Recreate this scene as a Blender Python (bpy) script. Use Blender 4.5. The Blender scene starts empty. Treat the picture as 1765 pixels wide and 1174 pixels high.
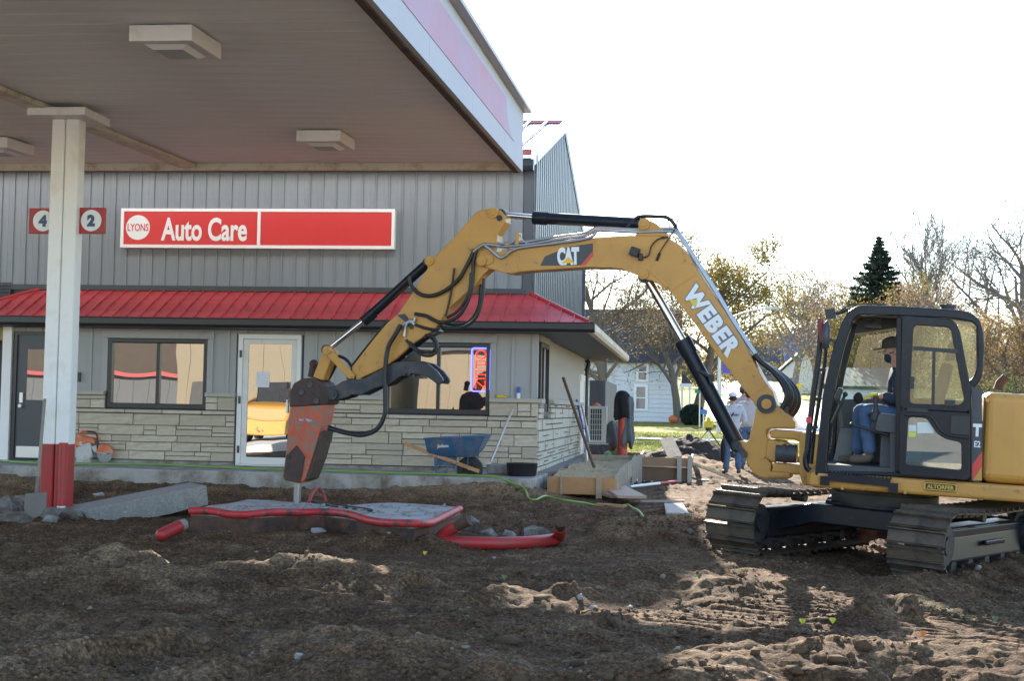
import bpy, math, random
import numpy as np
from mathutils import Vector, Matrix
random.seed(7)
rng = np.random.default_rng(7)
SC = bpy.context.scene
COL = SC.collection
V = Vector

# ------------------------------------------------------------------ camera
F = 2500.0; CX, CY = 882.5, 587.0            # focal length and centre in photograph pixels (1765 x 1174)
YAW = math.atan(307 / F); PIT = math.atan(118 / F); ROLL = 0.0195
CAM = np.array([0, 0, 1.5])
_c, _s = math.cos(YAW), math.sin(YAW)
FW0 = np.array([-_s, _c, 0.0]); RT0 = np.array([_c, _s, 0.0]); UP0 = np.array([0, 0, 1.0])
FW = math.cos(PIT) * FW0 + math.sin(PIT) * UP0
_u1 = -math.sin(PIT) * FW0 + math.cos(PIT) * UP0
RT = math.cos(ROLL) * RT0 + math.sin(ROLL) * _u1
UPV = -math.sin(ROLL) * RT0 + math.cos(ROLL) * _u1
cam_d = bpy.data.cameras.new('camera'); cam = bpy.data.objects.new('camera', cam_d); COL.objects.link(cam)
cam.matrix_world = Matrix(((RT[0], UPV[0], -FW[0], CAM[0]), (RT[1], UPV[1], -FW[1], CAM[1]),
                           (RT[2], UPV[2], -FW[2], CAM[2]), (0, 0, 0, 1)))
cam_d.sensor_width = 36.0; cam_d.lens = F / 1765 * 36.0
cam_d.clip_start = 0.1; cam_d.clip_end = 2500
SC.camera = cam

# ------------------------------------------------------------------ sky and sun
SUN_EL, SUN_AZ = math.radians(24.0), math.radians(-10.5)     # azimuth from +Y towards +X
world = bpy.data.worlds.new('World'); SC.world = world; world.use_nodes = True
wn = world.node_tree; bg = wn.nodes['Background']
sky = wn.nodes.new('ShaderNodeTexSky'); sky.sky_type = 'NISHITA'; sky.sun_disc = False
sky.sun_elevation = SUN_EL; sky.sun_rotation = SUN_AZ
sky.altitude = 200; sky.air_density = 1.0; sky.dust_density = 0.25; sky.ozone_density = 1.0
wn.links.new(sky.outputs[0], bg.inputs[0]); bg.inputs[1].default_value = 0.125
sd = Vector((math.sin(SUN_AZ) * math.cos(SUN_EL), math.cos(SUN_AZ) * math.cos(SUN_EL), math.sin(SUN_EL)))
sun_d = bpy.data.lights.new('sun', 'SUN'); sun_d.energy = 5.0; sun_d.angle = math.radians(0.53); sun_d.color = (1.0, 0.90, 0.76)
sun = bpy.data.objects.new('sun', sun_d); COL.objects.link(sun)
sun.rotation_euler = (-sd).to_track_quat('-Z', 'Y').to_euler(); sun.location = (0, 0, 40)
vs = SC.view_settings
vs.view_transform = 'Standard'; vs.look = 'None'; vs.exposure = 1.97; vs.gamma = 1.0
vs.use_curve_mapping = False
SC.cycles.max_bounces = 8; SC.cycles.transparent_max_bounces = 16
SC.cycles.use_denoising = True
SC.cycles.sample_clamp_indirect = 8

# ------------------------------------------------------------------ pixel helpers (points on real planes)
def ray(px, py):
    return FW + RT * ((px - CX) / F) - UPV * ((py - CY) / F)
def atY(px, py, Y):
    d = ray(px, py); return Vector(CAM + d * (Y / d[1]))
def atZ(px, py, z):
    d = ray(px, py); return Vector(CAM + d * ((z - CAM[2]) / d[2]))
def atX(px, py, x):
    d = ray(px, py); return Vector(CAM + d * (x / d[0]))
def atD(px, py, D):
    d = ray(px, py); return Vector(CAM + d * (D / d.dot(FW0)))

# ------------------------------------------------------------------ mesh builder
def basis(d):
    d = Vector(d).normalized()
    a = Vector((0, 0, 1)) if abs(d.z) < 0.9 else Vector((1, 0, 0))
    x = d.cross(a).normalized(); y = d.cross(x).normalized()
    return x, y, d

class MB:
    def __init__(s): s.v = []; s.f = []; s.sm = []; s.mi = []; s.cur = 0
    def add(s, verts, faces, smooth=False):
        b = len(s.v); s.v.extend([tuple(p) for p in verts])
        for f in faces:
            s.f.append([b + i for i in f]); s.sm.append(smooth); s.mi.append(s.cur)
        return s
    def box(s, c, d, R=None):
        c = Vector(c); hx, hy, hz = d[0] / 2, d[1] / 2, d[2] / 2; vs_ = []
        for z in (-hz, hz):
            for (x, y) in ((-hx, -hy), (hx, -hy), (hx, hy), (-hx, hy)):
                p = Vector((x, y, z)); vs_.append(c + (R @ p if R else p))
        return s.add(vs_, [(3, 2, 1, 0), (4, 5, 6, 7), (0, 1, 5, 4), (1, 2, 6, 5), (2, 3, 7, 6), (3, 0, 4, 7)])
    def bar(s, p0, p1, w, h, up=(0, 0, 1)):
        p0, p1 = Vector(p0), Vector(p1); d = (p1 - p0); L = d.length; d.normalize()
        u = Vector(up); x = d.cross(u)
        if x.length < 1e-4: x = d.cross(Vector((1, 0, 0)))
        x.normalize(); u = x.cross(d)
        R = Matrix((x, d, u)).transposed()
        return s.box((p0 + p1) / 2, (w, L, h), R)
    def prism(s, pts, o, ex, ey, ez, t0, t1):
        o, ex, ey, ez = Vector(o), Vector(ex), Vector(ey), Vector(ez); n = len(pts)
        a = sum(pts[i][0] * pts[(i + 1) % n][1] - pts[(i + 1) % n][0] * pts[i][1] for i in range(n))
        if (a > 0) != (ex.cross(ey).dot(ez) * (t1 - t0) > 0): pts = pts[::-1]
        vv = [o + ex * p[0] + ey * p[1] + ez * t0 for p in pts] + [o + ex * p[0] + ey * p[1] + ez * t1 for p in pts]
        ff = [tuple(range(n - 1, -1, -1)), tuple(range(n, 2 * n))]
        ff += [(i, (i + 1) % n, n + (i + 1) % n, n + i) for i in range(n)]
        return s.add(vv, ff)
    def ring(s, outer, inner, o, ex, ey, ez, t0, t1, cen=None):
        o, ex, ey, ez = Vector(o), Vector(ex), Vector(ey), Vector(ez)
        if cen is None: cen = (sum(p[0] for p in inner) / len(inner), sum(p[1] for p in inner) / len(inner))
        angs = sorted(set(round(math.atan2(p[1] - cen[1], p[0] - cen[0]), 5) for p in list(outer) + list(inner)))
        def hit(poly, a):
            dx, dy = math.cos(a), math.sin(a); best = None
            for i in range(len(poly)):
                x1, y1 = poly[i][0] - cen[0], poly[i][1] - cen[1]
                x2, y2 = poly[(i + 1) % len(poly)][0] - cen[0], poly[(i + 1) % len(poly)][1] - cen[1]
                den = dx * (y2 - y1) - dy * (x2 - x1)
                if abs(den) < 1e-12: continue
                t = (x1 * (y2 - y1) - y1 * (x2 - x1)) / den; u = (x1 * dy - y1 * dx) / den
                if t > 0 and -1e-4 <= u <= 1 + 1e-4: best = t if best is None else max(best, t)
            best = best or 0.001
            return (cen[0] + dx * best, cen[1] + dy * best)
        A = [hit(outer, a) for a in angs]; B = [hit(inner, a) for a in angs]; n = len(angs)
        P = lambda q, t: o + ex * q[0] + ey * q[1] + ez * t
        vv = [P(q, t0) for q in A] + [P(q, t0) for q in B] + [P(q, t1) for q in A] + [P(q, t1) for q in B]
        ff = []
        for i in range(n):
            j = (i + 1) % n
            ff += [(i, n + i, n + j, j), (2 * n + i, 2 * n + j, 3 * n + j, 3 * n + i),
                   (i, j, 2 * n + j, 2 * n + i), (n + i, 3 * n + i, 3 * n + j, n + j)]
        if ex.cross(ey).dot(ez) * (t1 - t0) < 0: ff = [f[::-1] for f in ff]
        return s.add(vv, ff)
    def tube(s, pts, r, n=8, cap=True):
        pts = [Vector(p) for p in pts]; m = len(pts)
        rs = r if isinstance(r, (list, tuple)) else [r] * m
        x, y, d = basis(pts[1] - pts[0]); vv = []
        for i, p in enumerate(pts):
            t = (pts[min(i + 1, m - 1)] - pts[max(i - 1, 0)])
            if t.length < 1e-9: t = d.copy()
            t.normalize()
            x = (x - t * x.dot(t))
            if x.length < 1e-6: x = basis(t)[0]
            x.normalize(); y = t.cross(x)
            for k in range(n):
                a = 2 * math.pi * k / n
                vv.append(p + x * (math.cos(a) * rs[i]) + y * (math.sin(a) * rs[i]))
        ff = [(i * n + k, i * n + (k + 1) % n, (i + 1) * n + (k + 1) % n, (i + 1) * n + k) for i in range(m - 1) for k in range(n)]
        s.add(vv, ff, True)
        if cap:
            s.add(vv[:n], [tuple(range(n - 1, -1, -1))]); s.add(vv[-n:], [tuple(range(n))])
        return s
    def cyl(s, p0, p1, r0, r1=None, n=16): return s.tube([p0, p1], [r0, r0 if r1 is None else r1], n)
    def lathe(s, prof, o, axis=(0, 0, 1), n=20):
        x, y, d = basis(axis); o = Vector(o); vv = []
        for (r, z) in prof:
            for k in range(n):
                a = 2 * math.pi * k / n; vv.append(o + d * z + x * (r * math.cos(a)) + y * (r * math.sin(a)))
        m = len(prof)
        ff = [(i * n + k, (i + 1) * n + k, (i + 1) * n + (k + 1) % n, i * n + (k + 1) % n) for i in range(m - 1) for k in range(n)]
        s.add(vv, ff, True)
        s.add(vv[:n], [tuple(range(n))]); s.add(vv[-n:], [tuple(range(n - 1, -1, -1))])
        return s
    def ball(s, c, r, nu=14, nv=9, R=None):
        c = Vector(c); r = (r, r, r) if not isinstance(r, (tuple, list)) else r
        vv = []
        for i in range(nv + 1):
            th = math.pi * i / nv
            for k in range(nu):
                ph = 2 * math.pi * k / nu
                p = Vector((r[0] * math.sin(th) * math.cos(ph), r[1] * math.sin(th) * math.sin(ph), r[2] * math.cos(th)))
                vv.append(c + (R @ p if R else p))
        ff = [(i * nu + k, (i + 1) * nu + k, (i + 1) * nu + (k + 1) % nu, i * nu + (k + 1) % nu) for i in range(nv) for k in range(nu)]
        return s.add(vv, ff, True)
    def quad(s, a, b, c, d): return s.add([a, b, c, d], [(0, 1, 2, 3)])

ORI = {}
def link(o, parent=None, wo=(0, 0, 0)):
    COL.objects.link(o); wo = Vector(wo); ORI[o.name] = wo
    if parent is not None:
        o.parent = parent; o.location = wo - ORI[parent.name]
    else: o.location = wo
    return o
def mesh_of(name, mb, origin):
    me = bpy.data.meshes.new(name); O = Vector(origin)
    me.from_pydata([(p[0] - O.x, p[1] - O.y, p[2] - O.z) for p in mb.v], [], mb.f)
    me.polygons.foreach_set('use_smooth', mb.sm); me.polygons.foreach_set('material_index', mb.mi)
    me.update(); return me
def islands(mb):
    p = list(range(len(mb.v)))
    def find(i):
        while p[i] != i: p[i] = p[p[i]]; i = p[i]
        return i
    for f in mb.f:
        a = find(f[0])
        for i in f[1:]: p[find(i)] = a
    key = {}
    for i, v in enumerate(mb.v):                    # pieces that share a corner point count as one
        k = (round(v[0], 4), round(v[1], 4), round(v[2], 4))
        if k in key: p[find(i)] = find(key[k])
        else: key[k] = i
    groups = {}
    for j, f in enumerate(mb.f): groups.setdefault(find(f[0]), []).append(j)
    out = []
    for js in groups.values():
        q = MB(); m = {}
        for j in js:
            ff = []
            for i in mb.f[j]:
                if i not in m: m[i] = len(q.v); q.v.append(mb.v[i])
                ff.append(m[i])
            q.f.append(ff); q.sm.append(mb.sm[j]); q.mi.append(mb.mi[j])
        out.append(q)
    return out
def objs(name, mb, m, parent=None, **k):
    """every loose piece of the builder as an object of its own"""
    return [obj(name, q, m, parent, **k) for q in islands(mb)]
def obj(name, mb, m, parent=None, origin=None, bevel=0, seg=2, label=None):
    if origin is None:
        a = np.array(mb.v); lo, hi = a.min(0), a.max(0)
        origin = ((lo[0] + hi[0]) / 2, (lo[1] + hi[1]) / 2, lo[2])
    me = mesh_of(name, mb, origin)
    for q in (m if isinstance(m, (list, tuple)) else [m]): me.materials.append(q)
    o = bpy.data.objects.new(name, me); link(o, parent, origin)
    if bevel:
        b = o.modifiers.new('bevel', 'BEVEL'); b.width = bevel; b.segments = seg; b.limit_method = 'ANGLE'; b.angle_limit = math.radians(35)
    if label: o['label'] = label
    return o
def copy_obj(o, parent, wo, rot=None):
    c = o.copy(); COL.objects.link(c); ORI[c.name] = Vector(wo); c.parent = parent
    c.location = Vector(wo) - (ORI[parent.name] if parent else Vector((0, 0, 0)))
    if rot is not None: c.rotation_euler = rot
    return c
def tag(o, label, cat=None, group=None):
    o['label'] = label
    if cat: o['category'] = cat
    if group: o['group'] = group
    return o
def thing(name, label, cat, loc, group=None):
    o = bpy.data.objects.new(name, None); o.empty_display_size = 0.2; link(o, None, loc)
    return tag(o, label, cat, group)
def kind(o, k): o['kind'] = k; return o

def rpoly(pts, r, n=4):
    out = []; m = len(pts)
    for i in range(m):
        p = Vector(pts[i]).to_2d() if len(pts[i]) > 2 else Vector(pts[i])
        a = Vector(pts[i - 1]) - p; b = Vector(pts[(i + 1) % m]) - p
        k = min(r, a.length * .45, b.length * .45); a.normalize(); b.normalize()
        p0, p1 = p + a * k, p + b * k
        for j in range(n + 1):
            t = j / n; out.append(tuple(p0 * (1 - t) ** 2 + p * 2 * t * (1 - t) + p1 * t ** 2))
    return out
def spline(pts, n=6):
    P = [Vector(p) for p in pts]; P = [P[0] * 2 - P[1]] + P + [P[-1] * 2 - P[-2]]; out = []
    for i in range(1, len(P) - 2):
        for j in range(n):
            t = j / n
            out.append(0.5 * ((2 * P[i]) + (P[i + 1] - P[i - 1]) * t + (2 * P[i - 1] - 5 * P[i] + 4 * P[i + 1] - P[i + 2]) * t * t + (3 * P[i] - P[i - 1] - 3 * P[i + 1] + P[i + 2]) * t ** 3))
    out.append(P[-2]); return out

def text(name, body, size, o, ex, ey, m, parent, bold=0.0, xs=1.0, depth=0.002, align='LEFT', spacing=1.0):
    cu = bpy.data.curves.new(name, 'FONT'); cu.body = body; cu.size = size; cu.offset = bold; cu.extrude = depth
    cu.align_x = align; cu.space_character = spacing; cu.resolution_u = 4
    t = bpy.data.objects.new('text_tmp', cu); COL.objects.link(t)
    dg = bpy.context.evaluated_depsgraph_get(); dg.update()
    me = bpy.data.meshes.new_from_object(t.evaluated_get(dg)); bpy.data.objects.remove(t); bpy.data.curves.remove(cu)
    ex = Vector(ex).normalized(); ey = Vector(ey).normalized(); ez = ex.cross(ey)
    M = Matrix((ex * xs, ey, ez)).transposed()
    me.transform(M.to_4x4()); me.materials.clear(); me.materials.append(m)
    ob = bpy.data.objects.new(name, me); link(ob, parent, o); return ob

# ------------------------------------------------------------------ noise
def _hash(ix, iy, seed):
    h = (ix.astype(np.int64) * 374761393 + iy.astype(np.int64) * 668265263 + seed * 974711) & 0xffffffff
    h = ((h ^ (h >> 13)) * 1274126177) & 0xffffffff
    h = ((h ^ (h >> 16)) * 2246822519) & 0xffffffff
    return ((h ^ (h >> 15)) & 0xffff) / 65535.0
def vnoise(x, y, seed=0):
    ix, iy = np.floor(x), np.floor(y); fx, fy = x - ix, y - iy
    fx = fx * fx * fx * (fx * (fx * 6 - 15) + 10); fy = fy * fy * fy * (fy * (fy * 6 - 15) + 10)
    a, b = _hash(ix, iy, seed), _hash(ix + 1, iy, seed); c, d = _hash(ix, iy + 1, seed), _hash(ix + 1, iy + 1, seed)
    return (a + (b - a) * fx + (c - a) * fy + (a - b - c + d) * fx * fy) * 2 - 1
def fbm(x, y, octs, seed=0, lac=2.03, gain=0.5):
    r = 0; a = 1.0
    for i in range(octs):
        r = r + a * vnoise(x, y, seed + i * 17); x = x * lac + 3.1; y = y * lac + 1.7; a *= gain
    return r

# ------------------------------------------------------------------ materials
def mat(name, col, rough=0.6, metal=0.0, var=0.15, vs=4.0, dirt=None, ds=3.0, da=0.5, bump=0.0, bs=40.0, spec=0.5,
        rnd=0.0, coat=0.0, emit=None, stretch=None, dsoft=0.12, scuff=None):
    m = bpy.data.materials.new(name); m.use_nodes = True; nt = m.node_tree; N, L = nt.nodes, nt.links
    p = N['Principled BSDF']; p.inputs['Roughness'].default_value = rough; p.inputs['Metallic'].default_value = metal
    p.inputs['Specular IOR Level'].default_value = spec
    if coat: p.inputs['Coat Weight'].default_value = coat; p.inputs['Coat Roughness'].default_value = 0.12
    tc = N.new('ShaderNodeTexCoord'); src = tc.outputs['Object']
    if stretch:
        mp = N.new('ShaderNodeMapping'); mp.inputs['Scale'].default_value = stretch; L.new(src, mp.inputs[0]); src = mp.outputs[0]
    def noise(sc, det=5, rg=0.6):
        n = N.new('ShaderNodeTexNoise'); n.inputs['Scale'].default_value = sc; n.inputs['Detail'].default_value = det
        n.inputs['Roughness'].default_value = rg; L.new(src, n.inputs['Vector']); return n.outputs['Fac']
    def mixc(fac, a, b, bt='MIX'):
        x = N.new('ShaderNodeMix'); x.data_type = 'RGBA'; x.blend_type = bt
        for sock, val in ((x.inputs[0], fac), (x.inputs[6], a), (x.inputs[7], b)):
            if hasattr(val, 'is_output'): L.new(val, sock)
            elif isinstance(val, (int, float)): sock.default_value = val
            else: sock.default_value = (*val, 1)
        return x.outputs[2]
    c = mixc(noise(vs), tuple(v * (1 - var) for v in col), tuple(min(1, v * (1 + var)) for v in col))
    if rnd:
        oi = N.new('ShaderNodeObjectInfo')
        mr = N.new('ShaderNodeMapRange'); mr.inputs[3].default_value = 1 - rnd; mr.inputs[4].default_value = 1 + rnd
        L.new(oi.outputs['Random'], mr.inputs[0])
        hs = N.new('ShaderNodeHueSaturation'); L.new(mr.outputs[0], hs.inputs['Value']); L.new(c, hs.inputs['Color']); c = hs.outputs[0]
    if dirt is not None:
        mr = N.new('ShaderNodeMapRange'); mr.inputs[1].default_value = 1 - da - dsoft + .0; mr.inputs[2].default_value = 1 - da + dsoft
        L.new(noise(ds, 8, 0.68), mr.inputs[0]); c = mixc(mr.outputs[0], c, dirt)
    if scuff is not None:                       # small chips and smears: colour, scale, amount
        mr2 = N.new('ShaderNodeMapRange'); mr2.inputs[1].default_value = 1 - scuff[2] - .03; mr2.inputs[2].default_value = 1 - scuff[2] + .03
        L.new(noise(scuff[1], 6, 0.75), mr2.inputs[0]); mm = N.new('ShaderNodeMath'); mm.operation = 'MULTIPLY'; mm.inputs[1].default_value = .8; L.new(mr2.outputs[0], mm.inputs[0]); c = mixc(mm.outputs[0], c, scuff[0])
        rr = N.new('ShaderNodeMapRange'); rr.inputs[3].default_value = rough; rr.inputs[4].default_value = min(1, rough + .3); L.new(mr2.outputs[0], rr.inputs[0]); L.new(rr.outputs[0], p.inputs['Roughness'])
    L.new(c, p.inputs['Base Color'])
    if bump:
        b = N.new('ShaderNodeBump'); b.inputs['Strength'].default_value = min(1, bump); b.inputs['Distance'].default_value = 0.02
        L.new(noise(bs, 6, 0.65), b.inputs['Height']); L.new(b.outputs[0], p.inputs['Normal'])
    if emit: p.inputs['Emission Color'].default_value = (*emit[0], 1); p.inputs['Emission Strength'].default_value = emit[1]
    return m
def glass_mat(name, tint, gloss, rough=0.0, wave=0.0, dark=None, wscale=1.2):
    """a pane: part mirror, part see-through (or dark backing)"""
    m = bpy.data.materials.new(name); m.use_nodes = True; nt = m.node_tree; N, L = nt.nodes, nt.links
    N.remove(N['Principled BSDF']); out = N['Material Output']
    g = N.new('ShaderNodeBsdfGlossy'); g.inputs['Roughness'].default_value = rough; g.inputs['Color'].default_value = (.95, .95, .95, 1)
    if dark: t = N.new('ShaderNodeBsdfDiffuse'); t.inputs['Color'].default_value = (*dark, 1)
    else: t = N.new('ShaderNodeBsdfTransparent'); t.inputs['Color'].default_value = (*tint, 1)
    mx = N.new('ShaderNodeMixShader'); mx.inputs[0].default_value = gloss
    L.new(t.outputs[0], mx.inputs[1]); L.new(g.outputs[0], mx.inputs[2]); L.new(mx.outputs[0], out.inputs[0])
    if wave:
        tc = N.new('ShaderNodeTexCoord'); n = N.new('ShaderNodeTexNoise'); n.inputs['Scale'].default_value = wscale; n.inputs['Detail'].default_value = 1
        b = N.new('ShaderNodeBump'); b.inputs['Strength'].default_value = 1; b.inputs['Distance'].default_value = wave
        L.new(tc.outputs['Object'], n.inputs['Vector']); L.new(n.outputs[0], b.inputs['Height']); L.new(b.outputs[0], g.inputs['Normal'])
    return m

SOIL = (0.075, 0.055, 0.038)
M_conc = mat('concrete', (.30, .29, .27), .85, var=.2, vs=6, dirt=(.16, .13, .10), ds=4, da=.45, bump=.5, bs=60)
M_conc_lt = mat('pale concrete', (.36, .35, .335), .85, var=.18, vs=5, dirt=(.20, .17, .14), ds=3, da=.46, bump=.4, bs=70)
M_rock = mat('broken concrete', (.26, .24, .215), .9, var=.3, vs=9, dirt=(.10, .075, .055), ds=6, da=.52, bump=.9, bs=30, rnd=.25)
M_stone = mat('limestone veneer', (.55, .50, .405), .85, var=.16, vs=5, dirt=(.42, .345, .24), ds=7, da=.45, bump=.45, bs=45, rnd=.17, stretch=(.6, 1, 2.4))
M_mortar = mat('dark mortar', (.10, .09, .08), .95, var=.2)
M_cap = mat('stone cap', (.42, .40, .345), .85, var=.15, bump=.3)
M_grey_pan = mat('grey steel siding', (.195, .23, .265), .42, .0, var=.06, vs=1.2, rnd=.05, spec=.5, dirt=(.17, .175, .18), ds=1.5, da=.36)
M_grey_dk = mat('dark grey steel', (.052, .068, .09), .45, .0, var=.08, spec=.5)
M_grey_trim = mat('charcoal trim', (.04, .047, .058), .45, var=.08)
M_black_trim = mat('black gutter', (.018, .019, .022), .35, var=.1)
M_lt_siding = mat('pale grey siding', (.36, .365, .37), .6, var=.06, vs=2, rnd=.04, dirt=(.27, .27, .265), ds=2, da=.35)
M_red_roof = mat('red steel roof', (.58, .07, .075), .36, .0, var=.07, vs=2, rnd=.06, spec=.5, dirt=(.33, .035, .035), ds=3, da=.38)
M_red_cap = mat('red ridge cap', (.38, .03, .035), .4, var=.05)
M_white = mat('white paint', (.72, .71, .68), .5, var=.06, vs=2, dirt=(.5, .46, .38), ds=2.5, da=.36)
M_post = mat('post white', (.78, .775, .755), .5, var=.04, vs=2, dirt=(.62, .58, .50), ds=2.0, da=.36)
M_white_cl = mat('clean white', (.78, .78, .78), .45, var=.03)
M_cream = mat('stained cream paint', (.60, .56, .44), .55, var=.12, vs=2, dirt=(.32, .22, .12), ds=4, da=.40)
M_soffit = mat('canopy soffit', (.80, .80, .78), .6, var=.04, vs=1.5, rnd=.015, dirt=(.68, .67, .64), ds=1.6, da=.44, stretch=(.25, 1.6, 1))
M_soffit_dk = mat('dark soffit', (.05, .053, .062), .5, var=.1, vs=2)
M_rust = mat('rusted steel', (.11, .052, .032), .85, var=.4, vs=5, dirt=(.035, .025, .02), ds=4, da=.5, bump=.6, bs=30, scuff=((.20, .10, .05), 12, .37))
M_red_paint = mat('red paint', (.40, .022, .022), .45, var=.1, vs=3, dirt=(.24, .045, .035), ds=7, da=.43, scuff=((.16, .09, .07), 13, .345))
M_red_edge = mat('chipped red paint', (.46, .025, .03), .5, var=.2, vs=6, dirt=(.07, .04, .035), ds=8, da=.44, dsoft=.03, scuff=((.30, .25, .22), 16, .36))
M_sign_red = mat('sign red', (.60, .045, .05), .22, var=.03, coat=.6)
M_sign_white = mat('sign white', (.72, .74, .76), .4, var=.02)
M_fascia = mat('dull white fascia', (.50, .53, .60), .75, var=.04, vs=.6, spec=.15)
M_sign_navy = mat('sign navy', (.05, .075, .16), .5, var=.03)
M_alu = mat('aluminium', (.62, .61, .58), .35, .6, var=.08)
M_glass_win = glass_mat('reflective window glass', (1, 1, 1), .42, .0, .004, (.012, .013, .014), .9)
M_glass_cab = glass_mat('cab glass', (.90, .96, .93), .07)
M_glass_door = glass_mat('tinted cab glass', (.72, .80, .74), .10)
M_yel = mat('machine yellow', (.52, .262, .048), .42, .0, var=.08, vs=3, dirt=(.40, .205, .05), ds=2.2, da=.46, spec=.5, bump=.04, bs=12, dsoft=.2, scuff=((.13, .085, .045), 9, .355))
M_yel_worn = mat('worn machine yellow', (.50, .25, .05), .5, .0, var=.12, vs=4, dirt=(.05, .038, .025), ds=5, da=.40, dsoft=.05, bump=.1)
M_blk = mat('machine black', (.009, .012, .019), .32, .0, var=.2, vs=4, dirt=(.022, .021, .022), ds=5, da=.36, spec=.28, scuff=((.06, .05, .042), 8, .34))
M_blk_sat = mat('satin black', (.02, .021, .023), .5, var=.15)
M_dkgrey = mat('cab grey plastic', (.05, .052, .058), .55, var=.12)
M_hose = mat('rubber hose', (.014, .014, .015), .5, var=.2)
M_chrome = mat('chrome rod', (.75, .75, .76), .12, 1.0, var=.02)
M_pipe = mat('zinc pipe', (.38, .40, .43), .35, .8, var=.1)
M_track = mat('muddy track steel', (.055, .05, .046), .5, .3, var=.3, vs=6, dirt=(.10, .08, .062), ds=5, da=.55, bump=.5, bs=25)
M_thumb = mat('worn thumb steel', (.03, .035, .046), .45, .3, var=.3, vs=6, dirt=(.09, .075, .065), ds=5, da=.42, bump=.2)
M_orange_rust = mat('scraped orange paint', (.46, .095, .045), .65, .0, var=.3, vs=8, dirt=(.23, .15, .11), ds=7.5, da=.47, dsoft=.06, bump=.4, bs=20)
M_brk_dark = mat('oily breaker steel', (.085, .045, .034), .65, .1, var=.4, vs=6, dirt=(.03, .024, .022), ds=5, da=.5, bump=.4, bs=25)
M_wood = mat('weathered plank', (.40, .32, .22), .8, var=.25, vs=5, dirt=(.22, .18, .13), ds=4, da=.42, stretch=(1, 1, 1), bump=.2)
M_wood_or = mat('fresh form board', (.46, .25, .11), .75, var=.2, vs=5, dirt=(.28, .17, .09), ds=5, da=.4, bump=.15)
M_wood_pl = mat('pale board', (.38, .355, .31), .8, var=.12, vs=5, dirt=(.38, .35, .31), ds=5, da=.4)
M_wood_dk = mat('dark wood handle', (.16, .09, .05), .6, var=.3, vs=9)
M_barrow = mat('wheelbarrow blue', (.035, .105, .22), .42, var=.15, vs=4, dirt=(.16, .15, .14), ds=5, da=.40)
M_rubber = mat('tyre rubber', (.02, .02, .02), .8, var=.2, dirt=(.07, .065, .06), ds=6, da=.45)
M_hose_gr = mat('green hose', (.19, .36, .06), .45, var=.1)
M_orange = mat('tool orange', (.62, .13, .03), .5, var=.1, dirt=(.45, .35, .28), ds=9, da=.42)
M_grey_lt = mat('light grey plastic', (.50, .50, .48), .5, var=.1, dirt=(.32, .30, .27), ds=6, da=.4)
M_denim = mat('blue denim', (.065, .115, .215), .85, var=.3, vs=9, bump=.5, bs=14)
M_denim_dk = mat('dark denim', (.035, .065, .13), .85, var=.3, vs=9, bump=.5, bs=14)
M_hood = mat('heather grey fleece', (.46, .47, .51), .95, var=.12, vs=10, bump=.6, bs=10)
M_hood2 = mat('warm grey fleece', (.40, .39, .40), .95, var=.12, vs=10, bump=.6, bs=10)
M_skin = mat('skin', (.48, .25, .17), .55, var=.1, vs=12)
M_hair = mat('hair', (.035, .025, .02), .7, var=.2)
M_boot = mat('work boot', (.10, .075, .055), .8, var=.25, vs=12)
M_navy = mat('navy jacket', (.02, .03, .055), .85, var=.2, vs=8, bump=.5, bs=12)
M_blackcloth = mat('black cloth', (.012, .012, .014), .9, var=.3, vs=8, bump=.8, bs=9)
M_greycloth = mat('grey cloth', (.13, .14, .155), .9, var=.2, vs=8, bump=.8, bs=9)
M_capw = mat('cap white', (.70, .70, .70), .8, var=.05)
M_capd = mat('cap camo brown', (.055, .046, .033), .85, var=.4, vs=18)
M_gloveY = mat('glove yellow', (.62, .46, .03), .7, var=.1)
M_blue = mat('blue plastic', (.03, .09, .42), .45, var=.1)
# ------------------------------------------------------------------ terrain
def smooth(a, b, x):
    t = np.clip((x - a) / (b - a), 0, 1); return t * t * (3 - 2 * t)
def R_(h, near, far, *pts):      # ridge: crest picked out at photograph points on the level of its own crest
    return (h, near, far, [tuple(atZ(px, py, z))[:2] for px, py, z in pts])
RIDGES = [
    R_(.16, .75, .35, (-160, 985, .3), (30, 966, .3), (130, 966, .2), (170, 985, .1)),
    R_(.19, .70, .30, (235, 985, .15), (310, 970, .28), (420, 957, .3), (520, 952, .32), (600, 955, .32), (690, 967, .28), (770, 992, .18)),
    R_(.09, .3, .3, (520, 962, .3), (575, 950, .32), (640, 956, .3)),
    R_(.27, .7, .6, (985, 925, .24), (1020, 905, .3), (1100, 888, .32), (1180, 886, .3), (1225, 905, .2)),
    R_(.13, .5, .9, (985, 1008, .12), (1050, 995, .14), (1130, 988, .14), (1210, 998, .12), (1330, 1015, .1)),
    R_(.20, .28, .28, (1490, 1050, .12), (1540, 1022, .2), (1600, 1050, .12)),
    R_(.17, .7, .6, (1130, 1160, .15), (1250, 1122, .2), (1400, 1108, .22), (1560, 1112, .22), (1800, 1122, .24)),
    R_(.20, .6, .6, (-40, 1165, .12), (130, 1130, .18), (280, 1104, .2), (420, 1096, .2), (560, 1110, .18), (700, 1150, .1)),
    R_(.08, .4, .4, (700, 1070, .05), (850, 1085, .08), (1000, 1075, .08)),
    R_(.16, .45, .6, (-30, 820, .35), (60, 830, .33)),
    R_(.12, .5, .5, (170, 845, .3), (330, 842, .3), (480, 845, .28), (640, 852, .25), (800, 852, .25), (900, 850, .25)),
    R_(.16, .35, .4, (1560, 1000, .05), (1660, 975, .08), (1790, 950, .1)),
    R_(.40, 1.8, 1.8, (1150, 790, .45), (1190, 784, .5), (1235, 790, .4)),
]
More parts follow.
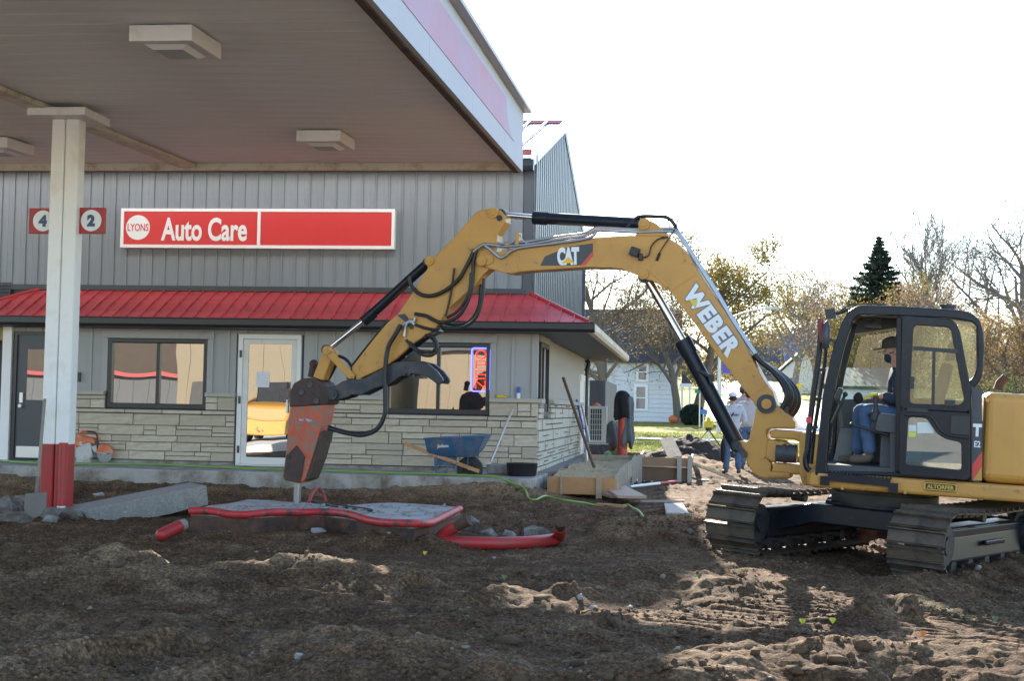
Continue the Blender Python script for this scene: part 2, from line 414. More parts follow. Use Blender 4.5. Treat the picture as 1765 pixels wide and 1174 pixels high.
def poly_dist(x, y, pts):
    best = np.full(x.shape, 1e9); side = np.zeros(x.shape)
    for (x1, y1), (x2, y2) in zip(pts[:-1], pts[1:]):
        dx, dy = x2 - x1, y2 - y1; L = dx * dx + dy * dy
        t = np.clip(((x - x1) * dx + (y - y1) * dy) / L, 0, 1)
        d = np.hypot(x - x1 - t * dx, y - y1 - t * dy); s_ = y - (y1 + t * dy)
        k = d < best; best = np.where(k, d, best); side = np.where(k, s_, side)
    return best, side
TREADS = [  # centre, length, width, angle of travel, amplitude, pitch
    ((atZ(830, 1018, .05)), 3.6, .62, 62, .05, .155), ((atZ(1250, 1055, .05)), 3.2, .60, 66, .06, .155),
    ((atZ(1395, 1062, .05)), 3.4, .60, 72, .06, .155), ((atZ(1660, 1075, .05)), 3.2, .60, 78, .06, .155), ((atZ(1030, 1000, .05)), 3.0, .6, 62, .05, .155),
    ((atZ(1790, 1090, .05)), 2.6, .6, 74, .05, .155), ((atZ(200, 1078, .05)), 3.4, .5, 8, .04, .17),
    ((atZ(380, 1140, .05)), 2.0, .5, 60, .045, .15), ((atZ(1120, 985, .1)), 3.0, .5, 35, .03, .15)]
PIT_C = atZ(540, 925, .05)
def terrain(x, y):
    x = np.asarray(x, float); y = np.asarray(y, float)
    z = .06 + .14 * smooth(17.6, 20.5, y) * (1 - smooth(-3.0, 1.0, x) * .8) + .08 * smooth(20.4, 21.3, y) * (1 - smooth(-2.4, -1.6, x))
    z = z - .16 * smooth(-.5, 2.8, x) * (1 - smooth(17, 20, y)) * smooth(9, 13, y)
    z = z * (1 - smooth(24, 30, y)) + .06 * smooth(24, 30, y)
    near = (y > 5) & (y < 46) & (x > -16) & (x < 14)
    zz = np.zeros_like(z)
    wx, wy = x + .16 * fbm(x * 1.3, y * 1.3, 3, 41), y + .15 * fbm(x * 1.3, y * 1.3, 3, 43)
    for h, n_, f_, pts in RIDGES:
        d, s_ = poly_dist(wx, wy, pts); sg = np.where(s_ < 0, n_, f_)
        zz = zz + h * np.exp(-(d / sg) ** 2 * 1.2)
    dig = np.where(near, zz, 0)
    amp = np.where(near, 1.0, .35) * (1 - smooth(36, 44, y))
    dig = dig + amp * (.035 * fbm(x * .8, y * .8, 2, 3) + .034 * (1 - np.abs(fbm(x * 1.6, y * 2.6, 3, 11))) + .021 * fbm(x * 5.5, y * 7.5, 5, 23) + .016 * np.abs(fbm(x * 13, y * 14, 3, 31)) + .032 * np.clip(fbm(x * 3.1, y * 3.6, 3, 61) - .35, 0, 1) + .012 * np.sin(y * 16 + 2.5 * fbm(x * .9, y * .9, 2, 71)) * np.clip(fbm(x * .7, y * 1.1, 2, 73) + .1, 0, .6) - .055)
    for c, L, w, ang, a, pit in TREADS:
        ca, sa = math.cos(math.radians(ang)), math.sin(math.radians(ang))
        u = (x - c.x) * ca + (y - c.y) * sa; v = -(x - c.x) * sa + (y - c.y) * ca
        msk = smooth(L / 2, L / 2 - .3, np.abs(u)) * smooth(w / 2 + .03, w / 2 - .03, np.abs(v))
        ph = (u / pit) % 1.0
        dig = dig * (1 - .75 * msk) + msk * (a * (smooth(0, .25, ph) * (1 - smooth(.6, .85, ph))) * (.6 + .5 * vnoise(x * 3, y * 3, 5)) - .04)
    z = z + dig
    dig = dig - .05 * np.exp(-(((x + 1.9) / 1.0) ** 2 + ((y - 14.1) / .95) ** 2) ** 2) * near - .05 * np.exp(-(((x + 4.6) / 2.2) ** 2 + ((y - 16.9) / .7) ** 2) ** 2) * near
    # trench along the pump island front
    tr = smooth(1.9, 1.3, np.abs(x + 3.75)) * smooth(.75, .3, np.abs(y - 15.75))
    z = z + (.13 - z) * tr * .85
    lie = np.clip(1.25 - np.hypot((x + 1.5) / 1.75, (y - 14.5) / 1.5), 0, .35) / .35      # pressed hollow where the hoop lies
    z = z * (1 - lie) + np.minimum(z, .03 + .02 * fbm(x * 5, y * 5, 2, 9)) * lie
    # under the pavement slab the soil drops away out of sight, under machine tracks it is pressed flat
    z = np.where((y > 21.42) & (x < -2.3) & (y < 41), np.minimum(z, .2), z)
    # lawn and the hill beyond
    far = .30 + .013 * (y - 43) + .022 * np.maximum(0, y - 92) * smooth(88, 125, y) + .00006 * np.maximum(0, y - 120) ** 2 * smooth(-20, 60, x)
    far = np.minimum(far, 26)
    e = 41.6 + .7 * vnoise(x * .35, x * .2, 77) + .3 * vnoise(x * 1.3, x, 78)
    k = smooth(e - .15, e + .25, y)
    z = z + near * np.minimum(.16, .2 * np.exp(-(((x + 3.0) / .6) ** 2 + ((y - 14.9) / .36) ** 2) ** 1.5))
    return z * (1 - k) + far * k

def grid_mesh(name, xs, ys, zfun, m, uvscale=None):
    X, Y = np.meshgrid(xs, ys); Z = zfun(X, Y); nx, ny = len(xs), len(ys)
    co = np.stack([X, Y, Z], -1).reshape(-1, 3).astype(np.float32)
    idx = np.arange(nx * ny).reshape(ny, nx)
    q = np.stack([idx[:-1, :-1], idx[:-1, 1:], idx[1:, 1:], idx[1:, :-1]], -1).reshape(-1, 4).astype(np.int32)
    me = bpy.data.meshes.new(name); me.vertices.add(len(co)); me.vertices.foreach_set('co', co.ravel())
    me.loops.add(q.size); me.loops.foreach_set('vertex_index', q.ravel()); me.polygons.add(len(q))
    me.polygons.foreach_set('loop_start', np.arange(0, q.size, 4, dtype=np.int32))
    me.polygons.foreach_set('use_smooth', np.ones(len(q), bool)); me.update(calc_edges=True); me.validate()
    me.materials.append(m); o = bpy.data.objects.new(name, me); link(o); return o

def soil_material():
    m = bpy.data.materials.new('soil'); m.use_nodes = True; nt = m.node_tree; N, L = nt.nodes, nt.links
    p = N['Principled BSDF']; p.inputs['Roughness'].default_value = .95; p.inputs['Specular IOR Level'].default_value = .15
    tc = N.new('ShaderNodeTexCoord')
    def noise(sc, det, rg=.6):
        n = N.new('ShaderNodeTexNoise'); n.inputs['Scale'].default_value = sc; n.inputs['Detail'].default_value = det
        n.inputs['Roughness'].default_value = rg; L.new(tc.outputs['Object'], n.inputs['Vector']); return n.outputs['Fac']
    def ramp(f, stops):
        r = N.new('ShaderNodeValToRGB'); e = r.color_ramp.elements
        while len(e) < len(stops): e.new(.5)
        for el, (pos, c) in zip(e, stops): el.position = pos; el.color = (*c, 1)
        L.new(f, r.inputs[0]); return r.outputs[0]
    def mix(f, a, b, bt='MIX'):
        x = N.new('ShaderNodeMix'); x.data_type = 'RGBA'; x.blend_type = bt
        if isinstance(f, float): x.inputs[0].default_value = f
        else: L.new(f, x.inputs[0])
        L.new(a, x.inputs[6]); L.new(b, x.inputs[7]); return x.outputs[2]
    big = ramp(noise(.45, 5), [(.32, (.062, .034, .018)), (.52, (.118, .069, .037)), (.70, (.19, .122, .07))])
    mid = ramp(noise(3.2, 7, .7), [(.40, (.05, .028, .016)), (.52, (.125, .076, .042)), (.64, (.25, .175, .11))])
    c = mix(.5, big, mid)
    grit = ramp(noise(38, 5, .75), [(.37, (.28, .26, .24)), (.50, (.9, .9, .9)), (.63, (2.3, 2.2, 2.0))])
    sx = N.new('ShaderNodeSeparateXYZ'); L.new(tc.outputs['Object'], sx.inputs[0]); ad = N.new('ShaderNodeMath'); ad.operation = 'MULTIPLY_ADD'; ad.inputs[1].default_value = .22; L.new(noise(2.2, 6, .7), ad.inputs[0]); L.new(sx.outputs['Z'], ad.inputs[2])
    mr = N.new('ShaderNodeMapRange'); mr.inputs[1].default_value = .30; mr.inputs[2].default_value = .46; mr.inputs[4].default_value = .7; L.new(ad.outputs[0], mr.inputs[0])
    sunlit_dry = ramp(noise(30, 5, .75), [(.3, (.17, .115, .065)), (.7, (.42, .29, .165))]); c = mix(.75, mix(mr.outputs[0], c, sunlit_dry), grit, 'MULTIPLY')       # crests paler by height: dry soil plus sunlit brightness put into the colour
    L.new(c, p.inputs['Base Color'])
    b1 = N.new('ShaderNodeBump'); b1.inputs['Strength'].default_value = .9; b1.inputs['Distance'].default_value = .035; L.new(noise(14, 8, .72), b1.inputs['Height'])
    b2 = N.new('ShaderNodeBump'); b2.inputs['Strength'].default_value = .8; b2.inputs['Distance'].default_value = .010; L.new(noise(70, 4, .7), b2.inputs['Height'])
    L.new(b1.outputs[0], b2.inputs['Normal']); L.new(b2.outputs[0], p.inputs['Normal'])
    return m
M_soil = soil_material()
def lines(*segs):
    out = []
    for a, b, st in segs: out += list(np.arange(a, b, st))
    return np.array(out + [segs[-1][1]])
ysn = [6.6]
while ysn[-1] < 22.0: ysn.append(ysn[-1] + .0030 * ysn[-1])
XS = lines((-90, -14, 4), (-14, -10.5, .2), (-10.5, -6.5, .05), (-6.5, 3.6, .032), (3.6, 6, .07), (6, 12, .3), (12, 90, 4))
YS = np.concatenate([lines((-70, 2, 6), (2, 6.4, .2)), ysn, lines((ysn[-1] + .08, 44, .11))])
kind(grid_mesh('ground', XS, YS, terrain, M_soil), 'structure')
mb = MB(); mb.box((-5, -34, .13), (150, 72.6, .16)); kind(obj('forecourt', mb, mat('pale bounce concrete', (.58, .55, .50), .8, var=.12, vs=.5), origin=(-5, -34, .05)), 'structure')  # unseen paving behind the camera, added to bounce sunlight onto the canopy ceiling

def lawn_material():
    m = mat('autumn lawn', (.115, .16, .034), .95, var=.35, vs=1.4, dirt=(.26, .21, .045), ds=1.1, da=.5, bump=.8, bs=9, spec=.1)
    return m
M_lawn = lawn_material()
XL = lines((-420, -30, 13), (-30, 45, .5), (45, 420, 9))
YL = lines((42.6, 62, .35), (62, 125, 1.0), (125, 520, 9))
def lawn_z(x, y): return terrain(x, y) + .012
kind(grid_mesh('lawn', XL, np.concatenate([[44.05], YL[YL > 44.2]]), lawn_z, M_lawn), 'structure')
# turf edge between the dig and the lawn: ground mesh ends at 44, lawn carries on; a turf skin covers the cut bank
tx, ty = lines((-3, 16, .12)), lines((41.0, 44.1, .1))
def turf_z(x, y):
    e = 41.6 + .7 * vnoise(x * .35, x * .2, 77) + .3 * vnoise(x * 1.3, x, 78)
    return terrain(x, y) + np.where(y > e + .12, .03, -.15)
kind(grid_mesh('turf_edge', tx, ty, turf_z, M_lawn), 'structure')

def strip(name, cl, w, m, dz, zf=terrain, segs=8):
    P = spline([(p[0], p[1], 0) for p in cl], segs); xs, ys = [], []
    k = 9; vv = []; ff = []
    for i, p in enumerate(P):
        t = P[min(i + 1, len(P) - 1)] - P[max(i - 1, 0)]; t.normalize(); n = Vector((-t.y, t.x, 0))
        for j in range(k):
            q = p + n * w * (j / (k - 1) - .5); vv.append((q.x, q.y, 0))
    a = np.array(vv); a[:, 2] = zf(a[:, 0], a[:, 1]) + dz
    ff = [(i * k + j, i * k + j + 1, (i + 1) * k + j + 1, (i + 1) * k + j) for i in range(len(P) - 1) for j in range(k - 1)]
    mb = MB(); mb.add([tuple(q) for q in a], ff, True)
    o = obj(name, mb, m, origin=(0, 0, 0)); return kind(o, 'structure')
M_road = mat('pale concrete road', (.40, .39, .38), .6, var=.12, vs=.6)
M_walk = mat('sidewalk', (.50, .48, .45), .8, var=.1, vs=2)
rc = []
for px, D in ((1283, 330), (1282, 240), (1290, 170), (1318, 118), (1385, 84), (1520, 66), (1800, 55)):
    d = ray(px, 700); q = CAM + d * D / d.dot(FW0); rc.append((q[0], q[1]))
strip('road', rc, 9.5, M_road, .07)
wl = []
for px, D in ((960, 54.5), (1100, 54.3), (1250, 53.8), (1400, 53)):
    d = ray(px, 700); q = CAM + d * D / d.dot(FW0); wl.append((q[0], q[1]))
strip('sidewalk', wl, 1.7, M_walk, .05)

# pavement apron in front of the shop, with its broken edge
PZ = .47
mb = MB(); top = []
n = 70
for i in range(n + 1):
    x = -16 + (13.72) * i / n
    top.append((x, 21.42 + .05 * math.sin(i * 1.9) + .05 * math.sin(i * .7 + 1) + rng.uniform(-.05, .05)))
poly = top + [(-2.26, 23.60), (-16, 23.60)]
mb.prism(poly, (0, 0, 0), (1, 0, 0), (0, 1, 0), (0, 0, 1), -.1, PZ)
M_pave = mat('dirty pavement concrete', (.40, .385, .36), .85, var=.2, vs=3, dirt=(.17, .13, .095), ds=2.6, da=.46, bump=.5, bs=50)
kind(obj('pavement', mb, M_pave, origin=(0, 0, 0), bevel=.02), 'structure')

# ------------------------------------------------------------------ the shop building
YE, YM, XR, XL_ = 23.5, 24.2, -2.5, -15.0
BLD = thing('auto_shop_building', 'grey steel shop with red skirt roof and pale stone wainscot behind the excavator', 'building', (-8, 24.2, PZ))
ZW = 5.76
# upper front wall: a dark backing with one steel panel after another
mb = MB(); mb.box((-8.85, YM + .06, 3.0), (12.3, .1, 5.9 - .1)); fw_ = obj('steel_wall', mb, M_grey_trim, BLD, origin=(-8.85, YM, .05))
pw = .232; x = -2.68 - .14
mbp = MB(); z0p, z1p = 3.52, ZW
mbp.box((0, 0, (z1p - z0p) / 2), (pw - .006, .03, z1p - z0p)); mbp.box((-pw / 2 + .018, -.028, (z1p - z0p) / 2), (.022, .03, z1p - z0p)); mbp.box((.01, -.0165, (z1p - z0p) / 2), (.05, .006, z1p - z0p))
first = None; k = 0
while x > -14.6:
    wo = (x - pw / 2, YM - .01, z0p)
    if first is None:
        me = mesh_of('siding_panel', mbp, (0, 0, 0)); me.materials.append(M_grey_pan)
        first = bpy.data.objects.new('siding_panel', me); link(first, fw_, wo)
    else: copy_obj(first, fw_, wo)
    x -= pw; k += 1
mb = MB(); mb.box((-2.73, YM - .015, 3.0 + 1.38), (.16, .07, 2.78)); mb.box((-2.62, YM + .06, 4.4), (.035, .16, 2.8))
objs('corner_trim', mb, M_grey_dk, BLD)
mb = MB(); mb.box((-8.7, YM - .03, 3.475), (11.9, .07, .09)); obj('roof_flashing', mb, M_grey_trim, BLD)
# gable side wall with fine ribs, eave to ridge
YB, YR, ZR = 36.0, 29.9, 7.40
mb = MB()
XG = -2.6
mb.prism([(YM + .02, .3), (YB, .3), (YB, ZW), (YR, ZR), (YM + .02, ZW)], (XG - .1, 0, 0), (0, 1, 0), (0, 0, 1), (1, 0, 0), -.1, .0)
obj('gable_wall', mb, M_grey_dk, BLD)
mb = MB(); y = YM + .12
def gz(y): return ZW + (ZR - ZW) * (1 - abs(y - YR) / (YR - YM)) if y < YR else ZR - (ZR - ZW) * (y - YR) / (YB - YR)
i = 0
while y < YB - .05:
    w = .075 if i % 2 else .05
    mb.box((XG - .1 + .018, y, (3.0 + gz(y) - .03) / 2), (.034, w, gz(y) - .03 - 3.0)); y += .24 if i % 2 else .13; i += 1
kind(obj('wall_rib', mb, mat('blue grey rib', (.072, .097, .13), .35, var=.05), BLD), 'stuff')
mb = MB(); mb.box((XG - .03, 31.6, 4.95), (.16, .32, .48)); mb.box((XG + .06, 31.6, 4.9), (.02, .26, .36))
wl_ = obj('wall_lamp', mb, M_grey_trim, BLD, bevel=.02)
# main roof (standing seams, pale colour standing in for sun glare) with red ridge cap, rake trim and gutter
sl = (ZR - ZW) / (YR - YM)
mb = MB()
RX0, RX1 = -14.5, XG - .07
mb.prism([(YM - .32, ZW - .32 * sl + .06), (YR, ZR + .06), (YB + .3, ZW + .02), (YB + .3, ZW - .04), (YR, ZR), (YM - .32, ZW - .32 * sl)], (0, 0, .02), (0, 1, 0), (0, 0, 1), (1, 0, 0), RX0, RX1)
M_mainroof = mat('roof steel in glare', (.55, .52, .55), .3, .3, var=.04)
mr = obj('main_roof', mb, M_mainroof, BLD)
mbs = MB(); mbs.prism([(YM - .32, ZW - .32 * sl + .09), (YR - .1, ZR + .065), (YR - .1, ZR + .105), (YM - .32, ZW - .32 * sl + .13)], (0, 0, 0), (0, 1, 0), (0, 0, 1), (1, 0, 0), -.02, .02)
me = mesh_of('roof_seam', mbs, (0, 0, 0)); me.materials.append(M_mainroof); s0 = bpy.data.objects.new('roof_seam', me); link(s0, mr, (RX1 - .35, 0, 0))
for k in range(1, 12): copy_obj(s0, mr, (RX1 - .35 - .36 * k, 0, 0))
mb = MB(); mb.prism([(YR - .22, ZR + .02), (YR, ZR + .13), (YR + .22, ZR + .02)], (0, 0, .02), (0, 1, 0), (0, 0, 1), (1, 0, 0), RX0, RX1 - .02); obj('ridge_cap', mb, M_red_cap, BLD)
mb = MB(); mb.box((-3.2, YM - .28, ZW + .03), (1.1, .05, .05)); obj('snow_guard', mb, M_red_cap, BLD)
mb = MB()
for (a, b) in (((YM - .34, ZW - .34 * sl), (YR, ZR)), ((YR, ZR), (YB + .3, ZW - .02))):
    mb = MB(); mb.prism([(a[0], a[1] - .10), (b[0], b[1] - .10), (b[0], b[1] + .135), (a[0], a[1] + .135)], (0, 0, 0), (0, 1, 0), (0, 0, 1), (1, 0, 0), RX1 + .002, RX1 + (.06 if a[0] < YR else .02)); obj('rake_trim', mb, M_white_cl if a[0] < YR else M_grey_dk, BLD)
mb = MB(); mb.prism([(0, 0), (-.13, 0), (-.15, .06), (-.13, .17), (0, .17)], (0, YM - .30, ZW - .28), (0, 1, 0), (0, 0, 1), (1, 0, 0), RX0, RX1 + .05)
obj('eave_gutter', mb, M_black_trim, BLD)
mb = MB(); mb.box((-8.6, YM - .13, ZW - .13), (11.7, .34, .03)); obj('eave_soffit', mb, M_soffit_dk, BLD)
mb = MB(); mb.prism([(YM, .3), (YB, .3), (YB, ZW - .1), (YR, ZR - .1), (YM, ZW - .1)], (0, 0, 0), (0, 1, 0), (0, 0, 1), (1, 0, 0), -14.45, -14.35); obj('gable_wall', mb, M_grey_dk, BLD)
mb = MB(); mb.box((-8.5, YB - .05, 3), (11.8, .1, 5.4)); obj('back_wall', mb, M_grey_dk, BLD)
# louvre at the left
mb = MB(); L0 = atY(20, 487, YM - .03); L1 = atY(20, 525, YM - .03)
mb.box((L0.x - .5, YM - .045, (L0.z + L1.z) / 2), (1.0, .05, L0.z - L1.z)); lv = obj('louvre', mb, M_grey_trim, BLD)
mbs = MB(); mbs.box((0, 0, 0), (.94, .04, .012)); sl0 = None
for k in range(6):
    wo = (L0.x - .5, YM - .08, L1.z + .03 + k * .06)
    if sl0 is None: sl0 = obj('louvre_slat', mbs, M_grey_dk, lv, origin=(0, 0, 0)); sl0.location = Vector(wo) - ORI[lv.name]; ORI[sl0.name] = Vector(wo); sl0.rotation_euler = (.5, 0, 0)
    else: copy_obj(sl0, lv, wo, (.5, 0, 0))

# skirt roof ---------------------------------------------------------------
ZG, ZT = 2.90, 3.43                      # gutter top, roof top at the wall
YG = 23.05; XE = -1.62                   # front eave, right eave
XT = XG - .0                             # right roof meets the gable wall
XW = -12.45; XWT = XW + (YM - YG)        # left hip: eave corner and top
slope = Vector((0, YM - YG, ZT - ZG)); slL = slope.length
sk = MB(); sk.add([(XW, YG, ZG - .02), (XE, YG, ZG - .02), (XT - .1, YM, ZT - .02), (XWT, YM, ZT - .02)], [(0, 1, 2, 3)])
sk.add([(XE, YG, ZG - .02), (XE, YB + .3, ZG - .02), (XT - .1, YB + .3, ZT - .02), (XT - .1, YM, ZT - .02)], [(0, 1, 2, 3)])
sk.add([(XW, YM, ZG - .02), (XW, YG, ZG - .02), (XWT, YM, ZT - .02)], [(0, 1, 2)])
skirt = obj('skirt_roof', sk, M_red_roof, BLD)
rp = .232
def roof_strip(x0, x1):
    """one standing-seam panel of the front slope, clipped by the two hips"""
    mb = MB()
    def top_of(x):
        t = 1.0
        if x > XT: t = max(0, min(1, (XE - x) / (XE - XT)))
        if x < XWT: t = max(0, min(1, (x - XW) / (XWT - XW)))
        return Vector((x, YG, ZG)) + slope * t
    a, b = Vector((x0, YG - .02, ZG - .01)), Vector((x1, YG - .02, ZG - .01))
    c, d = top_of(x1), top_of(x0)
    up = Vector((0, -slope.z, slope.y)).normalized() * .012
    mb.add([a, b, c, d, a + up, b + up, c + up, d + up], [(3, 2, 1, 0), (4, 5, 6, 7), (0, 1, 5, 4), (1, 2, 6, 5), (2, 3, 7, 6), (3, 0, 4, 7)])
    w = .014; h = up * 3.6
    e = Vector((w, 0, 0)); mb.add([a, a + e, d + e, d, a + h, a + e + h, d + e + h, d + h], [(3, 2, 1, 0), (4, 5, 6, 7), (0, 1, 5, 4), (1, 2, 6, 5), (2, 3, 7, 6), (3, 0, 4, 7)])
    return mb
full = None; x = XE - rp
while x > XW:
    if x > XWT and x + rp < XT:
        if full is None: full = obj('roof_panel', roof_strip(x, x + rp - .004), M_red_roof, skirt, origin=(x, YG, ZG))
        else: copy_obj(full, skirt, (x, YG, ZG))
    else: obj('roof_panel', roof_strip(x, x + rp - .004), M_red_roof, skirt, origin=(x, YG, ZG))
    x -= rp
mb = MB()
for k in range(50):
    y = YG + .25 + k * .25
    if y > YB: break
    yt = min(1, (y - YG) / (YM - YG)); a = Vector((XE, y, ZG + .0)); b = Vector((XE + (XT - .1 - XE) * yt, y, ZG + (ZT - ZG) * yt))
    mb.bar(a + V((0, 0, .015)), b + V((0, 0, .015)), .016, .035)
kind(obj('side_roof_seam', mb, M_red_roof, BLD), 'stuff')
mb = MB()
mb.tube([(XE, YG, ZG + .02), (XT - .1, YM, ZT + .03)], .035, 6); mb.tube([(XW, YG, ZG + .02), (XWT, YM, ZT + .03)], .035, 6)
objs('hip_cap', mb, M_red_cap, BLD)
# black front gutter, side gutter coloured pale for its sun glare, dark soffit
gp = [(0, 0), (-.10, 0), (-.13, .05), (-.13, .145), (0, .145)]
mb = MB(); mb.prism(gp, (0, YG, ZG - .165), (0, 1, 0), (0, 0, 1), (1, 0, 0), XW - .1, XE + .12); mb.tube([(XW - .1, YG - .13, ZG - .015), (XE + .12, YG - .13, ZG - .015)], .012, 6)
obj('gutter', mb, M_black_trim, BLD)
mb = MB(); mb.prism([(0, 0), (.09, 0), (.12, .05), (.12, .145), (0, .145)], (XE, 0, ZG - .165), (1, 0, 0), (0, 0, 1), (0, 1, 0), YG + .005, YB + .25)
obj('gutter', mb, M_cream, BLD)
mb = MB(); mb.prism([(XW, YG + .01), (XE - .01, YG + .01), (XE - .01, YB + .2), (XR - .02, YB + .2), (XR - .02, YE + .02), (XW, YE + .02)], (0, 0, 0), (1, 0, 0), (0, 1, 0), (0, 0, 1), ZG - .165, ZG - .14)
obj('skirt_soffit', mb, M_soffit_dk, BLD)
mb = MB(); mb.box(((XW + XE) / 2, YG + .06, ZG - .08), (XE - XW - .1, .10, .1)); obj('fascia_board', mb, M_black_trim, BLD)

# lower front wall ---------------------------------------------------------
def wall_x(px, py): return atY(px, py, YE).x
WIN = [(-9.75, -8.02, 1.39, 2.56), (-4.965, -3.24, 1.39, 2.56)]          # two wide windows: x0, x1, z0, z1
DOOR = (-7.43, -6.455, PZ + .02, 2.63); DDOOR = (-11.36, -10.55, PZ + .04, 2.60)
lw = MB()
def wall_with_holes(mb, x0, x1, z0, z1, holes, y, th):
    xs = sorted(set([x0, x1] + [h[0] for h in holes] + [h[1] for h in holes])); zs = sorted(set([z0, z1] + [h[2] for h in holes] + [h[3] for h in holes]))
    for i in range(len(xs) - 1):
        for j in range(len(zs) - 1):
            cx_, cz_ = (xs[i] + xs[i + 1]) / 2, (zs[j] + zs[j + 1]) / 2
            if any(h[0] < cx_ < h[1] and h[2] < cz_ < h[3] for h in holes): continue
            mb.box((cx_, y + th / 2, cz_), (xs[i + 1] - xs[i], th, zs[j + 1] - zs[j]))
wall_with_holes(lw, -11.62, XR - .02, .3, ZG - .15, WIN + [DOOR, DDOOR], YE + .03, .12)
lwall = obj('siding_wall', lw, M_grey_trim, BLD)
ZC = 1.66                                 # stone cap line
mbb = MB(); mbb.box((0, 0, .525), (.292, .03, 1.05)); bd = None
bdm = {}
def board(x0, x1, z0, z1):
    key = (round(x1 - x0, 3), round(z1 - z0, 3)); wo = ((x0 + x1) / 2, YE + .015, z0)
    if key not in bdm:
        q = MB(); q.box((0, 0, (z1 - z0) / 2), (x1 - x0 - .006, .03, z1 - z0)); bdm[key] = obj('siding_board', q, M_lt_siding, lwall, origin=(0, 0, 0)); o = bdm[key]
        o.location = Vector(wo) - ORI[lwall.name]; ORI[o.name] = Vector(wo)
    else: copy_obj(bdm[key], lwall, wo)
def batten(x, z0, z1):
    key = ('b', round(z1 - z0, 3)); wo = (x, YE - .012, z0)
    if key not in bdm:
        q = MB(); q.box((0, 0, (z1 - z0) / 2), (.05, .024, z1 - z0)); bdm[key] = obj('batten', q, M_lt_siding, lwall, origin=(0, 0, 0)); o = bdm[key]
        o.location = Vector(wo) - ORI[lwall.name]; ORI[o.name] = Vector(wo)
    else: copy_obj(bdm[key], lwall, wo)
ZS = ZG - .17
xcut = [-11.56]; 
while xcut[-1] < XR: xcut.append(xcut[-1] + .30)
edges = sorted(set([round(v, 3) for v in xcut if v < XR - .1] + [XR - .005]))
openings = [(w[0] - .02, w[1] + .02, 0, w[3] + .14) for w in WIN] + [(DOOR[0] - .09, DOOR[1] + .09, 0, DOOR[3] + .03), (DDOOR[0] - .13, DDOOR[1] + .05, 0, DDOOR[3] + .06)]
for a, b in zip(edges[:-1], edges[1:]):
    segs = [(a, b, ZC)]
    for o_ in openings:
        new = []
        for (p, q, zz) in segs:
            lo, hi = max(p, o_[0]), min(q, o_[1])
            if lo < hi - .01:
                if p < lo - .01: new.append((p, lo, zz))
                new.append((lo, hi, max(zz, o_[3])))
                if hi < q - .01: new.append((hi, q, zz))
            else: new.append((p, q, zz))
        segs = new
    for p, q, zz in segs:
        if zz < ZS - .02: board(p, q, zz, ZS)
    zb = max([ZC] + [o_[3] for o_ in openings if o_[0] - .03 < a < o_[1] + .03])
    if zb < ZS - .05: batten(a, zb, ZS)
mb = MB()
for w in WIN:
    mb.box(((w[0] + w[1]) / 2, YE - .018, w[3] + .075), (w[1] - w[0] + .22, .035, .13))
    for xx in (w[0] - .055, w[1] + .055): mb.box((xx, YE - .018, (ZC + w[3]) / 2 + .005), (.10, .034, w[3] - ZC - .01))
objs('window_trim', mb, M_lt_siding, BLD)
mb = MB(); mb.box((-11.53, YE - .02, (PZ + ZS) / 2), (.16, .10, ZS - PZ)); obj('corner_post', mb, M_white_cl, BLD)
mb = MB(); mb.box((XR + .0, YE - .01, (ZC + ZS) / 2), (.10, .05, ZS - ZC)); obj('corner_board', mb, M_lt_siding, BLD)

# windows
for i, (x0, x1, z0, z1) in enumerate(WIN):
    mb = MB(); fo = [(x0, z0), (x1, z0), (x1, z1), (x0, z1)]; fi = [(x0 + .07, z0 + .085), (x1 - .06, z0 + .085), (x1 - .06, z1 - .065), (x0 + .07, z1 - .065)]
    mb.ring(fo, fi, (0, YE, 0), (1, 0, 0), (0, 0, 1), (0, 1, 0), -.035, .07)
    xm = (x0 + x1) / 2 + .01; mb.box((xm, YE + .02, (z0 + z1) / 2), (.06, .07, z1 - z0 - .14))
    fr = obj('window', mb, M_black_trim, BLD, bevel=.006)
    for a, b in ((x0 + .068, xm - .028), (xm + .028, x1 - .058)):
        q = MB(); q.box(((a + b) / 2, YE + .04, (z0 + z1) / 2), (b - a, .012, z1 - z0 - .145)); obj('window_pane', q, M_glass_win, fr)
# glass front door
x0, x1, z0, z1 = DOOR
mb = MB(); mb.ring([(x0 - .05, z0 - .02), (x1 + .05, z0 - .02), (x1 + .05, z1 + .03), (x0 - .05, z1 + .03)], [(x0 + .03, z0), (x1 - .02, z0), (x1 - .02, z1 - .05), (x0 + .03, z1 - .05)], (0, YE, 0), (1, 0, 0), (0, 0, 1), (0, 1, 0), -.05, .08)
fd = obj('front_door', mb, M_white_cl, BLD, bevel=.006)
mb = MB(); mb.ring([(x0 + .034, z0 + .004), (x1 - .024, z0 + .004), (x1 - .024, z1 - .054), (x0 + .034, z1 - .054)], [(x0 + .125, z0 + .125), (x1 - .115, z0 + .125), (x1 - .115, z1 - .13), (x0 + .125, z1 - .13)], (0, YE, 0), (1, 0, 0), (0, 0, 1), (0, 1, 0), -.03, .02)
obj('door_leaf', mb, M_white, fd, bevel=.005)
mb = MB(); mb.box(((x0 + x1) / 2, YE - .004, (z0 + z1) / 2), (x1 - x0 - .235, .012, z1 - z0 - .25)); obj('door_pane', mb, M_glass_win, fd)
p0, p1 = atY(442, 641, YE - .015), atY(464, 668, YE - .015)
mb = MB(); mb.box(((p0.x + p1.x) / 2, YE - .014, (p0.z + p1.z) / 2), (p1.x - p0.x, .004, p0.z - p1.z)); obj('paper_notice', mb, mat('paper', (.72, .72, .78), .8, var=.08, vs=30), fd)
p0, p1 = atY(482, 669, YE - .015), atY(499, 694, YE - .015)
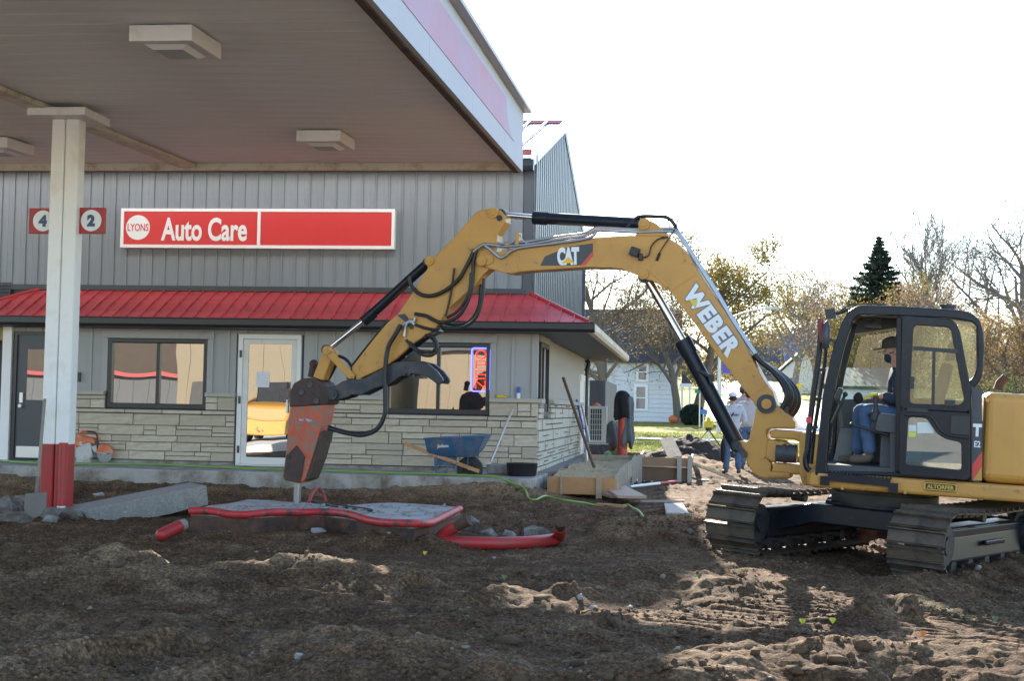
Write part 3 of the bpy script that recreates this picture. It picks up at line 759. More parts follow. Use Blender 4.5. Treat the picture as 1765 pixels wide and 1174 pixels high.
mb = MB(); mb.box(((p0.x + p1.x) / 2, YE - .014, (p0.z + p1.z) / 2), (p1.x - p0.x, .004, p0.z - p1.z)); obj('hours_plate', mb, mat('dark plate', (.07, .035, .035), .5, var=.3, vs=30, dirt=(.5, .45, .45), ds=60, da=.42), fd)
mb = MB()
for zz in (z0 + .25, (z0 + z1) / 2, z1 - .3): mb.cyl((x0 + .0, YE - .06, zz - .06), (x0 + .0, YE - .06, zz + .06), .02, n=8)
objs('door_hinge', mb, M_grey_trim, fd)
mb = MB(); mb.box((x1 - .16, YE - .06, z0 + .98), (.03, .05, .22)); obj('door_handle', mb, M_alu, fd, bevel=.008)
# grey side door at the left
x0, x1, z0, z1 = DDOOR
mb = MB(); mb.ring([(x0 - .05, z0 - .03), (x1 + .05, z0 - .03), (x1 + .05, z1 + .06), (x0 - .05, z1 + .06)], [(x0, z0), (x1, z0), (x1, z1), (x0, z1)], (0, YE, 0), (1, 0, 0), (0, 0, 1), (0, 1, 0), -.045, .06)
sdoor = obj('side_door', mb, M_black_trim, BLD)
mb = MB(); mb.box(((x0 + x1) / 2, YE + .01, (z0 + z1) / 2), (x1 - x0, .045, z1 - z0)); obj('door_leaf', mb, mat('dark door paint', (.055, .06, .07), .4, var=.05), sdoor)
pa, pb = atY(48, 602, YE - .03), atY(76, 690, YE - .03)
mb = MB(); mb.box(((pa.x + x1 - .12) / 2, YE - .018, (pa.z + pb.z) / 2), (x1 - .12 - pa.x, .012, pa.z - pb.z)); obj('door_pane', mb, M_glass_win, sdoor)
mb = MB(); mb.box(((x0 + x1) / 2, YE - .016, z0 + .10), (x1 - x0 - .06, .008, .19)); obj('kick_plate', mb, M_alu, sdoor)
mb = MB(); mb.box((x0 + .10, YE - .03, z0 + 1.02), (.06, .03, .17)); mb.cyl((x0 + .10, YE - .01, z0 + .88), (x0 + .10, YE - .09, z0 + .88), .03, n=10); objs('door_handle', mb, M_alu, sdoor)
mb = MB(); p = atY(135, 650, YE - .03); mb.box((p.x, YE - .03, p.z), (.07, .05, .16)); obj('switch_box', mb, M_grey_trim, BLD)
# open garage bay at the far left
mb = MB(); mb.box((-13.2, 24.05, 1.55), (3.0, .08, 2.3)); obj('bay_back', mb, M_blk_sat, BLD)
mb = MB(); mb.box((-13.1, YE + .2, 2.62), (2.9, .3, .22)); obj('bay_header', mb, mat('bay header ochre', (.35, .25, .08), .6), BLD)

# stone veneer: every block of the front is its own stone
sv = MB()
def clear(x, z):
    for w in WIN:
        if w[0] - .02 < x < w[1] + .02 and z > w[2] - .02: return False
    for d in (DOOR, DDOOR):
        if d[0] - .085 < x < d[1] + .085: return False
    return x > -10.42
segs = [(-10.44, DOOR[0] - .06), (DOOR[1] + .06, XR + .03)]
for a, b in segs: sv.box(((a + b) / 2, YE - .02, (PZ + 1.30) / 2 + .01), (b - a, .06, 1.30 - PZ - .02))
for a, b in ((-10.44, WIN[0][0] - .005), (WIN[0][1] + .005, DOOR[0] - .06), (DOOR[1] + .06, WIN[1][0] - .005), (WIN[1][1] + .005, XR)):
    sv.box(((a + b) / 2, YE - .019, 1.465), (b - a, .058, .33))
veneer = obj('stone_veneer', sv, M_mortar, BLD)
rs = random.Random(21)
def stones_between(xa, xb, za, zb):
    """random ashlar: courses of different height, long blocks, some split into two thin ones"""
    z = za; out = []
    while z < zb - .03:
        h = min(rs.choice((.11, .15, .17, .19)), zb - z)
        if zb - z - h < .06: h = zb - z
        x = xa - rs.uniform(0, .3)
        while x < xb:
            L = rs.choice((.22, .34, .5, .62, .8, .95)); x2 = x + L
            p, q = max(x, xa), min(x2, xb)
            if xb - q < .10: q = xb; x2 = xb
            if q - p > .05:
                if h > .13 and rs.random() < .42:
                    k = rs.uniform(.35, .65); mid = p + (q - p) * rs.uniform(.4, .7)
                    out.append((p, q, z, z + h * k))
                    if rs.random() < .5 and q - p > .45: out += [(p, mid, z + h * k, z + h), (mid, q, z + h * k, z + h)]
                    else: out.append((p, q, z + h * k, z + h))
                else: out.append((p, q, z, z + h))
            x = x2
        z += h
    return out
ST = []
ST += stones_between(-10.42, DOOR[0] - .07, PZ + .06, 1.30) + stones_between(DOOR[1] + .07, XR + .075, PZ + .06, 1.30)
ST += stones_between(-10.42, WIN[0][0] - .01, 1.38, 1.60) + stones_between(WIN[0][1] + .01, DOOR[0] - .07, 1.38, 1.60)
ST += stones_between(DOOR[1] + .07, WIN[1][0] - .01, 1.38, 1.60) + stones_between(WIN[1][1] + .01, XR + .075, 1.38, 1.60)
ST += [(x, x2, 1.305, 1.372) for x, x2 in ((-10.42, -9.4), (-9.4, -8.75), (-8.75, -8.06), (-8.06, DOOR[0] - .07), (DOOR[1] + .07, -5.6), (-5.6, -4.9), (-4.9, -4.1), (-4.1, -3.25), (-3.25, XR + .075))]
g = .008
for (p, q, a, b) in ST:
    if q - p < .03 or b - a < .02: continue
    d = rs.uniform(.0, .022); j = lambda: rs.uniform(-.004, .004)
    yf = YE - .075 - d; mb = MB()
    x0, x1, z0, z1 = p + g, q - g, a + g, b - g
    fr = [(x0 + j(), yf + j(), z0 + j()), (x1 + j(), yf + j(), z0 + j()), (x1 + j(), yf + j(), z1 + j()), (x0 + j(), yf + j(), z1 + j())]
    mid = [(x0 - .003, yf + .012, z0 - .003), (x1 + .003, yf + .012, z0 - .003), (x1 + .003, yf + .012, z1 + .003), (x0 - .003, yf + .012, z1 + .003)]
    bk = [(x0 - .003, YE - .052, z0 - .003), (x1 + .003, YE - .052, z0 - .003), (x1 + .003, YE - .052, z1 + .003), (x0 - .003, YE - .052, z1 + .003)]
    ff = [(0, 1, 2, 3)] + [(i, i + 4, (i + 1) % 4 + 4, (i + 1) % 4) for i in range(4)] + [(i + 4, i + 8, (i + 1) % 4 + 8, (i + 1) % 4 + 4) for i in range(4)]
    mb.add(fr + mid + bk, ff); obj('stone', mb, M_stone, veneer)
mb = MB()
for a, b in ((-10.44, WIN[0][0] - .015), (WIN[0][1] + .015, DOOR[0] - .065), (DOOR[1] + .065, WIN[1][0] - .015), (WIN[1][1] + .015, XR + .10)):
    mb.box(((a + b) / 2, YE - .06, 1.637), (b - a, .16, .07))
objs('stone_cap', mb, M_cap, BLD, bevel=.008)
mb = MB(); mb.box((-8.95, YE - .09, PZ + .025), (2.9, .14, .05)); mb.box((-4.45, YE - .09, PZ + .025), (3.88, .14, .05)); objs('base_ledge', mb, M_conc, BLD)

# right side wall: ribbed siding over stone
mb = MB(); mb.box((XR - .05, (YE + 34.4) / 2, 1.5), (.08, 34.4 - YE - .05, 2.45)); rw = obj('side_wall', mb, M_lt_siding, BLD)
mb = MB(); y = YE + .12; 
while y < 34.3:
    if not (24.0 < y < 25.5): mb.box((XR + .006, y, (1.7 + ZS) / 2), (.03, .06, ZS - 1.7))
    y += .20
kind(obj('side_rib', mb, mat('cream rib', (.52, .51, .48), .5, var=.05), BLD), 'stuff')
mb = MB(); mb.box((XR + .0, (YE + 33.0) / 2 - .01, (PZ + 1.6) / 2 - .1), (.06, 33.0 - YE + .06, 1.6 - PZ + .2)); sv2 = obj('side_stone_veneer', mb, M_mortar, BLD)
mb = MB()
def side_stones(mb):
    z = .40
    while z < 1.58:
        h = rs.choice((.12, .16, .19)); h = min(h, 1.60 - z); y = YE - .045
        while y < 33.0:
            L = rs.uniform(.3, .95); y2 = min(33.05, y + L)
            zs = [(z, z + h)] if rs.random() < .6 else [(z, z + h * .5), (z + h * .5, z + h)]
            for (a, b) in zs:
                if not (24.0 < (y + y2) / 2 < 25.45 and b > 1.36):
                    d = rs.uniform(0, .02); mb.box((XR + .045 + d / 2, (y + y2) / 2, (a + b) / 2), (.05 + d, y2 - y - .022, b - a - .02))
            y = y2
        z += h
side_stones(mb); kind(obj('side_stone', mb, mat('side limestone', (.52, .49, .41), .85, var=.2, vs=2.5, dirt=(.42, .38, .30), ds=5, da=.4, bump=.4), sv2), 'stuff')
mb = MB(); mb.box((XR + .06, (25.5 + 33.05) / 2, 1.637), (.15, 33.05 - 25.5, .07)); mb.box((XR + .06, (YE - .14 + 23.98) / 2, 1.637), (.15, 23.98 - YE + .12, .07)); objs('side_cap', mb, M_cap, BLD)
mb = MB(); mb.ring([(24.0, 1.38), (25.45, 1.38), (25.45, 2.62), (24.0, 2.62)], [(24.08, 1.46), (25.37, 1.46), (25.37, 2.55), (24.08, 2.55)], (XR, 0, 0), (0, 1, 0), (0, 0, 1), (1, 0, 0), -.08, .05)
mb.box((XR - .01, 24.75, 2.0), (.07, .06, 1.1)); sw = obj('side_window', mb, M_black_trim, BLD)
mb = MB(); mb.box((XR - .02, 24.72, 2.0), (.012, 1.3, 1.09)); obj('window_pane', mb, M_glass_win, sw)
mb = MB(); mb.box((XR + .03, 24.72, 2.69), (.05, 1.7, .12)); obj('window_trim', mb, M_lt_siding, BLD)
mb = MB(); mb.box((XR + .03, 33.6, 2.25), (.06, 1.3, .14)); mb.box((XR + .03, 34.2, 1.3), (.06, .1, 1.8)); objs('door_trim', mb, M_white_cl, BLD)
mb = MB(); mb.box((XR + .02, 33.55, 1.3), (.03, 1.1, 1.8)); obj('service_door', mb, M_white, BLD)
mb = MB(); mb.box((XR + .15, 29.0, .34), (.26, 10.9, .30)); obj('foundation_curb', mb, mat('reddish footing', (.30, .25, .225), .9, var=.2, vs=3, dirt=(.2, .18, .17), ds=3, da=.5, bump=.3), BLD)
mb = MB(); mb.tube(spline([(XR + .05, 34.7, ZG - .2), (XR + .1, 34.7, 2.6), (XR + .06, 34.7, 2.3), (XR + .06, 34.7, .5)], 4), .05, 8); obj('downspout', mb, M_black_trim, BLD)

# ------------------------------------------------------------------ canopy over the pumps
def soff(y): return 4.443 + .0335 * y          # lower edge of the fascia
def ceil_(y): return soff(y) + .11             # ribbed ceiling, a little higher
CAN = thing('fuel_canopy', 'large white fuel station canopy with stained ribbed ceiling over a double post', 'canopy', (-7.66, 17, .24))
CX0, CX1, CY0, CY1 = -15.0, -2.61, 11.2, 22.10
st = Vector((0, 1, .0335)).normalized()
mb = MB(); mb.add([(CX0, CY0, ceil_(CY0) + .05), (CX1 - .06, CY0, ceil_(CY0) + .05), (CX1 - .06, CY1, ceil_(CY1) + .05), (CX0, CY1, ceil_(CY1) + .05)], [(0, 1, 2, 3)])
deck = obj('ceiling', mb, M_soffit, CAN)
sp_ = None; y = CY1 - .12; pwid = .405
mbq = MB(); L = CX1 - CX0 - .08
mbq.prism([(-pwid + .006, 0), (0, 0), (0, .03), (-pwid + .006, .03)], (0, 0, 0), st, (0, -.0335, 1), (1, 0, 0), -L / 2, L / 2)
while y > CY0:
    wo = ((CX0 + CX1) / 2 - .04, y, ceil_(y))
    if sp_ is None:
        sp_ = obj('soffit_panel', mbq, M_soffit, deck, origin=(0, 0, 0)); sp_.location = Vector(wo) - ORI[deck.name]; ORI[sp_.name] = Vector(wo)
    else: copy_obj(sp_, deck, wo)
    y -= pwid
# rear edge beam and drop, beam along the post line
mb = MB(); mb.box(((CX0 + CX1) / 2 - .03, CY1 - .05, soff(CY1) + .06), (CX1 - CX0 - .06, .09, .13)); obj('edge_beam', mb, M_cream, CAN)
mb = MB(); mb.box(((CX0 + CX1) / 2 - .03, CY1 + .015, soff(CY1) + .01), (CX1 - CX0 - .06, .04, .03)); obj('drip_edge', mb, M_rust, CAN)
mb = MB(); mb.box(((CX0 + CX1) / 2 - .03, CY1 + .0, soff(CY1) + .5), (CX1 - CX0 - .06, .05, .78)); obj('fascia', mb, M_white, CAN)
bm_ = MB(); bm_.prism([(CY0, ceil_(CY0) - .07), (CY1 - .12, ceil_(CY1 - .12) - .07), (CY1 - .12, ceil_(CY1 - .12) - .012), (CY0, ceil_(CY0) - .012)], (0, 0, 0), (0, 1, 0), (0, 0, 1), (1, 0, 0), -8.06, -7.80); obj('ceiling_beam', bm_, M_cream, CAN)
mb = MB(); mb.box((-7.66, 17.0, ceil_(17) - .12), (.74, .78, .10)); obj('post_cap', mb, M_white, CAN, bevel=.01)
# double post, white above and red below with a drain pipe up its face
z_r = atY(97, 766, 16.85).z; z_b = .16
mb = MB(); mb.cur = 0
for sgn in (-1, 1):
    pts = rpoly([(-.086, -.11), (.086, -.11), (.086, .11), (-.086, .11)], .03, 3)
    mb.cur = 0; mb.prism(pts, (-7.66 + sgn * .09, 17.0, 0), (1, 0, 0), (0, 1, 0), (0, 0, 1), z_r, ceil_(17) - .17)
    mb.cur = 1; mb.prism(pts, (-7.66 + sgn * .09, 17.0, 0), (1, 0, 0), (0, 1, 0), (0, 0, 1), z_b, z_r - .0005)
obj('post', mb, [M_post, M_red_paint], CAN)
mb = MB(); xp = atY(103, 800, 16.75).x; mb.cur = 1
mb.tube([(xp, 16.84, z_r + .02), (xp, 16.84, .40)], .055, 12); mb.tube([(xp, 16.84, .42), (xp, 16.83, .21)], .046, 12)
mb.cur = 0; mb.tube([(xp, 16.83, .22), (xp, 16.83, .05)], .052, 12)
dp = obj('drain_pipe', mb, [M_white, M_red_paint], CAN)
mb = MB(); mb.box((-7.60, 16.95, .10), (.62, .6, .2)); obj('post_footing', mb, M_conc, CAN, bevel=.03)
# right fascia: white panels with a faded sign band and a drip cap
FA = []
ftop = lambda y: soff(y) + .90
ynodes = [CY0, 14.0, 16.9, 19.9, CY1]
for a, b in zip(ynodes[:-1], ynodes[1:]):
    mb = MB(); mb.prism([(a + .004, soff(a) - .02), (b - .004, soff(b) - .02), (b - .004, ftop(b)), (a + .004, ftop(a))], (CX1, 0, 0), (0, 1, 0), (0, 0, 1), (1, 0, 0), -.05, .01)
    obj('fascia_panel', mb, M_fascia, CAN)
M_faded = mat('faded sign band', (.50, .40, .54), .75, var=.10, vs=.35, dirt=(.55, .31, .38), ds=.5, da=.42, dsoft=.2, spec=.15)
be = [];
yb0, yb1 = CY0 + .1, 20.9
lo = lambda y: soff(y) + .27; hi = lambda y: soff(y) + .74
band = [(yb0, lo(yb0)), (yb1, lo(yb1) - .0)] + [(yb1 - .95 * math.sin(t * math.pi / 2), lo(yb1) + (hi(yb1 - .95) - lo(yb1)) * (1 - math.cos(t * math.pi / 2))) for t in (.2, .4, .6, .8, 1.0)] + [(yb0, hi(yb0))]
mb = MB(); mb.prism(band, (CX1 + .0135, 0, 0), (0, 1, 0), (0, 0, 1), (1, 0, 0), 0, .004); obj('sign_band', mb, M_faded, CAN)
mb = MB()
mb.prism([(CY0 - .1, ftop(CY0)), (CY1 + .05, ftop(CY1)), (CY1 + .05, ftop(CY1) + .055), (CY0 - .1, ftop(CY0) + .055)], (CX1, 0, 0), (0, 1, 0), (0, 0, 1), (1, 0, 0), -.05, .13)
obj('drip_cap', mb, mat('grey drip cap', (.34, .34, .33), .5, var=.1), CAN)
mb = MB(); mb.prism([(CY0, soff(CY0) - .035), (CY1, soff(CY1) - .035), (CY1, soff(CY1) + .02), (CY0, soff(CY0) + .02)], (CX1, 0, 0), (0, 1, 0), (0, 0, 1), (1, 0, 0), -.13, -.055); obj('edge_trim', mb, M_rust, CAN)
mb = MB(); mb.add([(CX0, CY0, ftop(CY0)), (CX1 - .06, CY0, ftop(CY0)), (CX1 - .06, CY1, ftop(CY1)), (CX0, CY1, ftop(CY1))], [(0, 1, 2, 3)]); obj('canopy_roof', mb, M_white, CAN)
mb = MB(); mb.prism([(CY0, soff(CY0)), (CY1, soff(CY1)), (CY1, ftop(CY1)), (CY0, ftop(CY0))], (CX0, 0, 0), (0, 1, 0), (0, 0, 1), (1, 0, 0), 0, .05); obj('fascia', mb, M_white, CAN)
mb = MB(); mb.box(((CX0 + CX1) / 2, CY0, soff(CY0) + .45), (CX1 - CX0, .05, .9)); obj('fascia', mb, M_white, CAN)

# canopy lights
def under(px, py):
    z = 4.9
    for _ in range(6): p = atZ(px, py, z); z = ceil_(p.y) - .09
    return (p.x, p.y)
LT = [(under(304, 72), 'square canopy light nearest the camera at the top of the picture'),
      (under(562, 241), 'square canopy light near the rear edge, above the blank half of the red sign'),
      (under(2, 252), 'square canopy light left of the post, cut by the left edge of the picture')]
lp = None
def tilt_box(mb, c, d):
    R = Matrix.Rotation(math.atan(.0335), 3, 'X'); mb.box(c, d, R)
for (lx, ly), lab in LT:
    z = ceil_(ly) - .011
    if lp is None:
        lp = thing('canopy_light', lab, 'light', (lx, ly, z), 'square lights under the canopy')
        mb = MB(); tilt_box(mb, (lx, ly, z - .085), (.60, .84, .15)); obj('housing', mb, M_white, lp, origin=(lx, ly, z), bevel=.008)
        mb = MB(); R = Matrix.Rotation(math.atan(.0335), 3, 'X')
        a = [(-.20, -.29), (.20, -.29), (.20, .29), (-.20, .29)]; b = [(-.14, -.21), (.14, -.21), (.14, .21), (-.14, .21)]
        vv = [R @ Vector((p[0], p[1], 0)) + Vector((lx, ly, z - .162)) for p in a] + [R @ Vector((p[0], p[1], -.035)) + Vector((lx, ly, z - .162)) for p in b]
        mb.add(vv, [(0, 4, 5, 1), (1, 5, 6, 2), (2, 6, 7, 3), (3, 7, 4, 0)]); obj('lens_frame', mb, M_white_cl, lp, origin=(lx, ly, z))
        mb = MB(); mb.add(vv[4:], [(3, 2, 1, 0)]); obj('lens', mb, mat('light lens', (.45, .48, .46), .6, var=.25, vs=12), lp, origin=(lx, ly, z))
    else:
        r = copy_obj(lp, None, (lx, ly, z)); r['label'] = lab
        for ch in lp.children: copy_obj(ch, r, (lx, ly, z))

# numbered signs on the post
for (pa, pb, num, lab, nm) in (((52, 359), (100, 403), '4', 'red pump sign with a blue 4 in a white disc, left of the canopy post', 0), ((134, 358), (181, 403), '2', 'red pump sign with a blue 2 in a white disc, right of the canopy post', 1)):
    Yp = 17.02; a, b = atY(*pa, Yp), atY(*pb, Yp); cx_, cz_ = (a.x + b.x) / 2, (a.z + b.z) / 2; w, h = b.x - a.x, a.z - b.z
    t = thing('pump_number_sign', lab, 'sign', (cx_, Yp, b.z), 'pump number signs on the canopy post')
    mb = MB(); mb.box((cx_, Yp, cz_), (w, .05, h)); obj('plate', mb, M_red_paint, t, bevel=.004)
    mb = MB(); q = .01 if nm else -.0; mb.lathe([(h * .41, 0), (h * .41, .004)], (cx_ + q, Yp - .0265, cz_), (0, -1, 0), 32); obj('disc', mb, M_sign_white, t)
    sz = h * .56; text('numeral', num, sz, (cx_ + q, Yp - .0335, cz_ - sz * .35), (1, 0, 0), (0, 0, 1), M_sign_navy, t, bold=.012, align='CENTER')

# red wall sign
a, b = atY(210, 360, YM - .16), atY(680, 429, YM - .16); w, h = b.x - a.x, .685; zc = (a.z + b.z) / 2
SG = thing('wall_sign', 'long red and white lightbox sign reading LYONS Auto Care on the grey upper wall', 'sign', ((a.x + b.x) / 2, YM - .1, zc - h / 2))
ys_ = YM - .17
mb = MB(); mb.box(((a.x + b.x) / 2, YM - .105, zc), (w, .12, h)); obj('cabinet', mb, M_white, SG, bevel=.006)
xm = atY(447, 395, YM - .16).x
mb = MB(); mb.ring([(a.x, zc - h / 2), (b.x, zc - h / 2), (b.x, zc + h / 2), (a.x, zc + h / 2)], [(a.x + .055, zc - h / 2 + .055), (b.x - .055, zc - h / 2 + .055), (b.x - .055, zc + h / 2 - .055), (a.x + .055, zc + h / 2 - .055)], (0, ys_ + .004, 0), (1, 0, 0), (0, 0, 1), (0, -1, 0), 0, .03)
mb.box((xm, ys_ - .011, zc), (.055, .028, h - .112)); obj('sign_frame', mb, M_white_cl, SG, bevel=.006)
for p, q in ((a.x + .05, xm - .02), (xm + .02, b.x - .05)):
    mb = MB(); mb.box(((p + q) / 2, ys_ + .001, zc), (q - p, .010, h - .1)); obj('sign_face', mb, M_sign_red, SG)
pc = atY(238, 391, ys_); rr = .215
mb = MB(); mb.lathe([(rr, 0), (rr, .003)], (pc.x, ys_ - .0045, zc + .01), (0, -1, 0), 40); obj('disc', mb, M_sign_white, SG)
text('lettering', 'LYONS', .18, (pc.x, ys_ - .0095, zc - .05), (1, 0, 0), (0, 0, 1), M_sign_red, SG, bold=.002, xs=.68, align='CENTER', depth=.001)
pt = atY(279, 411, ys_); pt2 = atY(427, 411, ys_)
tt = text('lettering', 'Auto Care', .54, (pt.x, ys_ - .0075, zc - .20), (1, 0, 0), (0, 0, 1), M_sign_white, SG, bold=.014, xs=1.0, depth=.001)
tw = tt.dimensions.x if tt.dimensions.x else 1
bb = max(v.co.x for v in tt.data.vertices) - min(v.co.x for v in tt.data.vertices)
for v_ in tt.data.vertices: v_.co.x *= (pt2.x - pt.x) / bb
# neon OPEN sign inside the window edge
a, b = atY(813, 600, YE - .03), atY(843, 675, YE - .03)
NE = thing('neon_open_sign', 'lit vertical neon sign with red OPEN letters in a blue rounded border', 'sign', ((a.x + b.x) / 2, YE - .03, b.z))
M_neb = mat('blue neon', (.1, .1, .5), .4, emit=((.10, .10, 1.0), 1.4)); M_ner = mat('red neon', (.5, .02, .02), .4, emit=((1.0, .03, .03), 1.0))
cx_, cz_ = (a.x + b.x) / 2, (a.z + b.z) / 2; w, h = b.x - a.x, a.z - b.z
rp_ = rpoly([(cx_ - w / 2, b.z), (cx_ + w / 2, b.z), (cx_ + w / 2, a.z), (cx_ - w / 2, a.z)], .05, 4)
mb = MB(); mb.tube([(x, YE - .015, z) for x, z in rp_ + rp_[:1]], .012, 6); obj('border_tube', mb, M_neb, NE)
lh = h * .185; lw_ = w * .54
for i, ch in enumerate('OPEN'):
    zt = a.z - h * .055 - i * h * .232; zb_ = zt - lh; l, r = cx_ - lw_ / 2, cx_ + lw_ / 2; zm = (zt + zb_) / 2
    if ch == 'O': st_ = [[(cx_ + lw_ / 2 * math.cos(t * math.pi / 8), zm + lh / 2 * math.sin(t * math.pi / 8)) for t in range(17)]]
    elif ch == 'P': st_ = [[(l, zb_), (l, zt), (r - .02, zt), (r, zt - .03), (r, zm + .02), (r - .02, zm - .005), (l, zm - .005)]]
    elif ch == 'E': st_ = [[(r, zt), (l, zt), (l, zb_), (r, zb_)], [(l, zm), (r - .02, zm)]]
    else: st_ = [[(l, zb_), (l, zt), (r, zb_), (r, zt)]]
    mb = MB()
    for s_ in st_: mb.tube([(x, YE - .015, z) for x, z in s_], .008, 6)
    obj('letter_tube', mb, M_ner, NE)
# ------------------------------------------------------------------ excavator
def cw(X, Z): return Vector(RT0 * X + FW0 * Z)
HA = math.radians(17); tiltv = cw(.766, -.643).normalized(); tl_ = math.radians(2.6)
mU = (Vector((0, 0, 1)) * math.cos(tl_) + tiltv * math.sin(tl_)).normalized()
mF = cw(-math.cos(HA), math.sin(HA)); mF = (mF - mU * mF.dot(mU)).normalized(); mL = mU.cross(mF)
LATC = 1.05
_p = atD(1520, 800, 14.6); mO = _p - mL * LATC; mO = mO - mU * ((mO.z + .06) / mU.z)
MR = Matrix((mF, mL, mU)).transposed()
def W(x, y, z): return mO + mF * x + mL * y + mU * z
def S(px, py, lat):
    """photograph point on the machine's own plane at this sideways offset -> machine x, z"""
    d = Vector(ray(px, py)); C = Vector(CAM); t = ((mO - C).dot(mL) + lat) / d.dot(mL); r = C + d * t - mO
    return (r.dot(mF), r.dot(mU))
def SL(pts, lat): return [S(x, y, lat) for x, y in pts]
def SW(px, py, lat): x, z = S(px, py, lat); return W(x, lat, z)
def mpr(pts, t0, t1, mb=None):
    mb = mb or MB(); return mb.prism(pts, mO, mF, mU, mL, t0, t1)
EX = thing('excavator', 'yellow tracked excavator with a long bent boom holding a rusty orange hydraulic breaker', 'excavator', (mO.x, mO.y, 0))

# undercarriage ---------------------------------------------------------------
tF = cw(-.643, -.766); tF = (tF - mU * tF.dot(mU)).normalized(); tS = mU.cross(tF)
uO = mO + cw(.03, .10)
def UW(x, y, z): return uO + tF * x + tS * y + mU * z
TL, TRr, SHW = 2.98, .315, .58
half = TL / 2 - TRr - .03
shoe = MB()
shoe.box((0, 0, .008), (.146, SHW, .016)); shoe.prism([(-.073, 0), (-.050, 0), (-.058, .034), (-.070, .034)], (0, 0, .016), (1, 0, 0), (0, 0, 1), (0, 1, 0), -SHW / 2, SHW / 2)
shoe.prism([(.050, 0), (.066, 0), (.062, .018), (.054, .018)], (0, 0, .016), (1, 0, 0), (0, 0, 1), (0, 1, 0), -SHW / 2, SHW / 2)
shoe.box((0, -.055, -.03), (.11, .03, .05)); shoe.box((0, .055, -.03), (.11, .03, .05))
me_shoe = mesh_of('track_shoe', shoe, (0, 0, 0)); me_shoe.materials.append(mat('caked track shoe', (.034, .030, .028), .55, .2, var=.4, vs=7, dirt=(.10, .073, .050), ds=4, da=.55, bump=.7, bs=22, rnd=.4))
per = 4 * half + 2 * math.pi * TRr; NS = 42; zc_ = TRr + .055
def track_pos(s):
    s %= per
    if s < 2 * half: return (-half + s, zc_ + TRr, 0.0)                            # top run towards the front
    s -= 2 * half
    if s < math.pi * TRr: a = s / TRr; return (half + TRr * math.sin(a), zc_ + TRr * math.cos(a), a)
    s -= math.pi * TRr
    if s < 2 * half: return (half - s, zc_ - TRr, math.pi)
    s -= 2 * half; a = s / TRr; return (-half - TRr * math.sin(a), zc_ - TRr * math.cos(a), math.pi + a)
for side in (-1, 1):
    yc = side * 1.03
    mb = MB()
    mb.prism(rpoly([(-half - .05, zc_ - .20), (half - .05, zc_ - .20), (half + .02, zc_ - .05), (half - .1, zc_ + .13), (-half + .1, zc_ + .13), (-half - .05, zc_ + .05)], .04, 2), UW(0, yc, 0), tF, mU, tS, -.10, .10)
    so = 1 if side > 0 else -1
    mb.prism([(-.16, zc_ - .17), (.13, zc_ - .19), (.13, zc_ - .16), (.10, zc_ + .06), (.02, zc_ + .14), (-.16, zc_ + .15)], UW(0, yc, 0), tS * so, mU, tF, -half + .25, half - .22)
    mb.box(UW(half - .1, yc + so * .02, zc_ - .02), (.2, .26, .22), Matrix((tF, tS, mU)).transposed())
    mb.box(UW(-.1, yc + so * .15, zc_ - .03), (.5, .04, .05), Matrix((tF, tS, mU)).transposed())
    tr = obj('track', mb, M_blk, EX, origin=UW(0, yc, 0), bevel=.012)
    mb = MB(); mb.cyl(UW(half, yc - .06, zc_), UW(half, yc + .06, zc_), TRr - .06, n=28); mb.cyl(UW(half, yc - .17, zc_), UW(half, yc + .17, zc_), .20, n=24); mb.cyl(UW(half, yc - .20, zc_), UW(half, yc + .20, zc_), .09, n=16)
    obj('idler', mb, M_thumb, tr)
    mb = MB(); mb.cyl(UW(-half, yc - .04, zc_), UW(-half, yc + .04, zc_), TRr - .05, n=22); mb.cyl(UW(-half, yc - .19, zc_), UW(-half, yc + .19, zc_), .19, n=22); obj('sprocket', mb, M_thumb, tr)
    for k in range(5):
        x = -half + .32 + k * (2 * half - .62) / 4
        mb = MB(); mb.cyl(UW(x, yc - .13, zc_ - .23), UW(x, yc + .13, zc_ - .23), .065, n=14); obj('roller', mb, M_thumb, tr)
    mb = MB(); mb.cyl(UW(.0, yc - .08, zc_ + .22), UW(.0, yc + .08, zc_ + .22), .055, n=12); obj('carrier_roller', mb, M_thumb, tr)
    for k in range(NS):
        x, z, a = track_pos((k + .3) * per / NS)
        if a == 0.0: z -= .05 * (1 - (x / half) ** 2) * .7
        n_ = tF * math.sin(a) + mU * math.cos(a); t_ = tF * math.cos(a) - mU * math.sin(a)
        o = bpy.data.objects.new('track_shoe', me_shoe); COL.objects.link(o); o.parent = tr
        wo = UW(x, yc, z); M = Matrix((t_, n_.cross(t_), n_)).transposed().to_4x4(); M.translation = wo - ORI[tr.name]; o.matrix_local = M
mb = MB()
RU = Matrix((tF, tS, mU)).transposed()
mb.box(UW(0, 0, .50), (1.0, .9, .26), RU)
for sx in (-1, 1):
    mb.prism([(-.97, .24), (-.97, .44), (-.50, .60), (.50, .60), (.97, .44), (.97, .24), (.45, .40), (-.45, .40)], UW(sx * .62, 0, 0), tS, mU, tF, -.12, .12)
obj('car_body', mb, M_blk, EX, bevel=.012)
mb = MB(); mb.cyl(W(0, 0, .55), W(0, 0, .80), .50, n=36); mb.cyl(W(0, 0, .63), W(0, 0, .74), .56, n=36); obj('turntable', mb, M_blk_sat, EX)
mb = MB()
mb.prism([(-1.95, .06), (-1.85, .02), (-1.80, .10), (-1.84, .30), (-1.82, .46), (-1.88, .46), (-1.93, .28)], UW(0, 0, 0), tF, mU, tS, -1.15, 1.15)
for sy in (-.35, .35): mb.bar(UW(-1.84, sy, .25), UW(-.5, sy, .42), .12, .16)
obj('dozer_blade', mb, M_blk, EX, bevel=.01)

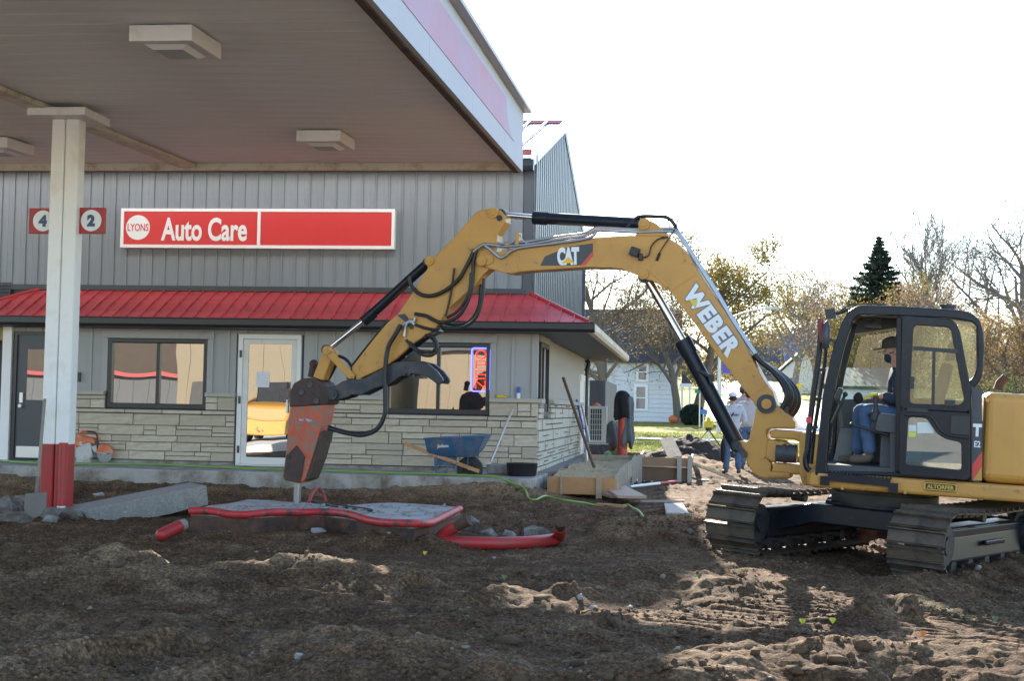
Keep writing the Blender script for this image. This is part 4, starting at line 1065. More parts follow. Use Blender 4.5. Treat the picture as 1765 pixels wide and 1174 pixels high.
# upper structure: deck, skirts, counterweight ----------------------------------
plan = [(.62, 1.055), (-1.0, 1.06), (-1.22, 1.05)] + [(-1.22 - .42 * math.sin(t * math.pi / 16), .63 + .42 * math.cos(t * math.pi / 16)) for t in range(1, 9)] + [(-1.68, .2), (-1.68, -.3)] + [(-1.22 - .42 * math.cos(t * math.pi / 16), -.63 - .42 * math.sin(t * math.pi / 16)) for t in range(0, 9)] + [(.50, -1.05), (.72, -.8), (.78, -.2), (.78, .55), (.74, .90), (.70, 1.0)]
zs0, zs1 = S(1600, 855, LATC)[1], S(1600, 826, LATC)[1]
mb = MB(); mb.prism(plan, W(0, 0, 0), mF, mL, mU, zs0, zs1 - .004); plat = obj('platform', mb, M_yel, EX, bevel=.035, seg=3)
xb = S(1693, 760, LATC)[0]
cwp = [(xb, 1.045), (-1.24, 1.04)] + [(-1.24 - .40 * math.sin(t * math.pi / 16), .64 + .40 * math.cos(t * math.pi / 16)) for t in range(1, 9)] + [(-1.66, .2), (-1.66, -.3)] + [(-1.24 - .40 * math.cos(t * math.pi / 16), -.64 - .40 * math.sin(t * math.pi / 16)) for t in range(0, 9)] + [(xb, -1.04)]
zt_ = S(1705, 676, LATC)[1]
mb = MB(); mb.prism(cwp, W(0, 0, 0), mF, mL, mU, zs1 + .004, zt_); obj('counterweight', mb, M_yel, EX, bevel=.09, seg=4)
mb = MB(); mb.prism(rpoly([(xb + .02, zs1), (.72, zs1), (.74, 1.42), (.45, 1.66), (-.2, 1.74), (xb + .02, 1.74)], .15, 5), W(0, 0, 0), mF, mU, mL, -1.03, -.02); obj('side_hood', mb, M_yel, EX, bevel=.03)
a, b = S(1428, 822, LATC), S(1535, 833, LATC)
mb = MB(); mpr([(a[0], a[1] - .035), (b[0], b[1] - .035), (b[0], b[1] + .045), (a[0], a[1] + .045)], LATC + .02, LATC + .085, mb)
for k in range(17):
    t = k / 16; x = a[0] + (b[0] - a[0]) * t; z = a[1] + (b[1] - a[1]) * t + .05; mb.box(W(x, LATC + .05, z), (.016, .07, .022), MR)
for q in (a, b): mb.box(W(q[0] + (.03 if q is a else -.03), LATC + .05, q[1] - .04), (.09, .06, .09), MR)
obj('step', mb, M_blk, plat)
a, b = S(1593, 832, LATC + .03), S(1649, 848, LATC + .03)
zmid = (a[1] + b[1]) / 2; pl_ = rpoly([(a[0], zmid - .045), (b[0], zmid - .045), (b[0], zmid + .045), (a[0], zmid + .045)], .02, 3)
mb = MB(); mpr(pl_, LATC + .018, LATC + .024, mb); obj('dealer_plate', mb, M_blk_sat, plat)
mb = MB(); mb.ring([(x, z) for x, z in rpoly([(a[0] - .0, zmid - .037), (b[0] + .0, zmid - .037), (b[0], zmid + .037), (a[0], zmid + .037)], .015, 3)], [(x, z) for x, z in rpoly([(a[0] - .012, zmid - .029), (b[0] + .012, zmid - .029), (b[0] + .012, zmid + .029), (a[0] - .012, zmid + .029)], .012, 3)], mO, mF, mU, mL, LATC + .0245, LATC + .0265)
M_decal_y = mat('decal yellow', (.60, .36, .03), .45, var=.05); obj('plate_border', mb, M_decal_y, plat)
text('lettering', 'ALTORFER', .052, W((a[0] + b[0]) / 2, LATC + .026, zmid - .019), -mF, mU, M_decal_y, plat, bold=.0015, xs=1.02, align='CENTER', depth=.001)

mb = MB()
mb.box(W(xb - .002, 1.048, (zs1 + zt_) / 2), (.012, .01, zt_ - zs1 - .1), MR)
objs('panel_gap', mb, M_blk_sat, EX)
mb = MB()
for px, py in ((1452, 842), (1560, 849), (1672, 851), (1700, 842), (1758, 846)):
    c = SW(px, py, LATC + .005); mb.cyl(c, c + mL * .016, .017, n=6)
for px, py in ((1702, 690), (1702, 815)):
    c = SW(px, py, 1.042); mb.cyl(c, c + mL * .012, .02, n=6)
objs('bolt', mb, M_yel_worn, EX)
# cab ---------------------------------------------------------------------------
CO = [(1404, 822), (1406, 798), (1418, 679), (1434.6, 604), (1449.5, 556.7), (1461, 536), (1479, 526), (1539, 527), (1620, 532), (1658, 535), (1676, 540), (1689.5, 552), (1696, 575), (1697, 598), (1693.5, 649), (1685, 664), (1674, 674), (1674, 830), (1600, 827), (1500, 820)]
IO = [(1425, 812), (1430, 726.6), (1444.5, 643), (1461, 579), (1470, 551), (1480, 543), (1551, 544.7), (1642, 549), (1676, 555), (1684, 564), (1685, 634), (1680, 648), (1669, 658), (1667, 819), (1546, 815)]
CO_ = rpoly(SL(CO, LATC), .05, 4); IO_ = rpoly(SL(IO, LATC), .04, 4); cen = S(1560, 690, LATC)
mb = MB(); mb.ring(CO_, IO_, mO, mF, mU, mL, LATC - .075, LATC, cen)
mb.ring(CO_, IO_, mO, mF, mU, mL, .04, .11, cen)
bp = SL([(1545, 546), (1556, 546), (1554, 815), (1543, 815)], LATC); mpr(bp, LATC - .07, LATC - .006, mb)
cab = obj('cab', mb, M_blk, EX, bevel=.022, seg=3)
roof = SL([(1452, 553), (1463, 537), (1480, 527.5), (1539, 528.5), (1620, 533.5), (1658, 536.5), (1675, 541.5), (1688, 553), (1690, 566), (1680, 556), (1640, 549.5), (1550, 545), (1482, 544), (1470, 552)], LATC)
mb = MB(); mpr(roof, .115, LATC - .08, mb); obj('cab_roof', mb, M_blk, cab)
fl = SL([(1406, 812), (1672, 826), (1672, 816), (1406, 800)], LATC); mb = MB(); mpr([fl[0], fl[1], (fl[2][0], fl[2][1]), (fl[3][0], fl[3][1])], .115, LATC - .08, mb); obj('cab_floor', mb, M_dkgrey, cab)
# far wall lining and rear bulkhead, front lower panel
lw_ = SL([(1430, 800), (1433, 700), (1440, 690), (1548, 686), (1665, 692), (1665, 812)], LATC)
mb = MB(); mpr(lw_, .118, .165, mb); obj('side_lining', mb, M_dkgrey, cab)
mb = MB(); c0, c1 = S(1436, 795, .2), S(1452, 738, .2); mpr([(c0[0], c0[1]), (c0[0] - .17, c0[1]), (c1[0] - .16, c1[1]), (c1[0] + .02, c1[1])], .17, .20, mb); obj('storage_box', mb, mat('light cab grey', (.16, .16, .17), .6), cab)
rb = SL([(1672, 700), (1665, 700), (1664, 815), (1671, 815)], LATC); mb = MB(); mpr(rb, .115, LATC - .08, mb); obj('rear_panel', mb, M_dkgrey, cab)
# glass: windscreen, far side pane, rear pane, quarter window
def pane_between(name, pa, pb, m=M_glass_cab, parent=None):
    (x0, z0), (x1, z1) = pa, pb; d = Vector((x1 - x0, 0, z1 - z0)); n = Vector((-d.z, 0, d.x)).normalized() * .004
    q = MB(); P = lambda x, z, y: W(x, y, z)
    a = [(x0 - n.x, z0 - n.z), (x1 - n.x, z1 - n.z), (x1 + n.x, z1 + n.z), (x0 + n.x, z0 + n.z)]
    mpr(a, .115, LATC - .08, q); return obj(name, q, m, parent or cab)
pane_between('windscreen', S(1417, 790, LATC), S(1440, 610, LATC)); pane_between('windscreen', S(1440.6, 607, LATC), S(1457, 556, LATC))
pane_between('rear_window', S(1690, 655, LATC), S(1692, 570, LATC))
fw2 = SL([(1434, 688), (1446, 640), (1463, 578), (1472, 553), (1550, 548), (1640, 552), (1682, 565), (1682, 640), (1668, 690)], LATC)
mb = MB(); mpr(fw2, .068, .074, mb); obj('side_window', mb, M_glass_cab, cab)
qw = SL([(1640, 551), (1677, 557), (1683, 565), (1684, 634), (1679, 646), (1668, 656), (1660, 600)], LATC)
mb = MB(); mpr(qw, LATC - .04, LATC - .034, mb); obj('quarter_window', mb, M_glass_cab, cab)
# sun visor, monitor, levers, seat, console
vz = SL([(1466, 572), (1548, 560), (1548, 546), (1474, 546)], LATC); mb = MB(); mpr(vz, .12, .50, mb); obj('sun_blind', mb, M_blk_sat, cab)
mb = MB(); x, z = S(1505, 562, .6); mb.box(W(x, .6, z), (.17, .10, .03), MR); x2, z2 = S(1518, 556, .6); mb.bar(W(x, .6, z), W(x2, .6, z2 + .03), .025, .05); obj('mirror_bracket', mb, M_blk_sat, cab)
mb = MB(); x, z = S(1446, 679, .75); mb.box(W(x, .75, z), (.05, .16, .13), MR @ Matrix.Rotation(-.35, 3, 'Y')); mb.bar(W(x, .75, z - .05), W(x - .05, .75, z - .35), .03, .03); obj('monitor', mb, M_dkgrey, cab, bevel=.01)
mb = MB(); mb.tube([SW(1434, 730, .8), SW(1456, 682, .8)], .016, 8); mb.ball(SW(1457, 680, .8), .028, 10, 6); mb.tube([SW(1470, 733, .92), SW(1500, 741, .92), SW(1530, 750, .92)], .014, 8); mb.ball(SW(1468, 732, .92), .022, 8, 6); objs('lever', mb, M_blk_sat, cab)
mb = MB()
sx, sz = S(1552, 735, .55)
mpr(rpoly([(sx + .28, sz - .08), (sx - .28, sz - .10), (sx - .28, sz + .04), (sx + .28, sz + .05)], .04, 3), .32, .80, mb)
mpr(rpoly([(sx - .22, sz), (sx - .36, sz + .0), (sx - .50, sz + .66), (sx - .38, sz + .68)], .04, 3), .34, .78, mb)
mpr(rpoly([(sx - .40, sz + .70), (sx - .50, sz + .70), (sx - .54, sz + .90), (sx - .45, sz + .90)], .03, 3), .44, .68, mb)
mpr([(sx + .18, sz - .5), (sx - .22, sz - .5), (sx - .22, sz - .1), (sx + .18, sz - .08)], .36, .76, mb)
obj('seat', mb, mat('grey seat cloth', (.10, .10, .105), .9, var=.2), cab, bevel=.02)
mb = MB(); x, z = S(1535, 728, .93); mpr(rpoly([(x + .15, z - .10), (x - .25, z - .12), (x - .25, z + .06), (x + .12, z + .09)], .04, 3), .86, .97, mb); mpr([(x - .02, z - .5), (x - .14, z - .5), (x - .14, z - .1), (x + .0, z - .1)], .86, .95, mb); obj('console', mb, M_dkgrey, cab, bevel=.012)
mb = MB(); jx, jz = S(1500, 690, .88)
mb.lathe([(.055, 0), (.05, .02), (.055, .035), (.045, .055), (.05, .07), (.035, .09), (.03, .12)], W(jx - .06, .88, jz - .20), mU, 14); mb.cyl(W(jx - .06, .88, jz - .10), W(jx - .05, .88, jz + .05), .022, n=10); obj('joystick', mb, M_blk_sat, cab)
# open door folded back along the cab side, with two panes
DO = rpoly(SL([(1555, 543), (1643, 550), (1655, 570), (1673, 668), (1671, 829), (1549, 819)], LATC + .06), .06, 4)
zsp = S(1600, 706, LATC + .06)[1]
dl0, dl1 = S(1551, 706, LATC + .06), S(1672, 712, LATC + .06)
UPO = rpoly(SL([(1555, 543), (1643, 550), (1655, 570), (1673, 668), (1672.5, 711), (1551.5, 705)], LATC + .06), .05, 4)
UPI = rpoly(SL([(1575, 560), (1638, 564.5), (1662, 690), (1655, 698), (1568, 696)], LATC + .06), .05, 4)
LOO = rpoly(SL([(1551.5, 705.5), (1672.5, 711.5), (1671, 829), (1549, 819)], LATC + .06), .05, 4)
LOI = rpoly(SL([(1566, 719), (1597, 721), (1615, 748), (1632, 758), (1657, 763), (1657, 811), (1561, 801)], LATC + .06), .04, 4)
mb = MB(); mb.ring(UPO, UPI, mO, mF, mU, mL, LATC + .012, LATC + .06); mb.ring(LOO, LOI, mO, mF, mU, mL, LATC + .012, LATC + .06, S(1598, 768, LATC + .06))
door = obj('cab_door', mb, M_blk, cab, bevel=.008)
mb = MB(); a, b, c_ = SL([(1574, 600), (1651, 606), (1610, 604)], LATC + .055); mb.bar(W(a[0], LATC + .05, a[1]), W(b[0], LATC + .05, b[1]), .03, .04); lo_ = S(1608, 698, LATC + .055); mb.bar(W(c_[0], LATC + .05, c_[1]), W(lo_[0], LATC + .05, lo_[1]), .03, .03, up=mF); obj('glazing_bar', mb, M_blk_sat, door)
mb = MB(); mpr(UPI, LATC + .028, LATC + .034, mb); obj('window_pane', mb, M_glass_door, door)
mb = MB(); mpr(LOI, LATC + .028, LATC + .034, mb); obj('window_pane', mb, M_glass_door, door)
mb = MB()
tb = SL([(1560, 715), (1602, 717), (1622, 742), (1640, 751), (1669, 755)], LATC + .07); mb.tube([W(p.x, LATC + .072, p.y) for p in spline([(q[0], q[1], 0) for q in tb], 5)], .013, 7)
obj('door_seal', mb, M_blk_sat, door)
mb = MB(); a = S(1657, 735, LATC + .07); mpr(rpoly([(a[0] + .10, a[1] - .08), (a[0] - .08, a[1] - .08), (a[0] - .08, a[1] + .10), (a[0] + .10, a[1] + .10)], .02, 2), LATC + .062, LATC + .085, mb); a = S(1581, 707, LATC + .07); mpr([(a[0] - .10, a[1] - .02), (a[0] + .10, a[1] - .015), (a[0] + .10, a[1] + .02), (a[0] - .10, a[1] + .015)], LATC + .062, LATC + .08, mb)
a = S(1637, 695, LATC + .07); mpr([(a[0] - .05, a[1] - .03), (a[0] + .05, a[1] - .03), (a[0] + .05, a[1] + .03), (a[0] - .05, a[1] + .03)], LATC + .062, LATC + .11, mb); a = S(1572, 660, LATC + .07); mpr([(a[0] - .02, a[1] - .06), (a[0] + .02, a[1] - .06), (a[0] + .02, a[1] + .06), (a[0] - .02, a[1] + .06)], LATC + .062, LATC + .09, mb)
objs('door_latch', mb, M_blk_sat, door)
M_paper = mat('sticker paper', (.55, .62, .60), .6); M_stky = mat('yellow sticker', (.55, .60, .08), .6)
for (x0, y0, x1, y1), m in (((1581, 728, 1609, 747), M_paper), ((1566, 733, 1579, 744), M_paper), ((1566, 745, 1578, 753), M_stky)):
    q = SL([(x0, y0), (x1, y0), (x1, y1), (x0, y1)], LATC + .04); mb = MB(); mpr(q, LATC + .0355, LATC + .037, mb); obj('sticker', mb, m, door)
# decal panel behind the door
dp_ = SL([(1674.5, 666), (1693, 673), (1692, 829), (1674.5, 829)], LATC); mb = MB(); mpr(dp_, LATC - .09, LATC + .004, mb); dpn = obj('decal_panel', mb, M_grey_trim, EX)
rs_ = SL([(1693, 778), (1693, 803), (1675.5, 828), (1675.5, 802)], LATC + .006); mb = MB(); mpr(rs_, LATC + .005, LATC + .007, mb); M_dred = mat('decal red', (.55, .05, .04), .4, var=.04); obj('decal_stripe', mb, M_dred, dpn)
ys2 = SL([(1692.5, 804), (1692.5, 828.5), (1676.5, 828.5)], LATC + .006); mb = MB(); mpr(ys2, LATC + .005, LATC + .0065, mb); obj('decal_corner', mb, M_yel, dpn)
p = S(1684, 751, LATC + .006); text('lettering', 'T', .155, W(p[0], LATC + .0075, p[1]), -mF, mU, M_sign_white, dpn, bold=.010, xs=.8, align='CENTER', depth=.001)
p = S(1684, 771, LATC + .006); text('lettering', 'E2', .085, W(p[0] + .0, LATC + .0075, p[1]), -mF, mU, M_sign_white, dpn, bold=.002, xs=.75, align='CENTER', depth=.001)
# handrail, mirror, lamp at the cab front, roof cap and cable
mb = MB(); mb.tube([SW(x, y, .98) for x, y in ((1416, 560), (1412, 610), (1402, 680), (1394, 745), (1390, 800))], .030, 8); mb.tube([SW(x, y, .85) for x, y in ((1428, 560), (1420, 640), (1404, 740), (1398, 800))], .020, 8)
for py in (600, 640, 690, 740): mb.bar(SW(1408 - (py - 600) * .11, py, .98), SW(1430 - (py - 600) * .15, py - 4, 1.0), .03, .03)
objs('handrail', mb, M_blk, cab)
mb = MB(); mb.tube([SW(1414, 549, .98), SW(1417, 590, .98)], .034, 8); obj('red_reflector', mb, mat('dull red sleeve', (.22, .03, .04), .5), cab)
mb = MB(); mb.box(SW(1394, 724, 1.02), (.055, .02, .06), MR); obj('marker', mb, mat('red marker', (.6, .04, .06), .5), cab)
mb = MB(); c = SW(1424, 579, 1.06); mb.ball(c, (.045, .075, .155), 14, 10, MR); mb.tube([c - mL * .03, SW(1440, 590, 1.02)], .014, 6); obj('mirror', mb, M_grey_trim, cab)
mb = MB(); c = SW(1432, 541, .95); mb.box(c, (.10, .11, .10), MR @ Matrix.Rotation(.2, 3, 'Y')); mb.tube([c, SW(1446, 540, .95), SW(1462, 533, .95)], .018, 6); mb.tube(spline([SW(1446, 538, .9), SW(1456, 530, .9), SW(1470, 525, .9), SW(1500, 524, .8), SW(1528, 525, .7)], 5), .008, 5); obj('work_lamp', mb, M_blk_sat, cab)
mb = MB(); c = SW(1631, 531, .6); x, z = S(1634, 534, .7); mb.cyl(W(x, .7, z - .06), W(x, .7, z + .03), .07, n=16); mb.cyl(W(x, .7, z + .03), W(x, .7, z + .05), .085, n=16); obj('roof_cap', mb, M_blk_sat, cab)
mb = MB(); mb.tube(spline([SW(1393, 775, 1.0), SW(1388, 790, 1.0), SW(1390, 805, 1.0), SW(1396, 812, 1.0)], 5), .028, 8); mb.tube(spline([SW(1400, 745, .95), SW(1396, 768, .97), SW(1389, 785, 1.0)], 5), .018, 7); objs('grab_loop', mb, M_blk, cab)
mb = MB(); mb.tube([SW(1720, 672, -.3), SW(1724, 660, -.3), SW(1734, 650, -.3)], [.05, .05, .045], 10); obj('exhaust', mb, M_rust, EX)

# swing post and its bracket -----------------------------------------------------
pw_ = .15
mb = MB()
mpr(SL([(1303, 704), (1310, 692), (1321, 686), (1333, 690), (1341, 700), (1366, 722), (1371, 730), (1371, 739), (1331, 739), (1322, 741), (1321, 752), (1325, 758), (1322, 790), (1330, 800), (1327, 826), (1309, 823), (1298, 816), (1283, 791), (1268, 775), (1264, 768), (1268, 762), (1276, 760), (1287, 762), (1291, 757), (1294, 741), (1299, 727)], pw_), -pw_, pw_, mb)
sp = obj('swing_post', mb, M_yel, EX, bevel=.018, seg=2)
mb = MB()
for q in ([(1322, 757), (1350, 760), (1364, 768), (1363, 778), (1362, 797), (1330, 797), (1318, 790)], [(1322, 812), (1363, 814), (1363, 826), (1324, 825)]): mpr(SL(q, pw_ + .03), -.11, pw_ + .03, mb)
objs('knuckle', mb, M_yel, sp, bevel=.03, seg=3)
mb = MB()
mpr(SL([(1328, 741), (1390, 745), (1400, 748), (1400, 764), (1376, 762), (1368, 758), (1328, 756)], .2), -.2, .2, mb); mpr(SL([(1331, 799), (1410, 803), (1410, 822), (1331, 815)], .2), -.18, .18, mb); mpr(SL([(1379, 745), (1412, 748), (1415, 838), (1385, 836), (1379, 815)], .2), -.34, .30, mb)
obj('swing_bracket', mb, M_yel, EX, bevel=.02)
mb = MB(); mb.cyl(SW(1338, 781, .14), SW(1374, 783, .14), .10, n=20); mb.cyl(SW(1350, 781, .14), SW(1356, 781, .14), .108, n=20); obj('swing_cylinder', mb, M_dkgrey, EX)
def pin(px, py, lat, r, parent, ring=True, m=None, ln=.03):
    q = MB(); c = SW(px, py, lat); q.cyl(c - mL * .01, c + mL * ln, r, n=20)
    if ring: q.cyl(c + mL * ln, c + mL * (ln + .012), r * .55, n=6)
    return obj('pin', q, m or M_yel_worn, parent)
pin(1321.5, 696.5, pw_, .105, sp, m=M_thumb); pin(1321.5, 696.5, pw_ + .03, .055, sp)
q = MB(); c = SW(1271, 768, pw_); q.cyl(c - mL * .34, c + mL * .02, .05, n=16); q.bar(c + mL * .022, SW(1284, 785, pw_ + .02), .07, .012, up=mL); q.cyl(SW(1284, 785, pw_), SW(1284, 785, pw_) + mL * .04, .03, n=12); obj('pin', q, M_thumb, sp)

# boom ---------------------------------------------------------------------------
bw = .15
boom_top = [(824.4, 450), (829, 441), (840.6, 437), (860, 434), (883, 429), (930, 424.5), (982, 417), (1026.5, 409.5), (1060, 407), (1086, 405.6), (1133.7, 407), (1152.6, 411), (1168, 420), (1184, 437), (1200, 465.5), (1222, 500), (1256.6, 550.6), (1288, 604), (1316.5, 655), (1332, 676), (1340, 700), (1330, 712), (1312, 712), (1302, 700)]
boom_bot = [(1291, 683), (1244, 623), (1196.7, 557), (1155.7, 501.8), (1136.8, 490.7), (1124, 483), (1114.8, 481.5), (1096, 472), (1070.6, 464), (1055, 461.7), (1007.6, 461), (914, 467), (895, 468.7), (883, 471.5), (871.6, 470.8), (849.5, 465), (836, 460), (827, 456)]
mb = MB(); mpr(SL(boom_top + boom_bot, bw), -bw, bw, mb); boom = obj('boom', mb, M_yel, EX, bevel=.010)
mb = MB()
for a, b in (((1027, 409), (1029, 460)), ((893, 428), (896, 467)), ((1155, 502), (1202, 470)), ((1293, 684), (1321, 661))):
    mb.bar(SW(*a, bw) + mL * .002, SW(*b, bw) + mL * .002, .018, .006, up=mL)
objs('weld_seam', mb, M_yel_worn, boom)
ed = SL([(1055, 461), (1085, 463), (1105, 472), (1125, 488), (1153, 502)], bw)
mb = MB(); mpr(SL([(1080, 463), (1100, 462), (1120, 470), (1138, 486), (1154, 501), (1136.8, 491.5), (1124, 484), (1114.8, 482.3), (1096, 473), (1075, 466)], bw + .02), bw - .005, bw + .022, mb); mpr(SL([(1098, 398), (1103, 382), (1111, 377), (1127, 383), (1143, 396), (1152, 408), (1095, 406)], .11), -.11, .11, mb); objs('lug', mb, M_yel, boom, bevel=.006)
pin(1109, 472.5, bw + .02, .06, boom); pin(1111, 386, .11, .065, boom); pin(831, 450, bw + .02, .06, boom)
mb = MB(); mpr(rpoly(SL([(824, 455), (826, 444), (836, 440), (850, 441), (850, 452), (838, 458)], bw + .02), .05, 3), bw - .005, bw + .02, mb); obj('nose_plate', mb, M_yel, boom)
dc = SL([(931, 458), (939, 442), (980, 425), (1022, 419), (1022, 433), (1004, 457)], bw + .004); mb = MB(); mpr(dc, bw + .001, bw + .003, mb); dec = obj('decal', mb, mat('decal charcoal', (.045, .05, .058), .45, var=.03), boom)
dr = SL([(1022.5, 432), (1022.5, 440), (1010, 456), (1001, 457)], bw + .004); mb = MB(); mpr(dr, bw + .0035, bw + .005, mb); obj('decal_stripe', mb, M_dred, dec)
bx = (SW(1007.6, 460, bw) - SW(931, 463, bw)).normalized(); by = mL.cross(bx) * -1
if by.z < 0: by = -by
p = SW(961, 455.0, bw); tt = text('lettering', 'CAT', .25, p + mL * .0045, bx, by, M_sign_white, dec, bold=.016, xs=.78, depth=.001, spacing=.92)
bbx = max(v.co.dot(bx) for v in tt.data.vertices) - min(v.co.dot(bx) for v in tt.data.vertices); want = (SW(999, 453.5, bw) - SW(961, 455, bw)).length
for v_ in tt.data.vertices: v_.co = v_.co + bx * (v_.co.dot(bx) * (want / bbx - 1))
p3 = [SW(x, y, bw) + mL * .0058 for x, y in ((968, 454), (991, 453), (979.5, 443))]; mb = MB(); mb.add([p3[0], p3[1], p3[2]] + [q - mL * .0008 for q in p3], [(0, 1, 2), (3, 5, 4), (0, 3, 4, 1), (1, 4, 5, 2), (2, 5, 3, 0)]); obj('decal_triangle', mb, mat('decal gold', (.75, .45, .02), .4, var=.03), dec)
# WEBER along the lower boom, grey outline under white letters
wa, wb = SW(1181, 512, bw), SW(1259, 622, bw); bx = (wb - wa).normalized(); by = bx.cross(mL) * -1
if by.dot(mU) < 0: by = -by
o0 = SW(1178, 507, bw)
M_outl = mat('letter outline', (.14, .15, .20), .5); WL = (SW(1261, 624, bw) - SW(1178, 507, bw)).length
for nm, mm, bo, off in (('lettering_outline', M_outl, .026, .002), ('lettering', M_sign_white, .014, .0035)):
    tt = text(nm, 'WEBER', .255, o0 + mL * off, bx, by, mm, boom, bold=bo, depth=.0006, spacing=1.13)
    if nm == 'lettering_outline': bbx = max(v.co.dot(bx) for v in tt.data.vertices) - min(v.co.dot(bx) for v in tt.data.vertices); kx = WL / bbx
    for v_ in tt.data.vertices: v_.co = v_.co + bx * (v_.co.dot(bx) * (kx - 1))
p3 = [SW(x, y, bw) + mL * .0048 for x, y in ((1187, 516), (1203, 517), (1199, 533))]; mb = MB(); mb.add(p3 + [q - mL * .0008 for q in p3], [(0, 1, 2), (3, 5, 4), (0, 3, 4, 1), (1, 4, 5, 2), (2, 5, 3, 0)]); obj('letter_triangle', mb, mat('letter gold', (.62, .50, .10), .5), boom)
mb = MB(); c = SW(1094, 434, bw + .05); mb.box(c, (.10, .09, .10), MR @ Matrix.Rotation(-.3, 3, 'Y')); mb.box(SW(1104, 443, bw + .03), (.05, .05, .08), MR); obj('work_lamp', mb, M_blk_sat, boom, bevel=.012)
mb = MB(); mb.tube(spline([SW(1108, 444, bw + .03), SW(1118, 440, bw + .03), SW(1123, 424, bw + .03), SW(1135, 412, bw + .03), SW(1152, 409, bw + .03)], 5), .008, 5); mb.tube(spline([SW(1132, 448, bw + .02), SW(1140, 430, bw + .03), SW(1160, 400, bw), SW(1168, 381, .05), SW(1160, 377, .05), SW(1136, 388, .05)], 6), .007, 5); mb.tube([SW(1132, 449, bw + .01), SW(1137, 436, bw + .02)], .016, 6); objs('cable', mb, M_hose, boom)
# steel pipes along the boom back
def pipe(name, pts, lat, r, m, parent, n=6, sub=5, n2=7):
    q = MB(); P = [SW(x, y, lat if not isinstance(lat, (list, tuple)) else lat[i]) for i, (x, y) in enumerate(pts)]
    q.tube(spline(P, sub), r, n2); return obj(name, q, m, parent)
for off, dy in ((.11, 0), (.06, -5), (-.05, -3), (-.11, -1)):
    pipe('steel_pipe', [(862 + abs(dy), 425 + dy), (905, 422 + dy), (960, 413 + dy), (1006, 407 + dy), (1026, 398 + dy), (1050, 398 + dy), (1090, 400 + dy), (1140, 399 + dy), (1163, 400 + dy), (1176, 414 + dy), (1200, 452 + dy), (1232, 502 + dy), (1262, 552 + dy), (1284, 586 + dy), (1303, 614 + dy)], off, .017, M_pipe, boom)
pipe('steel_pipe', [(836, 424), (845, 430), (862, 444), (872, 440), (893, 428), (960, 419), (1016, 410), (1028, 398), (1040, 398)], bw + .03, .018, M_pipe, boom)
for a in (.09, -.04): pipe('steel_pipe', [(856, 418), (880, 420), (895, 405), (905, 418), (940, 420), (985, 411), (1015, 404), (1040, 396)], a, .010, M_pipe, boom)
mb = MB(); mb.box(SW(894, 412, .05), (.04, .12, .14), MR); mb.box(SW(876, 424, .05), (.05, .12, .05), MR); objs('pipe_clamp', mb, M_yel, boom)
pipe('hose', [(1080, 392), (1092, 380), (1103, 373), (1130, 373), (1150, 375), (1163, 388), (1167, 402)], .05, .022, M_hose, boom)
for i, (l, dx, dy) in enumerate(((.10, 0, 0), (.04, 10, 3), (-.03, 18, 8), (-.09, 26, 10), (.07, 5, -3))):
    pipe('hose', [(1300, 611), (1312, 624), (1334 + dx * .3, 642), (1350 + dx * .75, 664 + dy * .4), (1356 + dx * .8, 684 + dy), (1347 + dx * .7, 706 + dy), (1345 + dx * .2, 708 + dy)], l, .030, M_hose, boom)
mb = MB(); mb.box(SW(1347, 706, .0), (.16, .22, .07), MR); obj('hose_block', mb, M_blk_sat, boom)

# cylinders ------------------------------------------------------------------------
def cylinder(name, rod_end, collar, base, lat, rr, br, rod_len_clear=None, mrod=M_chrome):
    A, Bq, Cq = SW(*rod_end, lat), SW(*collar, lat), SW(*base, lat); d = (Cq - A).normalized()
    q = MB(); q.cyl(Bq, Cq - d * br * .4, br, n=22); q.cyl(Bq - d * .01, Bq + d * .17, br * 1.14, n=22); q.ball(Cq, br * 1.05, 14, 8)
    q.cyl(Cq - mL * .09, Cq + mL * .09, br * .75, n=14)
    o = obj(name, q, M_blk, EX)
    q = MB(); q.cyl(A, Bq + d * .05, rr, n=18); obj('rod', q, mrod, o)
    q = MB(); q.cyl(A - mL * .07, A + mL * .07, rr * 1.7, n=16); obj('rod_eye', q, M_thumb, o)
    return o
bc = cylinder('boom_cylinder', (1113, 476), (1177, 588), (1271, 767), 0, .048, .085)
mb = MB(); mb.tube([SW(1205, 640, .09), SW(1222, 648, .10), SW(1226, 662, .09)], .02, 7); mb.box(SW(1228, 652, .08), (.05, .05, .08), MR); obj('hose_port', mb, M_blk_sat, bc)
ac = cylinder('arm_cylinder', (866, 370), (921, 375), (1108, 386), 0, .036, .068)
kc = cylinder('bucket_cylinder', (565, 603), (628, 553), (739, 452), 0, .034, .058)

# stick ------------------------------------------------------------------------------
sw2 = .11
stk = [(821.9, 363.4), (847, 358.3), (862, 362), (871, 372.4), (871, 382.8), (863.6, 394.7), (857, 405), (855.5, 421.6), (856, 447), (846, 462), (832, 474), (817.4, 493), (772.7, 532), (752, 564.7), (743, 572), (712, 592), (683, 618), (662, 633), (620.6, 652.6), (608, 652), (605.7, 633), (647.5, 579.6), (668, 555.7), (686, 541), (716, 496), (737, 462), (734, 450), (740.8, 442.4), (749, 442), (784.6, 406.6)]
mb = MB(); mpr(SL(stk, sw2), -sw2, sw2, mb); stick = obj('stick', mb, M_yel, EX, bevel=.010)
mb = MB()
for pa in ([(822, 365), (852, 398), (855, 420)], [(786, 408), (744, 452)]):
    for a, b in zip(pa[:-1], pa[1:]): mb.bar(SW(*a, sw2) + mL * .001, SW(*b, sw2) + mL * .001, .014, .006, up=mL)
objs('weld_seam', mb, M_yel_worn, stick)
pin(851, 367, sw2, .06, stick); pin(740.8, 450, sw2, .055, stick); pin(831, 450, sw2 + .07, .05, stick); pin(606, 650, sw2, .055, stick, m=M_thumb)
